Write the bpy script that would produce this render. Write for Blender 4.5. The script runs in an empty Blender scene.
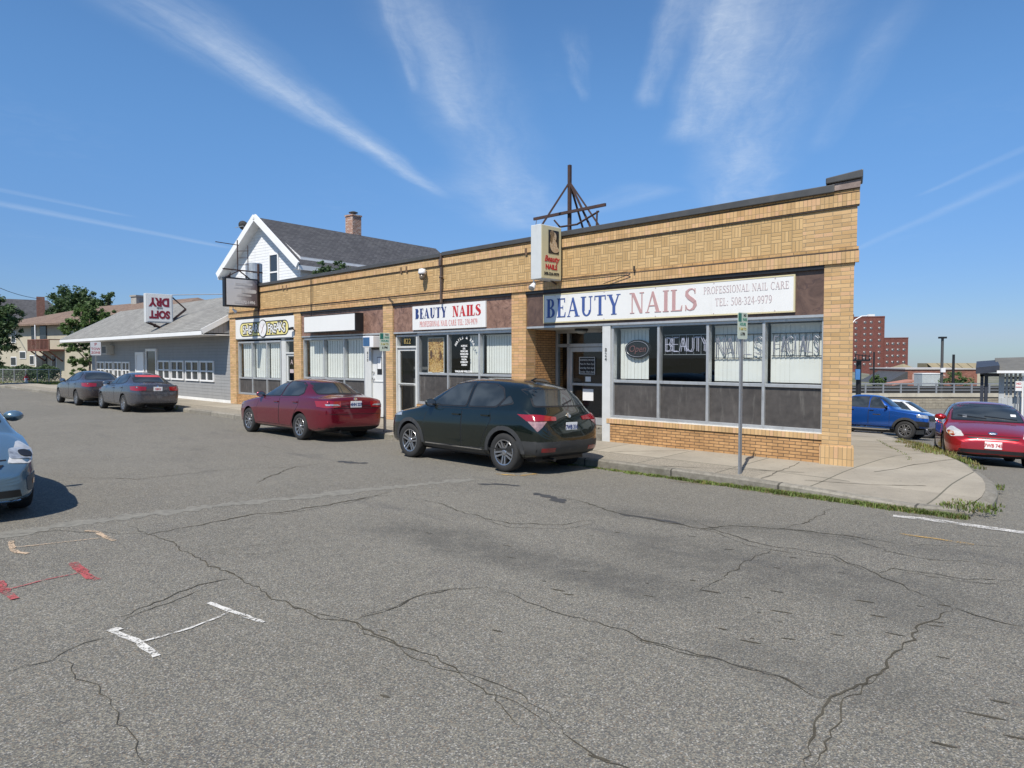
import bpy, bmesh, math, random
from mathutils import Vector, Matrix, Quaternion
from mathutils.bvhtree import BVHTree
R = math.radians
random.seed(7)
scene = bpy.context.scene
COL = scene.collection
# ------------------------------------------------------------------ camera
F_PX = 705.0
EYE = 1.95
PITCH = math.atan(26 / F_PX)
cam_d = bpy.data.cameras.new('camera')
cam_d.sensor_width = 36.0
cam_d.lens = F_PX / 1024 * 36.0
cam_d.clip_start = 0.1
cam_d.clip_end = 6000
cam = bpy.data.objects.new('camera', cam_d)
COL.objects.link(cam)
cam.location = (0, 0, EYE)
cam.rotation_euler = (R(90) - PITCH, 0, 0)
scene.camera = cam
# ------------------------------------------------------------------ light
SUN_AZ, SUN_EL = 203.0, 53.0
SKY_STRENGTH = 0.085
world = bpy.data.worlds.new('World')
scene.world = world
world.use_nodes = True
sun_d = bpy.data.lights.new('sun', 'SUN')
sun_d.energy = 5.0
sun_d.angle = R(0.5)
sun_d.color = (1.0, 0.94, 0.85)
sun = bpy.data.objects.new('sun', sun_d)
COL.objects.link(sun)
sv = Vector((math.sin(R(SUN_AZ)) * math.cos(R(SUN_EL)), math.cos(R(SUN_AZ)) * math.cos(R(SUN_EL)), math.sin(R(SUN_EL))))
sun.rotation_euler = (-sv).to_track_quat('-Z', 'Y').to_euler()
sun.location = sv * 60
scene.view_settings.view_transform = 'Standard'
scene.view_settings.look = 'None'
scene.view_settings.exposure = 0.26
scene.view_settings.gamma = 1.0
scene.view_settings.use_curve_mapping = False
scene.cycles.use_denoising = True
scene.cycles.max_bounces = 8
scene.cycles.transparent_max_bounces = 16

# ------------------------------------------------------------------ node expressions
class X:
    """a float socket with arithmetic"""
    def __init__(s, nt, sock): s.nt, s.s = nt, sock
    def _m(s, op, *o, clamp=False):
        n = s.nt.nodes.new('ShaderNodeMath'); n.operation = op; n.use_clamp = clamp
        for i, a in enumerate((s,) + o):
            if isinstance(a, X): s.nt.links.new(a.s, n.inputs[i])
            else: n.inputs[i].default_value = a
        return X(s.nt, n.outputs[0])
    def __add__(s, o): return s._m('ADD', o)
    def __sub__(s, o): return s._m('SUBTRACT', o)
    def __mul__(s, o): return s._m('MULTIPLY', o)
    def __truediv__(s, o): return s._m('DIVIDE', o)
    __radd__ = __add__; __rmul__ = __mul__
    def __rsub__(s, o): return (s * -1.0) + o
    def gt(s, o): return s._m('GREATER_THAN', o)
    def lt(s, o): return s._m('LESS_THAN', o)
    def mod(s, o): return s._m('FLOORED_MODULO', o)
    def floor(s): return s._m('FLOOR')
    def fract(s): return s._m('FRACT')
    def abs(s): return s._m('ABSOLUTE')
    def pow(s, o): return s._m('POWER', o)
    def min(s, o): return s._m('MINIMUM', o)
    def max(s, o): return s._m('MAXIMUM', o)
    def sqrt(s): return s._m('SQRT')
    def sat(s): return s._m('ADD', 0.0, clamp=True)
    def ss(s, a, b):
        n = s.nt.nodes.new('ShaderNodeMapRange'); n.interpolation_type = 'SMOOTHSTEP'
        s.nt.links.new(s.s, n.inputs[0]); n.inputs[1].default_value = a; n.inputs[2].default_value = b
        return X(s.nt, n.outputs[0])
def xyz(nt, sock):
    n = nt.nodes.new('ShaderNodeSeparateXYZ'); nt.links.new(sock, n.inputs[0])
    return [X(nt, o) for o in n.outputs]
def comb(nt, a, b, c=0.0):
    n = nt.nodes.new('ShaderNodeCombineXYZ')
    for i, q in enumerate((a, b, c)):
        if isinstance(q, X): nt.links.new(q.s, n.inputs[i])
        else: n.inputs[i].default_value = q
    return n.outputs[0]
def noise(nt, vec, scale, detail=3.0, rough=0.55, dist=0.0):
    n = nt.nodes.new('ShaderNodeTexNoise')
    if vec is not None: nt.links.new(vec, n.inputs['Vector'])
    n.inputs['Scale'].default_value = scale; n.inputs['Detail'].default_value = detail
    n.inputs['Roughness'].default_value = rough; n.inputs['Distortion'].default_value = dist
    return X(nt, n.outputs[0])
def voro(nt, vec, scale, out='Distance', feature='F1'):
    n = nt.nodes.new('ShaderNodeTexVoronoi'); n.feature = feature
    if vec is not None: nt.links.new(vec, n.inputs['Vector'])
    n.inputs['Scale'].default_value = scale
    return n.outputs[out]
def mixc(nt, fac, a, b, mode='MIX'):
    n = nt.nodes.new('ShaderNodeMix'); n.data_type = 'RGBA'; n.blend_type = mode
    for i, q in ((0, fac), (6, a), (7, b)):
        if isinstance(q, X): nt.links.new(q.s, n.inputs[i])
        elif hasattr(q, 'links'): nt.links.new(q, n.inputs[i])
        elif i == 0: n.inputs[i].default_value = q
        else: n.inputs[i].default_value = (*q[:3], 1)
    return n.outputs[2]
def coords(nt, kind='Object'):
    n = nt.nodes.new('ShaderNodeTexCoord'); return n.outputs[kind]
def stretch(nt, vec, s):
    n = nt.nodes.new('ShaderNodeMapping'); nt.links.new(vec, n.inputs[0]); n.inputs['Scale'].default_value = s
    return n.outputs[0]

# ------------------------------------------------------------------ world
def build_world():
    nt = world.node_tree; nt.nodes.clear()
    out = nt.nodes.new('ShaderNodeOutputWorld'); bg = nt.nodes.new('ShaderNodeBackground')
    sky = nt.nodes.new('ShaderNodeTexSky'); sky.sky_type = 'NISHITA'; sky.sun_disc = False
    sky.sun_elevation = R(SUN_EL); sky.sun_rotation = R(SUN_AZ)
    sky.altitude = 0; sky.air_density = 1.0; sky.dust_density = 0.15; sky.ozone_density = 3.0
    bg.inputs['Strength'].default_value = SKY_STRENGTH
    d = coords(nt, 'Generated')
    x, y, z = xyz(nt, d)
    zz = z.max(0.02)
    px, py = x / zz, y / zz            # the flat cloud layer overhead
    pv = comb(nt, px, py, 0.0)
    wob = noise(nt, pv, 1.3, 3, 0.5)
    wob2 = noise(nt, pv, 4.5, 4, 0.6)
    fine = noise(nt, pv, 9.0, 6, 0.62, 0.6); wisp = noise(nt, pv, 16.0, 8, 0.66, 1.2)
    def streak(a, b, w0, w1, strength, along=3.0, across=34.0, lo=.3, hi=.75, wobble=.0):
        (ax, ay), (bx, by) = a, b
        L = math.hypot(bx - ax, by - ay); ex, ey = (bx - ax) / L, (by - ay) / L
        t = ((px - ax) * ex + (py - ay) * ey)
        q = ((px - ax) * -ey + (py - ay) * ex) + (wob - .5) * wobble + (wob2 - .5) * (wobble * .4)
        w = (t / L) * (w1 - w0) + w0
        m = ((q / w.max(.01)).pow(2.0) * -1.0)._m('EXPONENT') if False else (1.0 - (q.abs() / w.max(.01))).sat().ss(0, 1)
        m = m * (t / L).ss(-0.08, .12) * (1.0 - (t / L).ss(.72, 1.1))
        nz = noise(nt, comb(nt, t * along, q * across, 0.0), 1.0, 6, 0.6, 0.5)
        return m * nz.ss(lo, hi) * (wisp * .9 + .55) * strength
    total = None
    for st in CLOUDS:
        c = streak(*st[:5], **(st[5] if len(st) > 5 else {}))
        total = c if total is None else total + c
    hz = noise(nt, comb(nt, px * 1.0, py * .5, 0.0), 1.1, 5, 0.6)
    total = total + hz.ss(.5, .95) * fine.ss(.3, .9) * .13
    total = total * z.ss(.02, .12)
    tint = mixc(nt, z.ss(0.0, .38), SKY_LOW, SKY_TINT)
    blue = mixc(nt, 1.0, sky.outputs[0], tint, 'MULTIPLY')
    blue = mixc(nt, 1.0, blue, (4.2, 5.6, 8.6), 'DARKEN')       # soft limit on the glare round the sun
    col = mixc(nt, total.sat(), blue, CLOUD_COL)
    nt.links.new(col, bg.inputs[0]); nt.links.new(bg.outputs[0], out.inputs[0])
cpt, spt = math.cos(PITCH), math.sin(PITCH)
def ray(px, py):
    x = (px - 512) / F_PX; y = (384 - py) / F_PX
    return Vector((x, cpt + y * spt, -spt + y * cpt))
def dome(px, py):
    r = ray(px, py); return (r.x / r.z, r.y / r.z)
SKY_TINT = (0.86, 1.22, 1.48)
SKY_LOW = (0.52, 0.66, 0.98)          # hazy summer air low down
CLOUD_COL = (7.4, 8.3, 9.4)
CLOUDS = [
    (dome(440, 194), dome(40, -75), .06, .26, .40, dict(along=1.6, across=13, lo=-.05, hi=.95, wobble=.12)),
    (dome(425, 184), dome(170, 12), .04, .10, .14, dict(along=1.4, across=14, lo=-.1, hi=.7, wobble=.03)),
    (dome(530, 225), dome(385, -80), .42, .24, .25, dict(along=1.0, across=5, lo=.1, hi=.85, wobble=.16)),
    (dome(470, 130), dome(400, -30), .12, .10, .24, dict(along=1.2, across=10, lo=.1, hi=.8, wobble=.10)),
    (dome(415, 90), dome(378, -30), .03, .05, .26, dict(along=2, across=20, lo=.2, hi=.7, wobble=.08)),
    (dome(735, 215), dome(790, -120), .36, .34, .36, dict(along=1.1, across=5, lo=.1, hi=.85, wobble=.16)),
    (dome(690, 140), dome(745, -60), .16, .16, .40, dict(along=1.2, across=8, lo=.15, hi=.8, wobble=.12)),
    (dome(645, 105), dome(690, -40), .07, .07, .34, dict(along=1.6, across=12, lo=.15, hi=.75, wobble=.10)),
    (dome(583, 100), dome(575, 30), .03, .07, .20, dict(along=2, across=16, lo=.25, hi=.75, wobble=.10)),
    (dome(820, 150), dome(920, -20), .08, .12, .13, dict(along=1.2, across=10, lo=.1, hi=.8, wobble=.08)),
    (dome(850, 252), dome(1080, 150),   .07, .12, .13, dict(along=.7, across=9, lo=-.1, hi=.8, wobble=.05)),
    (dome(920, 195), dome(1080, 125), .04, .07, .13, dict(along=.7, across=12, lo=-.1, hi=.8, wobble=.04)),
    (dome(230, 248), dome(-60, 192), .10, .16, .22, dict(along=.7, across=8, lo=-.1, hi=.8, wobble=.05)),
    (dome(130, 216), dome(-60, 178), .06, .10, .15, dict(along=.7, across=9, lo=-.1, hi=.8, wobble=.05)),
    (dome(660, 185), dome(570, 215), .30, .25, .20, dict(along=1.0, across=4, lo=.1, hi=.85, wobble=.15)),
    (dome(545, 230), dome(450, 170), .6, .5, .18, dict(along=1.0, across=3, lo=.1, hi=.9, wobble=.2)),
]
build_world()

# ------------------------------------------------------------------ the street's own frame
CURB = 2.15
C0 = Vector((5.7561, 11.7204, 0.0))       # street corner of the brick building
D_ = Vector((-0.7178769, 0.69617006, 0))  # along the facade, away from the corner
N_ = Vector((-0.69617006, -0.7178769, 0)) # out of the facade, over the street
AF = math.atan2(-D_.y, -D_.x)             # heading of the facade's own x axis (to the right)
SIDE_AZ = R(24.6)
U_ = Vector((math.sin(SIDE_AZ), math.cos(SIDE_AZ), 0))
def so(x, y):
    v = Vector((x, y, 0)) - C0
    return v.dot(D_), v.dot(N_)
def FW(x, y, z=0.0):
    """facade coordinates (x right, y into the building, z up) -> world"""
    p = C0 - D_ * x - N_ * y
    return Vector((p.x, p.y, z))
def sstep(a, b, t):
    t = max(0, min(1, (t - a) / (b - a))); return t * t * (3 - 2 * t)
def drop(s, o):
    v = -o
    s = s - .355 * max(0, v)               # the side street runs askew
    if v < 1: r = 0
    elif v < 3: r = (v - 1) ** 2 / 4
    elif v < 24: r = v - 2
    elif v < 38: q = v - 24; r = 22 + q - q * q / 28
    else: r = 29
    far = 70 * sstep(90, 800, v) if v > 90 else 0
    return (0.082 * r + far) * (1 - sstep(4, 14, s))
def gz(x, y):
    s, o = so(x, y)
    k = max(0, o - CURB)
    return -.06 + .14 * (1 - math.exp(-k / 3.5)) - drop(s, o)
def sz(x, y):
    s, o = so(x, y)
    dip = .075 * (1 - sstep(-1.2, .8, s)) * sstep(.5, 1.8, o)      # the corner is worn down almost to the road
    return .13 - .02 * max(0, min(CURB, o)) - dip - drop(s, o)
def hit(px, py, fn=gz):
    """the ground point seen at a pixel of the photograph"""
    r = ray(px, py); o = Vector((0, 0, EYE)); t0, t = 1.0, 1.0
    while t < 400:
        p = o + r * t
        if p.z < fn(p.x, p.y): break
        t0 = t; t *= 1.03
    for _ in range(30):
        m = (t0 + t) / 2; p = o + r * m
        if p.z < fn(p.x, p.y): t = m
        else: t0 = m
    return o + r * t
def at(px, py, Y):
    r = ray(px, py); return Vector((0, 0, EYE)) + r * (Y / r.y)

# ------------------------------------------------------------------ mesh helpers
class MB:
    def __init__(s): s.v, s.f, s.m = [], [], []
    def add(s, vs, fs, m=0, M=None):
        b = len(s.v)
        s.v += [tuple(M @ Vector(p)) if M else tuple(p) for p in vs]
        for f in fs: s.f.append([b + i for i in f]); s.m.append(m)
        return s
    def box(s, x0, y0, z0, x1, y1, z1, m=0, M=None):
        vs = [(x, y, z) for x in (x0, x1) for y in (y0, y1) for z in (z0, z1)]
        return s.add(vs, [(0, 1, 3, 2), (4, 6, 7, 5), (0, 4, 5, 1), (2, 3, 7, 6), (0, 2, 6, 4), (1, 5, 7, 3)], m, M)
    def quad(s, a, b, c, d, m=0, M=None): return s.add([a, b, c, d], [(0, 1, 2, 3)], m, M)
    def cyl(s, p0, p1, r0, r1=None, n=10, m=0, caps=True, M=None):
        p0, p1 = Vector(p0), Vector(p1); r1 = r0 if r1 is None else r1
        ax = (p1 - p0).normalized(); t = Vector((0, 0, 1)) if abs(ax.z) < .9 else Vector((1, 0, 0))
        a = ax.cross(t).normalized(); b = ax.cross(a)
        vs = []
        for p, r in ((p0, r0), (p1, r1)):
            for i in range(n):
                q = 2 * math.pi * i / n; vs.append(p + a * (r * math.cos(q)) + b * (r * math.sin(q)))
        fs = [(i, (i + 1) % n, n + (i + 1) % n, n + i) for i in range(n)]
        if caps: fs += [tuple(range(n))[::-1], tuple(range(n, 2 * n))]
        return s.add(vs, fs, m, M)
    def bar(s, p0, p1, w, h=None, m=0, M=None, up=(0, 0, 1)):
        p0, p1 = Vector(p0), Vector(p1); h = w if h is None else h
        ax = (p1 - p0).normalized(); u = Vector(up)
        if abs(ax.dot(u)) > .95: u = Vector((1, 0, 0))
        a = ax.cross(u).normalized() * (w / 2); b = a.cross(ax).normalized() * (h / 2)
        vs = [p + i * a + j * b for p in (p0, p1) for i, j in ((-1, -1), (1, -1), (1, 1), (-1, 1))]
        return s.add(vs, [(3, 2, 1, 0), (4, 5, 6, 7), (0, 1, 5, 4), (1, 2, 6, 5), (2, 3, 7, 6), (3, 0, 4, 7)], m, M)
    def tube(s, path, r, n=6, m=0, M=None):
        for a, b in zip(path[:-1], path[1:]): s.cyl(a, b, r, n=n, m=m, M=M)
        return s
    def prism(s, pts, y0, y1, m=0, M=None):
        """polygon in (x, z) between two depths y"""
        n = len(pts)
        vs = [(p[0], y0, p[1]) for p in pts] + [(p[0], y1, p[1]) for p in pts]
        fs = [tuple(range(n)), tuple(range(n, 2 * n))[::-1]] + [(i, n + i, n + (i + 1) % n, (i + 1) % n) for i in range(n)]
        return s.add(vs, fs, m, M)
    def lathe(s, prof, n=16, m=0, M=None, axis='z', caps=True):
        vs, fs = [], []
        for r, h in prof:
            for i in range(n):
                q = 2 * math.pi * i / n; c, d = r * math.cos(q), r * math.sin(q)
                vs.append((c, d, h) if axis == 'z' else (c, h, d) if axis == 'y' else (h, c, d))
        k = len(prof)
        for j in range(k - 1):
            for i in range(n): fs.append((j * n + i, j * n + (i + 1) % n, (j + 1) * n + (i + 1) % n, (j + 1) * n + i))
        if caps and prof[0][0] > 1e-5: fs.append(tuple(range(n))[::-1])
        if caps and prof[-1][0] > 1e-5: fs.append(tuple(range((k - 1) * n, k * n)))
        return s.add(vs, fs, m, M)
    def mesh(s, name, mats, smooth=False, fix=True):
        me = bpy.data.meshes.new(name); me.from_pydata(s.v, [], s.f)
        for q in (mats if isinstance(mats, (list, tuple)) else [mats]): me.materials.append(q)
        me.polygons.foreach_set('material_index', s.m)
        if smooth: me.polygons.foreach_set('use_smooth', [True] * len(s.f))
        if fix:
            bm = bmesh.new(); bm.from_mesh(me); bmesh.ops.recalc_face_normals(bm, faces=bm.faces); bm.to_mesh(me); bm.free()
        me.update(); return me
    def build(s, name, mats, parent=None, smooth=False, bevel=0, loc=None, rotz=None, fix=True):
        o = bpy.data.objects.new(name, s.mesh(name, mats, smooth, fix)); COL.objects.link(o)
        if parent is not None: o.parent = parent
        if loc is not None: o.location = loc
        if rotz is not None: o.rotation_euler = (0, 0, rotz)
        if bevel:
            b = o.modifiers.new('bevel', 'BEVEL'); b.width = bevel; b.segments = 2; b.limit_method = 'ANGLE'; b.angle_limit = R(40)
        return o
def tag(o, label=None, cat=None, group=None, kind=None):
    if label: o['label'] = label
    if cat: o['category'] = cat
    if group: o['group'] = group
    if kind: o['kind'] = kind
    return o
def thing(name, label, cat, loc=(0, 0, 0), rotz=0.0, group=None):
    o = bpy.data.objects.new(name, None); COL.objects.link(o); o.empty_display_size = .2
    o.location = loc; o.rotation_euler = (0, 0, rotz)
    return tag(o, label, cat, group)
def fthing(name, label, cat, x, y, z, group=None):
    return thing(name, label, cat, FW(x, y, z), AF, group)
FRONT = Matrix.Rotation(R(90), 4, 'X')     # text plane -> upright, facing -y
def TM(x, y, z, rot=None):
    m = Matrix.Translation((x, y, z)) @ FRONT
    return Matrix.Translation((x, y, z)) @ rot @ FRONT if rot is not None else m
def text(mb, s, M, size, depth=.004, m=0, align='CENTER', shear=0.0, offset=0.0, spacing=1.0, sx=1.0):
    cu = bpy.data.curves.new('t', 'FONT'); cu.body = s; cu.size = size; cu.extrude = depth / 2
    cu.align_x = align; cu.align_y = 'CENTER'; cu.shear = shear; cu.offset = offset; cu.space_character = spacing
    cu.resolution_u = 3
    o = bpy.data.objects.new('t', cu); COL.objects.link(o)
    dg = bpy.context.evaluated_depsgraph_get(); dg.update()
    me = bpy.data.meshes.new_from_object(o.evaluated_get(dg))
    S = Matrix.Diagonal((sx, 1, 1, 1))
    mb.add([v.co.copy() for v in me.vertices], [list(p.vertices) for p in me.polygons], m, M @ S)
    bpy.data.objects.remove(o); bpy.data.curves.remove(cu); bpy.data.meshes.remove(me)

# ------------------------------------------------------------------ a serif alphabet, drawn here
def glyph(c, T=.17):
    t = .055; P = []; sf = .07; sh = .04
    def Rr(x0, y0, x1, y1): P.append([(x0, y0), (x1, y0), (x1, y1), (x0, y1)])
    def Po(*p): P.append(list(p))
    def Ar(cx, cy, rx, ry, tx, ty, a0, a1, n=12):
        for i in range(n):
            q0 = R(a0 + (a1 - a0) * i / n); q1 = R(a0 + (a1 - a0) * (i + 1) / n)
            P.append([(cx + rx * math.cos(q0), cy + ry * math.sin(q0)), (cx + rx * math.cos(q1), cy + ry * math.sin(q1)),
                      (cx + (rx - tx) * math.cos(q1), cy + (ry - ty) * math.sin(q1)), (cx + (rx - tx) * math.cos(q0), cy + (ry - ty) * math.sin(q0))])
    def stem(x, w=None, lo=True, hi=True):
        w = T if w is None else w
        Rr(x, 0, x + w, 1)
        if lo: Rr(x - sf, 0, x + w + sf, sh)
        if hi: Rr(x - sf, 1 - sh, x + w + sf, 1)
    def path(pts, ws):
        n = len(pts); L = []
        for i in range(n):
            a = pts[max(0, i - 1)]; b = pts[min(n - 1, i + 1)]
            dx, dy = b[0] - a[0], b[1] - a[1]; l = math.hypot(dx, dy) or 1
            L.append(((pts[i][0] - dy / l * ws[i] / 2, pts[i][1] + dx / l * ws[i] / 2), (pts[i][0] + dy / l * ws[i] / 2, pts[i][1] - dx / l * ws[i] / 2)))
        for i in range(n - 1): P.append([L[i][0], L[i + 1][0], L[i + 1][1], L[i][1]])
    w = .7
    if c == 'B':
        stem(.08); Ar(.3, .755, .24, .245, T * .9, t, -90, 90); Ar(.3, .26, .29, .26, T, t, -90, 90)
        Rr(.2, 1 - t, .3, 1); Rr(.2, .49, .32, .49 + t); Rr(.2, 0, .3, t); w = .68
    elif c in 'EFL':
        stem(.08); w = .64
        if c != 'L': Rr(.2, 1 - t, .56, 1); Po((.56, 1), (.52, 1), (.50, .80), (.56, .76)); Rr(.2, .48, .42, .48 + t); Rr(.40, .40, .43, .62)
        if c != 'F': Rr(.2, 0, .58, t); Po((.58, 0), (.60, .27), (.56, .24), (.50, t))
    elif c == 'A':
        Po((.36, 1), (.44, 1), (.13, .03), (.08, .03)); Po((.33, .95), (.44, 1), (.76, .03), (.76 - T * 1.1, .03))
        Rr(.2, .30, .56, .30 + t); Rr(.0, 0, .22, sh); Rr(.50, 0, .84, sh); w = .84
    elif c == 'U':
        Rr(.1, .28, .1 + T, 1); Rr(.62, .28, .62 + t, 1); Rr(.02, 1 - sh, .36, 1); Rr(.53, 1 - sh, .77, 1)
        Ar(.388, .30, .288, .31, T * .8, t * 1.3, 180, 360); w = .8
    elif c == 'T':
        Rr(.30, 0, .30 + T, 1); Rr(.22, 0, .55, sh); Rr(.04, 1 - t, .73, 1); Po((.04, 1), (.08, 1), (.09, .80), (.03, .76)); Po((.73, 1), (.69, 1), (.68, .80), (.74, .76)); w = .77
    elif c == 'Y':
        Rr(.32, 0, .32 + T, .46); Rr(.24, 0, .57, sh); Po((.06, 1), (.06 + T * 1.1, 1), (.32 + T, .44), (.32, .44)); Po((.66, 1), (.72, 1), (.32 + T, .40), (.32 + T - .06, .46))
        Rr(-.02, 1 - sh, .32, 1); Rr(.55, 1 - sh, .80, 1); w = .78
    elif c == 'N':
        Rr(.12, 0, .12 + t, 1); Rr(.66, 0, .66 + t, 1); Po((.10, 1), (.10 + T, 1), (.66 + t, 0), (.66 + t - T * .8, 0))
        Rr(.03, 0, .27, sh); Rr(.0, 1 - sh, .2, 1); Rr(.56, 1 - sh, .80, 1); w = .82
    elif c in 'I1': stem(.1); w = .37
    elif c == 'P': stem(.08); Ar(.3, .73, .27, .27, T, t, -90, 90); Rr(.2, 1 - t, .3, 1); Rr(.2, .46, .3, .46 + t); w = .62
    elif c == 'R':
        stem(.08); Ar(.3, .75, .26, .25, T, t, -90, 90); Rr(.2, 1 - t, .3, 1); Rr(.2, .5, .32, .5 + t)
        Po((.28, .50), (.28 + T, .52), (.72, .0), (.72 - T, 0)); Rr(.5, 0, .78, sh); w = .76
    elif c in 'O0': k = .40 if c == 'O' else .30; Ar(k, .5, k - .02, .52, T, t, 0, 360, 24); w = 2 * k
    elif c == 'C': Ar(.42, .5, .40, .52, T, t, 48, 312, 20); Rr(.66, .72, .70, 1.0); w = .76
    elif c == 'K': stem(.08); Po((.2, .42), (.26, .42), (.70, 1), (.62, 1)); Po((.30, .56), (.44, .62), (.76, 0), (.76 - T * 1.1, 0)); Rr(.5, 1 - sh, .78, 1); Rr(.50, 0, .82, sh); w = .8
    elif c in 'SG':
        path([(.52, .78), (.50, .90), (.38, .985), (.24, .96), (.12, .86), (.12, .72), (.22, .60), (.38, .49), (.50, .38), (.53, .24), (.44, .08), (.28, .015), (.14, .07), (.08, .24)],
             [.02, .05, t, .08, .14, T, T * 1.05, T * 1.1, T * 1.05, T, .13, t, .05, .02]); Rr(.05, 0, .09, .26); Rr(.50, .76, .54, 1.0); w = .6
    elif c == '2': path([(.08, .76), (.12, .90), (.28, .985), (.44, .90), (.46, .72), (.36, .5), (.2, .26), (.06, .06)], [.06, .08, t, .13, T, .13, .08, .06]); Rr(.06, 0, .54, .09); w = .58
    elif c == '3': Ar(.26, .74, .24, .26, T, t, -80, 150); Ar(.26, .26, .28, .27, T, t, -150, 90); w = .58
    elif c == '4': Rr(.34, 0, .34 + T * .9, 1); Rr(.02, .26, .62, .26 + t * 1.3); Po((.02, .26), (.02, .34), (.34, 1), (.42, 1)); w = .64
    elif c == '5': Rr(.12, .90, .52, 1); Rr(.12, .52, .17, 1); Ar(.24, .31, .30, .32, T, t, -140, 110); w = .6
    elif c == '7': Rr(.04, .90, .54, 1); Po((.46, .92), (.54, .92), (.30, 0), (.14, 0)); Rr(.04, .78, .08, 1); w = .57
    elif c == '8': Ar(.29, .74, .22, .26, T * .8, t, 0, 360, 16); Ar(.29, .26, .27, .27, T * .9, t, 0, 360, 16); w = .58
    elif c in '69':
        if c == '9': Ar(.29, .68, .26, .32, T, t, 0, 360, 16); path([(.50, .62), (.46, .3), (.34, .1), (.14, .02)], [.12, .12, .08, .04])
        else: Ar(.29, .32, .26, .32, T, t, 0, 360, 16); path([(.08, .38), (.12, .7), (.24, .9), (.44, .98)], [.12, .12, .08, .04])
        w = .58
    elif c == '-': Rr(.04, .36, .26, .43); w = .30
    elif c == ':': Rr(.06, .0, .18, .12); Rr(.06, .48, .18, .60); w = .26
    elif c == ' ': w = .34
    return P, w
def serif(mb, s, x0, x1, y, z0, h, m=0, T=.17, depth=.006, x_per=.06):
    """upright serif lettering spanning x0..x1 on the plane at depth y"""
    adv = [glyph(c, T)[1] + x_per for c in s]; tot = sum(adv) - x_per; k = (x1 - x0) / tot; cx = x0; i = 0
    for c, a in zip(s, adv):
        for poly in glyph(c, T)[0]:
            i += 1; dd = depth + (i % 7) * .0004
            mb.prism([(cx + p[0] * k, z0 + p[1] * h) for p in poly], y - dd, y, m)
        cx += a * k
# ------------------------------------------------------------------ materials
def new_mat(name):
    m = bpy.data.materials.new(name); m.use_nodes = True
    nt = m.node_tree; return m, nt, nt.nodes['Principled BSDF']
def setc(nt, sock, q):
    if isinstance(q, X): nt.links.new(q.s, sock)
    elif hasattr(q, 'links'): nt.links.new(q, sock)
    elif isinstance(q, (tuple, list)): sock.default_value = (*q[:3], 1)
    else: sock.default_value = q
def bump(nt, b, h, strength=.3, dist=.01):
    n = nt.nodes.new('ShaderNodeBump'); n.inputs['Strength'].default_value = strength; n.inputs['Distance'].default_value = dist
    nt.links.new(h.s if isinstance(h, X) else h, n.inputs['Height']); nt.links.new(n.outputs[0], b.inputs['Normal'])
MC = {}
def mat(name, col, rough=.6, metal=0.0, var=.18, scale=6.0, bmp=0.0, coat=0.0, spec=.5, grime=None, streaks=False):
    """plain surface with uneven tone; grime = colour of dirt blotches"""
    if name in MC: return MC[name]
    m, nt, b = new_mat(name); v = coords(nt)
    n1 = noise(nt, v, scale, 5, .6); n2 = noise(nt, v, scale * .17, 3, .5)
    f = ((n1 - .5) * 1.2 + (n2 - .5)) * var * 2.0 + 1.0
    c = mixc(nt, 1.0, col, comb(nt, f, f, f), 'MULTIPLY')
    if grime is not None:
        vv = stretch(nt, v, (1, 1, .18)) if streaks else v
        g = noise(nt, vv, scale * (1.4 if streaks else .5), 6, .65).ss(.52, .8)
        c = mixc(nt, g * .6, c, grime)
    setc(nt, b.inputs['Base Color'], c)
    setc(nt, b.inputs['Roughness'], ((n1 - .5) * .25 + rough).sat())
    b.inputs['Metallic'].default_value = metal; b.inputs['Coat Weight'].default_value = coat; b.inputs['Coat Roughness'].default_value = .04
    b.inputs['Specular IOR Level'].default_value = spec
    if bmp: bump(nt, b, n1, bmp, .01)
    MC[name] = m; return m
def wall_uv(nt):
    tc = nt.nodes.new('ShaderNodeTexCoord')
    x, y, z = xyz(nt, tc.outputs['Object']); nx, ny, nz = xyz(nt, tc.outputs['Normal'])
    side = nx.abs().gt(.72); u = x + side * (y - x)
    top = nz.abs().gt(.72); w = z + top * (y - z)
    return u, w, tc.outputs['Object']
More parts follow.
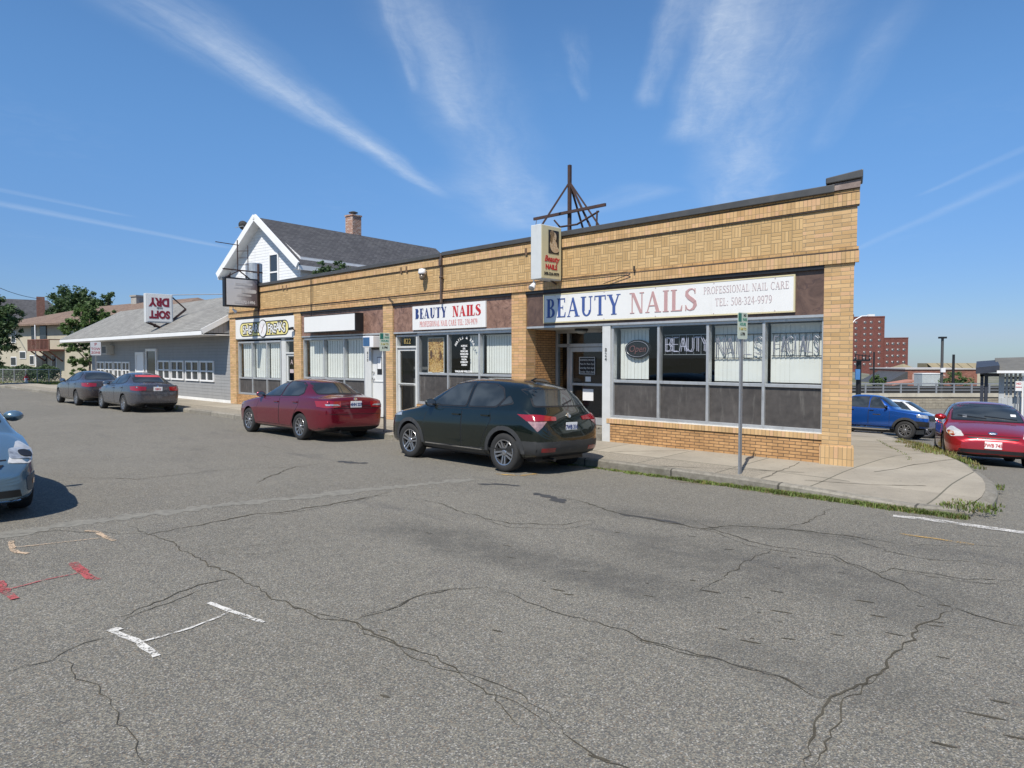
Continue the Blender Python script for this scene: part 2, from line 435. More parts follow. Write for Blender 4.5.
def brick_mat(name, c1, c2, mortar, bw, bh, ms=.008, soldier=False, offset=.5, dirt=.35, red=None):
    m, nt, b = new_mat(name); u, w, obj = wall_uv(nt)
    if soldier: u, w = w, u
    n = nt.nodes.new('ShaderNodeTexBrick'); n.offset = offset; n.squash = 1.0
    nt.links.new(comb(nt, u, w, 0), n.inputs['Vector'])
    n.inputs['Scale'].default_value = 1; n.inputs['Mortar Size'].default_value = ms; n.inputs['Mortar Smooth'].default_value = .3
    n.inputs['Brick Width'].default_value = bw; n.inputs['Row Height'].default_value = bh; n.inputs['Bias'].default_value = -.1
    n.inputs['Color1'].default_value = (*c1, 1); n.inputs['Color2'].default_value = (*c2, 1); n.inputs['Mortar'].default_value = (*mortar, 1)
    # every brick its own tone
    row = (w / bh).floor(); cu = (u / bw + row * offset).floor()
    wn = nt.nodes.new('ShaderNodeTexWhiteNoise'); wn.noise_dimensions = '2D'; nt.links.new(comb(nt, cu, row, 0), wn.inputs['Vector'])
    rv = X(nt, wn.outputs['Value'])
    f = (rv - .5) * .30 + 1.0
    c = mixc(nt, 1.0, n.outputs['Color'], comb(nt, f, f, f), 'MULTIPLY')
    if red: c = mixc(nt, rv.gt(.80) * (1 - X(nt, n.outputs['Fac'])) * .6, c, red)
    big = noise(nt, obj, .9, 6, .65); sp = noise(nt, obj, 22, 5, .7)
    g = (big.ss(.45, .8) * .5 + sp.ss(.56, .8) * .5) * dirt
    c = mixc(nt, g, c, tuple(q * .42 for q in c1))
    run = noise(nt, stretch(nt, obj, (3.0, 3.0, .22)), 1.6, 6, .7).ss(.56, .80); c = mixc(nt, run * .38, c, (.16, .105, .06))
    drift = noise(nt, obj, .35, 3, .5); c = mixc(nt, drift.ss(.45, .7) * .35, c, mixc(nt, 1.0, c, (1.08, .86, .72), 'MULTIPLY'))
    setc(nt, b.inputs['Base Color'], c); b.inputs['Roughness'].default_value = .82; b.inputs['Specular IOR Level'].default_value = .25
    bump(nt, b, X(nt, n.outputs['Fac']) * -1.0 + sp * .4, .55, .008)
    return m
def basket_mat(name, c1, c2, mortar):
    m, nt, b = new_mat(name); u, w, obj = wall_uv(nt); cell = .19; w = w - 3.81
    cu, cw = (u / cell).floor(), (w / cell).floor(); fu, fw = (u / cell).fract(), (w / cell).fract()
    par = (cu + cw).mod(2.0); t = fu + par * (fw - fu); o = fw + par * (fu - fw)
    k = (t * 3.0); kf = k.fract(); e = kf.min(1.0 - kf) * (cell / 3); e2 = o.min(1.0 - o) * cell
    mort = 1.0 - (e.min(e2)).ss(.0035, .0075)
    wn = nt.nodes.new('ShaderNodeTexWhiteNoise'); wn.noise_dimensions = '3D'; nt.links.new(comb(nt, cu, cw, k.floor()), wn.inputs['Vector'])
    rv = X(nt, wn.outputs['Value']); big = noise(nt, obj, .9, 6, .65); sp = noise(nt, obj, 22, 5, .7)
    c = mixc(nt, rv, c1, c2); f = (rv - .5) * .13 + 1; c = mixc(nt, 1.0, c, comb(nt, f, f, f), 'MULTIPLY')
    c = mixc(nt, (big.ss(.45, .8) * .4 + sp.ss(.58, .8) * .4) * .5, c, tuple(q * .45 for q in c1))
    run = noise(nt, stretch(nt, obj, (3.0, 3.0, .22)), 1.6, 6, .7).ss(.56, .80); c = mixc(nt, run * .32, c, (.16, .105, .06))
    c = mixc(nt, mort, c, mortar)
    setc(nt, b.inputs['Base Color'], c); b.inputs['Roughness'].default_value = .82; b.inputs['Specular IOR Level'].default_value = .25
    bump(nt, b, mort * -1.0 + sp * .3, .6, .01); return m
def marble_mat(name='brown_marble', ca=(.105, .055, .046), cb=(.25, .135, .105)):
    m, nt, b = new_mat(name); v = coords(nt)
    n1 = noise(nt, v, 3.2, 8, .65, 1.6); n2 = noise(nt, v, 16, 5, .7)
    c = mixc(nt, n1.ss(.3, .72), ca, cb); c = mixc(nt, n2.ss(.55, .75) * .5, c, (.06, .04, .036))
    vein = (noise(nt, v, 2.3, 4, .5, 1.2) - .5).abs().lt(.012); c = mixc(nt, vein * .5, c, (.05, .03, .03))
    setc(nt, b.inputs['Base Color'], c); b.inputs['Roughness'].default_value = .5; return m
def siding_mat(name, col, pitch=.115, vertical=False, low=None):
    m, nt, b = new_mat(name); v = coords(nt); u, w, obj = wall_uv(nt)
    q = ((u if vertical else w) / pitch).fract()
    n1 = noise(nt, v, 2.5, 5, .6); f = (n1 - .5) * .25 + 1
    c = mixc(nt, 1.0, col, comb(nt, f, f, f), 'MULTIPLY'); c = mixc(nt, q.lt(.07) * .55, c, tuple(x * .35 for x in col))
    c = mixc(nt, noise(nt, stretch(nt, v, (1, 1, .2)), 4, 5, .6).ss(.5, .8) * .35, c, tuple(x * .6 for x in col))
    setc(nt, b.inputs['Base Color'], c); b.inputs['Roughness'].default_value = .55
    bump(nt, b, q * -1.0, .8, .02); return m
def shingle_mat(name, c1, c2):
    m, nt, b = new_mat(name); u, w, obj = wall_uv(nt); x, y, z = xyz(nt, obj)
    n = nt.nodes.new('ShaderNodeTexBrick'); n.offset = .5
    nt.links.new(comb(nt, u, (z + y * .45), 0), n.inputs['Vector']); n.inputs['Scale'].default_value = 1
    n.inputs['Mortar Size'].default_value = .012; n.inputs['Brick Width'].default_value = .32; n.inputs['Row Height'].default_value = .15
    n.inputs['Color1'].default_value = (*c1, 1); n.inputs['Color2'].default_value = (*c2, 1); n.inputs['Mortar'].default_value = (*[q * .45 for q in c1], 1)
    nz = noise(nt, obj, .8, 6, .7); f = (nz - .5) * .7 + 1
    gr = noise(nt, obj, 14, 4, .7); f = f * ((gr - .5) * .7 + 1)
    setc(nt, b.inputs['Base Color'], mixc(nt, 1.0, n.outputs[0], comb(nt, f, f, f), 'MULTIPLY')); b.inputs['Roughness'].default_value = .9
    bump(nt, b, X(nt, n.outputs['Fac']) * -1.0, .5, .01); return m
def _g(px, py): q = hit(px, py); return (q.x, q.y)
TRACKS = [(_g(370, 522), _g(720, 604), .6, .5), (_g(620, 540), _g(1000, 615), 1.0, .42), (_g(560, 505), _g(1010, 560), .5, .3), (_g(700, 650), _g(960, 700), .5, .3)]
def asphalt_mat():
    m, nt, b = new_mat('asphalt'); v = coords(nt); x, y, z = xyz(nt, v)
    big = noise(nt, v, .22, 5, .6, .5); mid = noise(nt, v, 1.1, 5, .6); spk = noise(nt, v, 75, 2, .6); ag = X(nt, voro(nt, v, 135)); fin = noise(nt, v, 240, 2, .6)
    c = mixc(nt, big.ss(.3, .7), (.122, .117, .101), (.155, .149, .128))
    c = mixc(nt, mid.ss(.52, .78) * .45, c, (.085, .084, .082))
    wn = voro(nt, v, 135, 'Color'); r, g, bb = xyz(nt, wn)
    c = mixc(nt, r.gt(.66) * .46, c, (.31, .28, .21)); c = mixc(nt, r.lt(.30) * .46, c, (.045, .047, .052)); c = mixc(nt, g.lt(.08) * .35, c, (.22, .14, .08))
    c = mixc(nt, g.gt(.93) * .6, c, (.42, .40, .36))
    f = (spk - .5) * .9 + (noise(nt, v, 9, 4, .65) - .5) * .40 + 1; c = mixc(nt, 1.0, c, comb(nt, f, f, f), 'MULTIPLY')
    # tar-dark worn wheel paths and drips along the lanes
    s = x * -D_.x + y * -D_.y; o = (x - C0.x) * N_.x + (y - C0.y) * N_.y
    lane = noise(nt, comb(nt, s * .35, o * 1.6, 0), 1.0, 6, .65, .4)
    c = mixc(nt, lane.ss(.53, .78) * (o.ss(3.2, 4.6) * (1 - o.ss(6.5, 9.0))) * .55, c, (.06, .06, .062))
    lane0 = noise(nt, v, 3.2, 6, .7)
    for (ax, ay), (bx, by), wd_, st_ in TRACKS:
        Lk = math.hypot(bx - ax, by - ay); ex, ey = (bx - ax) / Lk, (by - ay) / Lk
        tt = ((x - ax) * ex + (y - ay) * ey) / Lk; qq = ((x - ax) * -ey + (y - ay) * ex).abs() + (mid - .5) * wd_ * 1.2
        c = mixc(nt, (1 - qq.ss(wd_ * .2, wd_)) * tt.ss(-.15, .2) * (1 - tt.ss(.8, 1.15)) * (spk * .7 + lane0.ss(.3, .7) * .9).sat() * st_, c, (.055, .054, .050))
    dr = noise(nt, comb(nt, s * 2.2, o * 7.0, 0), 1.0, 4, .6); c = mixc(nt, dr.ss(.70, .78) * .5, c, (.05, .05, .05))
    setc(nt, b.inputs['Base Color'], c); b.inputs['Roughness'].default_value = .88; b.inputs['Specular IOR Level'].default_value = .3
    bump(nt, b, ag * 1.0 + fin * .4, .5, .006); return m
def concrete_mat(name, col, joints=True, gravel=False):
    m, nt, b = new_mat(name); v = coords(nt); x, y, z = xyz(nt, v)
    n1 = noise(nt, v, .7, 6, .65); n2 = noise(nt, v, 9, 5, .65); n3 = noise(nt, v, 90, 2, .6)
    c = mixc(nt, n1.ss(.3, .75), col, tuple(q * .72 for q in col)); c = mixc(nt, n2.ss(.52, .8) * .5, c, tuple(q * .5 for q in col))
    f = (n3 - .5) * .5 + 1; c = mixc(nt, 1.0, c, comb(nt, f, f, f), 'MULTIPLY')
    if joints:
        jx = (x / 1.52).fract(); jy = (y + 1.22 + (n2 - .5) * .02).abs()
        j = (jx.min(1 - jx) * 1.52).lt(.012).max(jy.lt(.014) * x.lt(0.3))
        panel = (x / 1.52).floor(); wn = nt.nodes.new('ShaderNodeTexWhiteNoise'); wn.noise_dimensions = '2D'; nt.links.new(comb(nt, panel, y.lt(-1.22), 0), wn.inputs['Vector'])
        f2 = (X(nt, wn.outputs['Value']) - .5) * .22 + 1; c = mixc(nt, 1.0, c, comb(nt, f2, f2, f2), 'MULTIPLY')
        gum = X(nt, voro(nt, v, 3.1)).lt(.055) * n1.ss(.3, .6); c = mixc(nt, gum * .5, c, (.09, .085, .075))
        if gravel:
            gm = y.lt(-1.22) * x.lt(-.9); gv = X(nt, voro(nt, v, 60)); cc = mixc(nt, gv.ss(.2, .7), tuple(q * .38 for q in col), tuple(q * .92 for q in col)); c = mixc(nt, gm * .9, c, cc)
        c = mixc(nt, j * .75, c, (.07, .07, .05))
    setc(nt, b.inputs['Base Color'], c); b.inputs['Roughness'].default_value = .9; b.inputs['Specular IOR Level'].default_value = .25
    bump(nt, b, n3 + n2 * .5, .35, .006); return m
def kerb_mat():
    m, nt, b = new_mat('granite_kerb_stones'); v = coords(nt); x, y, z = xyz(nt, v)
    n1 = noise(nt, v, 11, 5, .65); n2 = noise(nt, v, 1.1, 4, .6); sp = noise(nt, v, 70, 2, .6); k = (x + .4) / 1.83
    wn = nt.nodes.new('ShaderNodeTexWhiteNoise'); wn.noise_dimensions = '1D'; nt.links.new(k.floor().s, wn.inputs['W'])
    f = (X(nt, wn.outputs['Value']) - .5) * .4 + 1 + (sp - .5) * .5
    c = mixc(nt, n1.ss(.35, .75), (.25, .23, .19), (.16, .145, .115)); c = mixc(nt, n2.ss(.5, .8) * .6, c, (.10, .095, .07)); c = mixc(nt, 1.0, c, comb(nt, f, f, f), 'MULTIPLY')
    e = k.fract(); c = mixc(nt, (e.min(1 - e) * 1.83).lt(.016) * .85, c, (.035, .033, .025))
    setc(nt, b.inputs['Base Color'], c); b.inputs['Roughness'].default_value = .9; bump(nt, b, n1 + sp * .4, .6, .01); return m
def glass_mat(name='shop_glass', tint=(.92, .945, .94), refl=1.0):
    m = bpy.data.materials.new(name); m.use_nodes = True; nt = m.node_tree; nt.nodes.clear()
    out = nt.nodes.new('ShaderNodeOutputMaterial'); tr = nt.nodes.new('ShaderNodeBsdfTransparent'); gl = nt.nodes.new('ShaderNodeBsdfGlossy'); mx = nt.nodes.new('ShaderNodeMixShader'); fr = nt.nodes.new('ShaderNodeLayerWeight')
    tr.inputs[0].default_value = (*tint, 1); gl.inputs['Roughness'].default_value = .01
    k = (X(nt, fr.outputs[1]).pow(4.0) * .9 + .065) * refl + noise(nt, coords(nt), 5, 5, .7).ss(.55, .9) * .03
    nt.links.new(k.sat().s, mx.inputs[0]); nt.links.new(tr.outputs[0], mx.inputs[1]); nt.links.new(gl.outputs[0], mx.inputs[2]); nt.links.new(mx.outputs[0], out.inputs[0])
    return m
def paint_mat(name, col, flake=.25, rough=.35):
    m, nt, b = new_mat(name); v = coords(nt)
    fl = noise(nt, v, 900, 1, .5); dust = noise(nt, v, 3.5, 6, .65)
    x, y, z = xyz(nt, v)
    f = (fl - .5) * flake * 2 + 1; c = mixc(nt, 1.0, col, comb(nt, f, f, f), 'MULTIPLY')
    low = (1.0 - z.ss(.15, .42)) * .10 + dust.ss(.5, .85) * .03
    c = mixc(nt, low, c, (.16, .145, .12))
    setc(nt, b.inputs['Base Color'], c); b.inputs['Metallic'].default_value = .55 if flake > .1 else .0
    setc(nt, b.inputs['Roughness'], (dust * .10 + rough - .10)); b.inputs['Coat Weight'].default_value = 1.0; setc(nt, b.inputs['Coat Roughness'], low * .25 + .025)
    return m
def leaf_mat(name, col):
    m, nt, b = new_mat(name); v = coords(nt); n1 = noise(nt, v, 1.2, 4, .6); n2 = noise(nt, v, 9, 2, .6)
    c = mixc(nt, n1.ss(.3, .7), tuple(q * .55 for q in col), tuple(q * 1.25 for q in col)); c = mixc(nt, n2.ss(.55, .8) * .5, c, (col[0] * 1.9, col[1] * 1.6, col[2] * 1.2))
    setc(nt, b.inputs['Base Color'], c); b.inputs['Roughness'].default_value = .6
    nt2 = nt.nodes.new('ShaderNodeBsdfTranslucent'); setc(nt, nt2.inputs[0], c); mx = nt.nodes.new('ShaderNodeMixShader'); mx.inputs[0].default_value = .3
    out = nt.nodes['Material Output']; nt.links.new(b.outputs[0], mx.inputs[1]); nt.links.new(nt2.outputs[0], mx.inputs[2]); nt.links.new(mx.outputs[0], out.inputs[0])
    return m
def picture_mat(name, cols, scale=9):
    m, nt, b = new_mat(name); v = coords(nt); n1 = noise(nt, v, scale, 5, .6, 2.0); n2 = noise(nt, v, scale * 2.6, 3, .6, 1.0)
    c = mixc(nt, n1.ss(.35, .6), cols[0], cols[1]); c = mixc(nt, n2.ss(.5, .62), c, cols[2]); setc(nt, b.inputs['Base Color'], c); b.inputs['Roughness'].default_value = .4; return m

TAN1, TAN2, MORT = (.475, .305, .145), (.565, .38, .195), (.31, .235, .145)
PINK = (.54, .33, .20)
M_brick = brick_mat('tan_brick', TAN1, TAN2, MORT, .30, .068, .007, dirt=.30, red=PINK)
M_knee = brick_mat('tan_brick_low', (.40, .225, .10), (.50, .29, .13), (.13, .09, .055), .21, .058, .008, dirt=.75)
M_soldier = brick_mat('tan_brick_soldier', TAN1, TAN2, (.27, .20, .115), .24, .072, .005, soldier=True, offset=0, dirt=.35, red=PINK)
M_basket = basket_mat('tan_brick_basketweave', (.45, .295, .135), (.53, .36, .175), (.285, .212, .122))
M_thin = brick_mat('tan_brick_rows', (.44, .27, .115), (.54, .335, .16), (.16, .11, .07), .22, .05, .006, dirt=.5)
M_marble = marble_mat('brown_marble', (.15, .082, .058), (.30, .18, .132)); M_marble2 = marble_mat('dark_brown_marble', (.075, .046, .036), (.135, .084, .064))
M_alu = mat('dull_aluminium', (.50, .51, .51), .42, .55, .12, 8, grime=(.25, .24, .22), streaks=True)
M_lightpaint = mat('pale_grey_paint', (.52, .53, .52), .5, 0, .1, 6, grime=(.3, .28, .25), streaks=True)
M_panel = mat('brown_board', (.060, .054, .050), .6, 0, .5, 7, grime=(.17, .16, .145), streaks=True)
M_cope = mat('grey_metal_coping', (.085, .084, .082), .5, .3, .2, 4, grime=(.12, .11, .1))
M_black = mat('black_plastic', (.012, .012, .013), .45, 0, .2, 12)
M_dark = mat('dark_interior', (.020, .020, .022), .8, 0, .4, 2)
M_white = mat('white_board', (.68, .68, .665), .45, 0, .03, 3, grime=(.62, .60, .56), streaks=True)
M_cream = mat('cream_board', (.57, .505, .31), .5, 0, .05, 5, grime=(.5, .45, .33), streaks=True)
M_blind = mat('white_blind', (.74, .74, .70), .7, 0, .05, 4)
M_navy = mat('navy_letter', (.025, .045, .16), .5, 0, .12, 20)
M_blue = mat('blue_letter', (.045, .085, .26), .5, 0, .15, 14)
M_rose = mat('faded_rose_letter', (.44, .27, .265), .5, 0, .1, 14)
M_red = mat('red_letter', (.42, .02, .025), .5, 0, .15, 16)
M_pinkl = mat('pale_red_letter', (.55, .22, .21), .5, 0, .15, 16)
M_greyl = mat('faded_grey_letter', (.46, .38, .385), .5, 0, .1, 14)
M_blackl = mat('black_letter', (.02, .02, .02), .5, 0, .1, 14)
M_glass = glass_mat()
M_concrete = concrete_mat('sidewalk_concrete', (.335, .30, .24), True, True)
M_asphalt = asphalt_mat()
M_kerb = kerb_mat()
M_crack = mat('crack_filled_dark', (.072, .065, .050), .95, 0, .4, 12, spec=.1)
M_patch = mat('worn_pale_patch', (.182, .173, .146), .9, 0, .45, 70, bmp=.3, grime=(.11, .105, .09))
M_tar = mat('tar_patch', (.048, .048, .048), .7, 0, .3, 25, bmp=.3)
M_steel = mat('galvanised_steel', (.33, .34, .35), .5, .6, .15, 20)
M_rust = mat('rusty_dark_steel', (.060, .036, .032), .8, .2, .3, 12, grime=(.12, .06, .035))
M_chrome = mat('chrome', (.75, .75, .76), .12, 1.0, .05, 20)
M_alloy = mat('alloy_rim', (.42, .42, .43), .3, .9, .08, 20)
M_tyre = mat('tyre_rubber', (.018, .018, .018), .85, 0, .25, 20, grime=(.05, .045, .04))
def carglass_mat():
    # dark cabin glass: seats and gaps show through as soft lighter and darker shapes
    m, nt, b = new_mat('car_window_glass'); v = coords(nt); n1 = noise(nt, stretch(nt, v, (1, .6, 1.3)), 1.9, 2, .45, .6)
    setc(nt, b.inputs['Base Color'], mixc(nt, n1.ss(.36, .66), (.018, .022, .023), (.044, .051, .053))); b.inputs['Roughness'].default_value = .03; b.inputs['Specular IOR Level'].default_value = .75; return m
M_carglass = carglass_mat()
M_redlens = mat('red_lens', (.24, .006, .010), .12, 0, .15, 30, coat=1)
M_pinklens = mat('pink_clear_lens', (.42, .24, .235), .15, .2, .6, 22, coat=1)
M_lamp = mat('headlamp_lens', (.62, .60, .56), .15, .25, .45, 14, coat=1)
M_clear = mat('clear_lens', (.36, .38, .40), .15, .35, .7, 18, coat=1)
M_amber = mat('amber_lens', (.45, .16, .03), .2, 0, .15, 30, coat=1)
M_plate = mat('plate_white', (.70, .70, .70), .4, 0, .05, 20)
M_leaf = leaf_mat('tree_leaf', (.10, .165, .05))
M_leaf2 = leaf_mat('tree_leaf_dark', (.068, .118, .044))
M_grass = leaf_mat('weed_blade', (.15, .21, .045))
M_dry = leaf_mat('dry_weed', (.20, .165, .06))
M_bark = mat('bark', (.075, .058, .045), .9, 0, .3, 10, bmp=.5)
# ------------------------------------------------------------------ ground, road, pavement
def frange(a, b, n): return [a + (b - a) * i / n for i in range(n + 1)]
def sheet(name, xs, ys, fz, mats):
    mb = MB(); n = len(ys)
    vs = [(x, y, fz(x, y)) for x in xs for y in ys]
    fs = [(i * n + j, (i + 1) * n + j, (i + 1) * n + j + 1, i * n + j + 1) for i in range(len(xs) - 1) for j in range(n - 1)]
    mb.add(vs, fs); return mb
gm, gnt, gb = new_mat('far_ground'); gv = coords(gnt)
setc(gnt, gb.inputs['Base Color'], mixc(gnt, noise(gnt, gv, .05, 6, .6).ss(.35, .7), (.10, .105, .05), (.21, .195, .16))); gb.inputs['Roughness'].default_value = .95
xs = [-3000, -1500, -700, -300, -150] + frange(-100, 100, 40) + [150, 300, 700, 1500, 3000]
ys = [-3000, -1000, -300, -100] + frange(-40, 110, 30) + [150, 250, 400, 800, 1600, 3000]
tag(sheet('g', xs, ys, lambda x, y: gz(x, y) - (.45 if (-60 < x < 66 and -26 < y < 78) else .06), gm).build('ground', gm, smooth=True), kind='structure')
road_mb = sheet('road', frange(-64, 70, 134), frange(-30, 82, 160), gz, None)
road_mb.m = [0] * len(road_mb.f)
def lift(p, h=.004): return (p.x, p.y, gz(p.x, p.y) + h)
def ribbon(mb, pix, w, m, jit=0.0, seed=1, sub=6, h=.004, taper=True, world_pts=None):
    """a strip on the road along ground points; width in metres"""
    rnd = random.Random(seed); P = world_pts or [hit(*p) for p in pix]; Q = []
    for a, b in zip(P[:-1], P[1:]):
        k = max(2, int((b - a).length / .06)) if jit else 2
        k = min(k, 110)
        Q += [a.lerp(b, i / k) for i in range(k)]
    Q.append(P[-1]); n = len(Q)
    off = 0.0; L = []
    for i, p in enumerate(Q):
        a, b = Q[max(0, i - 1)], Q[min(n - 1, i + 1)]; d = (b - a); d.z = 0; d = d.normalized() if d.length > 1e-6 else Vector((1, 0, 0)); s = Vector((-d.y, d.x, 0))
        off = off * .86 + rnd.uniform(-jit, jit)
        ww = w * (rnd.uniform(.25, .95) if jit > .008 else rnd.uniform(.8, 1.2) if jit else 1)
        if taper: ww *= min(1, .25 + 4 * min(i, n - 1 - i) / n)
        c = p + s * off
        L.append((lift(c + s * ww / 2, h), lift(c - s * ww / 2, h)))
    vs = [q for l in L for q in l]
    mb.add(vs, [(2 * i, 2 * i + 1, 2 * i + 3, 2 * i + 2) for i in range(n - 1)], m)
CR = [
 ([(0, 673), (48, 659), (86, 644), (118, 636)], .016), ([(129, 524), (148, 535), (192, 556), (240, 577), (287, 601), (340, 620), (353, 624), (404, 653), (440, 668), (468, 681), (489, 692), (532, 711), (562, 735)], .024),
 ([(148, 535), (192, 527), (249, 515), (297, 510), (340, 502), (390, 492)], .045), ([(240, 577), (200, 586), (160, 600), (120, 617)], .026),
 ([(349, 624), (366, 615), (404, 600), (447, 589), (487, 586)], .020), ([(487, 586), (532, 600), (579, 615), (630, 632), (665, 645), (700, 653), (723, 657), (778, 673), (821, 692), (842, 702)], .016),
 ([(413, 498), (440, 503), (468, 513), (511, 523), (562, 525), (596, 519)], .025), ([(553, 496), (580, 502), (605, 510), (656, 521), (700, 528), (731, 526), (782, 528), (851, 537), (900, 545)], .04),
 ([(1024, 627), (985, 618), (953, 609)], .028), ([(953, 609), (935, 624), (919, 641), (885, 667), (858, 690), (842, 700), (840, 718), (829, 747), (818, 772)], .028),
 ([(953, 609), (902, 587), (876, 573), (834, 556), (770, 547), (714, 531), (682, 520)], .022), ([(876, 573), (893, 568), (957, 577), (1024, 583)], .022),
 ([(770, 547), (740, 560), (722, 580), (690, 592)], .016), ([(0, 535), (60, 530), (148, 535)], .016), ([(60, 478), (140, 479), (220, 470), (300, 467), (340, 462)], .025),
 ([(255, 483), (285, 470), (297, 466)], .04), ([(70, 442), (160, 447), (260, 446), (300, 452)], .018), ([(100, 461), (180, 452), (230, 447)], .014),
 ([(192, 556), (230, 548), (290, 543)], .010), ([(215, 553), (260, 556), (292, 552)], .010), ([(489, 692), (487, 702), (510, 716), (530, 728)], .016), ([(562, 735), (600, 752), (650, 772)], .014),
 ([(60, 660), (110, 700), (140, 735), (160, 768)], .012), ([(851, 537), (880, 552), (940, 560), (1024, 568)], .018), ([(1024, 548), (960, 544), (900, 545)], .014), ([(782, 528), (815, 515), (830, 508)], .02)]
rnd_ = lambda i: ((i * 37) % 11) / 11 - .5
for i, (pts, w) in enumerate(CR): ribbon(road_mb, pts, w * .75, 1, jit=.03, seed=i + 3)
for i, (pts, w) in enumerate(CR[1:12]):
    q = [(x + rnd_(i) * 5, y + 2 + (i % 3)) for x, y in pts[len(pts) // 3:]]
    if len(q) > 2: ribbon(road_mb, q, .011, 1, jit=.03, seed=i + 90, h=.0035)
# short old tar drips and skid flecks
rnd = random.Random(5)
for px, py, l in [(965, 712, .16), (1003, 735, .14), (990, 700, .08), (930, 742, .1), (492, 630, .07), (380, 630, .05), (380, 695, .06), (588, 755, .1), (640, 640, .1), (740, 640, .12), (855, 600, .12), (870, 615, .1), (700, 590, .15), (770, 610, .14), (660, 470, .2)]:
    a = hit(px, py); q = a + Vector((l, -l * .55, 0)); ribbon(road_mb, None, .02, 1, 0.0, 1, world_pts=[a, (a + q) / 2, q], h=.003)
for k_ in range(70):
    px_, py_ = rnd.uniform(380, 960), rnd.uniform(505, 690)
    if abs((py_ - 515) - (px_ - 380) * .21) > 46: continue
    a = hit(px_, py_); l = rnd.uniform(.03, .11); q = a + Vector((l, -l * rnd.uniform(.3, .7), 0)); ribbon(road_mb, None, rnd.uniform(.008, .02), 1, 0.0, 1, world_pts=[a, (a + q) / 2, q], h=.003)
# pale trench patch and tar puddles
ribbon(road_mb, [(-30, 541), (60, 524), (150, 515), (250, 502), (330, 494), (410, 486), (475, 480)], .42, 2, .03, 77, h=.0025, taper=False)
for pts, w in (([(478, 484), (500, 484), (520, 486)], .22), ([(535, 493), (552, 497), (566, 503)], .28), ([(340, 461), (356, 463), (368, 463)], .35), ([(620, 514), (650, 518), (685, 524)], .12)): ribbon(road_mb, pts, w, 3, .03, 9, h=.0032)
gut = [FW(x_, -CURB - .13) for x_ in frange(-9, 1.9, 60)]
ribbon(road_mb, None, .30, 4, .03, 51, world_pts=gut, h=.0022)
gut = [FW(x_, -CURB - .06) for x_ in frange(-45, -9, 60)]
ribbon(road_mb, None, .16, 4, .03, 52, world_pts=gut, h=.0022)
M_silt = mat('gutter_silt', (.135, .115, .080), .95, 0, .5, 30, bmp=.3, grime=(.06, .055, .04))
tag(road_mb.build('road', [M_asphalt, M_crack, M_patch, M_tar, M_silt], smooth=True, fix=False), kind='structure')
# painted marks
def paint_mark(name, label, strokes, m, h=.0065, jit=.006):
    mb = MB()
    for i, (pts, w) in enumerate(strokes): ribbon(mb, pts, w * 1.12, 0, jit, 30 + i, h=h + .0006 * i, taper=False)
    o = mb.build(name, m, fix=False); tag(o, label, 'road mark', kind='structure'); return o
def spray_mat(name, col, cover):
    # paint that only catches the high stones, thinning to nothing
    m, nt, b = new_mat(name); v = coords(nt); n = noise(nt, v, 62, 3, .7); n2 = noise(nt, v, 6, 3, .6)
    k = (n + (n2 - .5) * .7).ss(cover - .17, cover + .06); tr = nt.nodes.new('ShaderNodeBsdfTransparent'); mx = nt.nodes.new('ShaderNodeMixShader')
    b.inputs['Base Color'].default_value = (*col, 1); b.inputs['Roughness'].default_value = .85
    nt.links.new(k.s, mx.inputs[0]); nt.links.new(tr.outputs[0], mx.inputs[1]); nt.links.new(b.outputs[0], mx.inputs[2]); nt.links.new(mx.outputs[0], nt.nodes['Material Output'].inputs[0])
    return m
M_spw = spray_mat('white_spray', (.60, .58, .53), .50); M_spo = spray_mat('faded_orange_spray', (.50, .37, .25), .55); M_spr = spray_mat('red_spray', (.36, .075, .075), .53); M_spy = spray_mat('yellow_spray', (.45, .28, .08), .56); M_line = spray_mat('worn_white_line', (.55, .53, .49), .54)
paint_mark('road_mark', 'white sprayed survey line with a bar at each end, nearest on the asphalt', [([(110, 630), (120, 634), (139, 643), (150, 652), (157, 657)], .042), ([(209, 603), (232, 611), (264, 623)], .04), ([(139, 643), (190, 629), (233, 612)], .022), ([(111, 630), (114, 631), (116, 632)], .07)], M_spw)
paint_mark('road_mark', 'faded orange sprayed line with curved ends, behind the red one', [([(12, 541), (12, 549), (17, 553), (28, 554)], .045), ([(86, 531), (98, 532), (106, 537), (115, 541)], .05), ([(12, 548), (60, 543), (105, 538)], .02)], M_spo)
paint_mark('road_mark', 'red sprayed survey line with thick bars at its ends', [([(73, 563), (77, 566), (81, 570), (84, 573)], .075), ([(80, 570), (86, 574), (92, 578), (99, 580)], .06), ([(0, 592), (42, 581), (82, 573)], .02), ([(-2, 582), (1, 590), (4, 592)], .07), ([(2, 590), (8, 596), (14, 600)], .06)], M_spr)
paint_mark('road_mark', 'faint yellow sprayed dash in front of the corner', [([(900, 534), (935, 539), (974, 545)], .05)], M_spy)
paint_mark('road_mark', 'faint yellow sprayed dash beside the rear wheel of the dark green crossover', [([(496, 474), (520, 476), (536, 474)], .08)], M_spy)
paint_mark('stop_line', 'worn white line across the mouth of the side street', [([(893, 516), (930, 520), (980, 527), (1040, 535)], .16)], M_line)
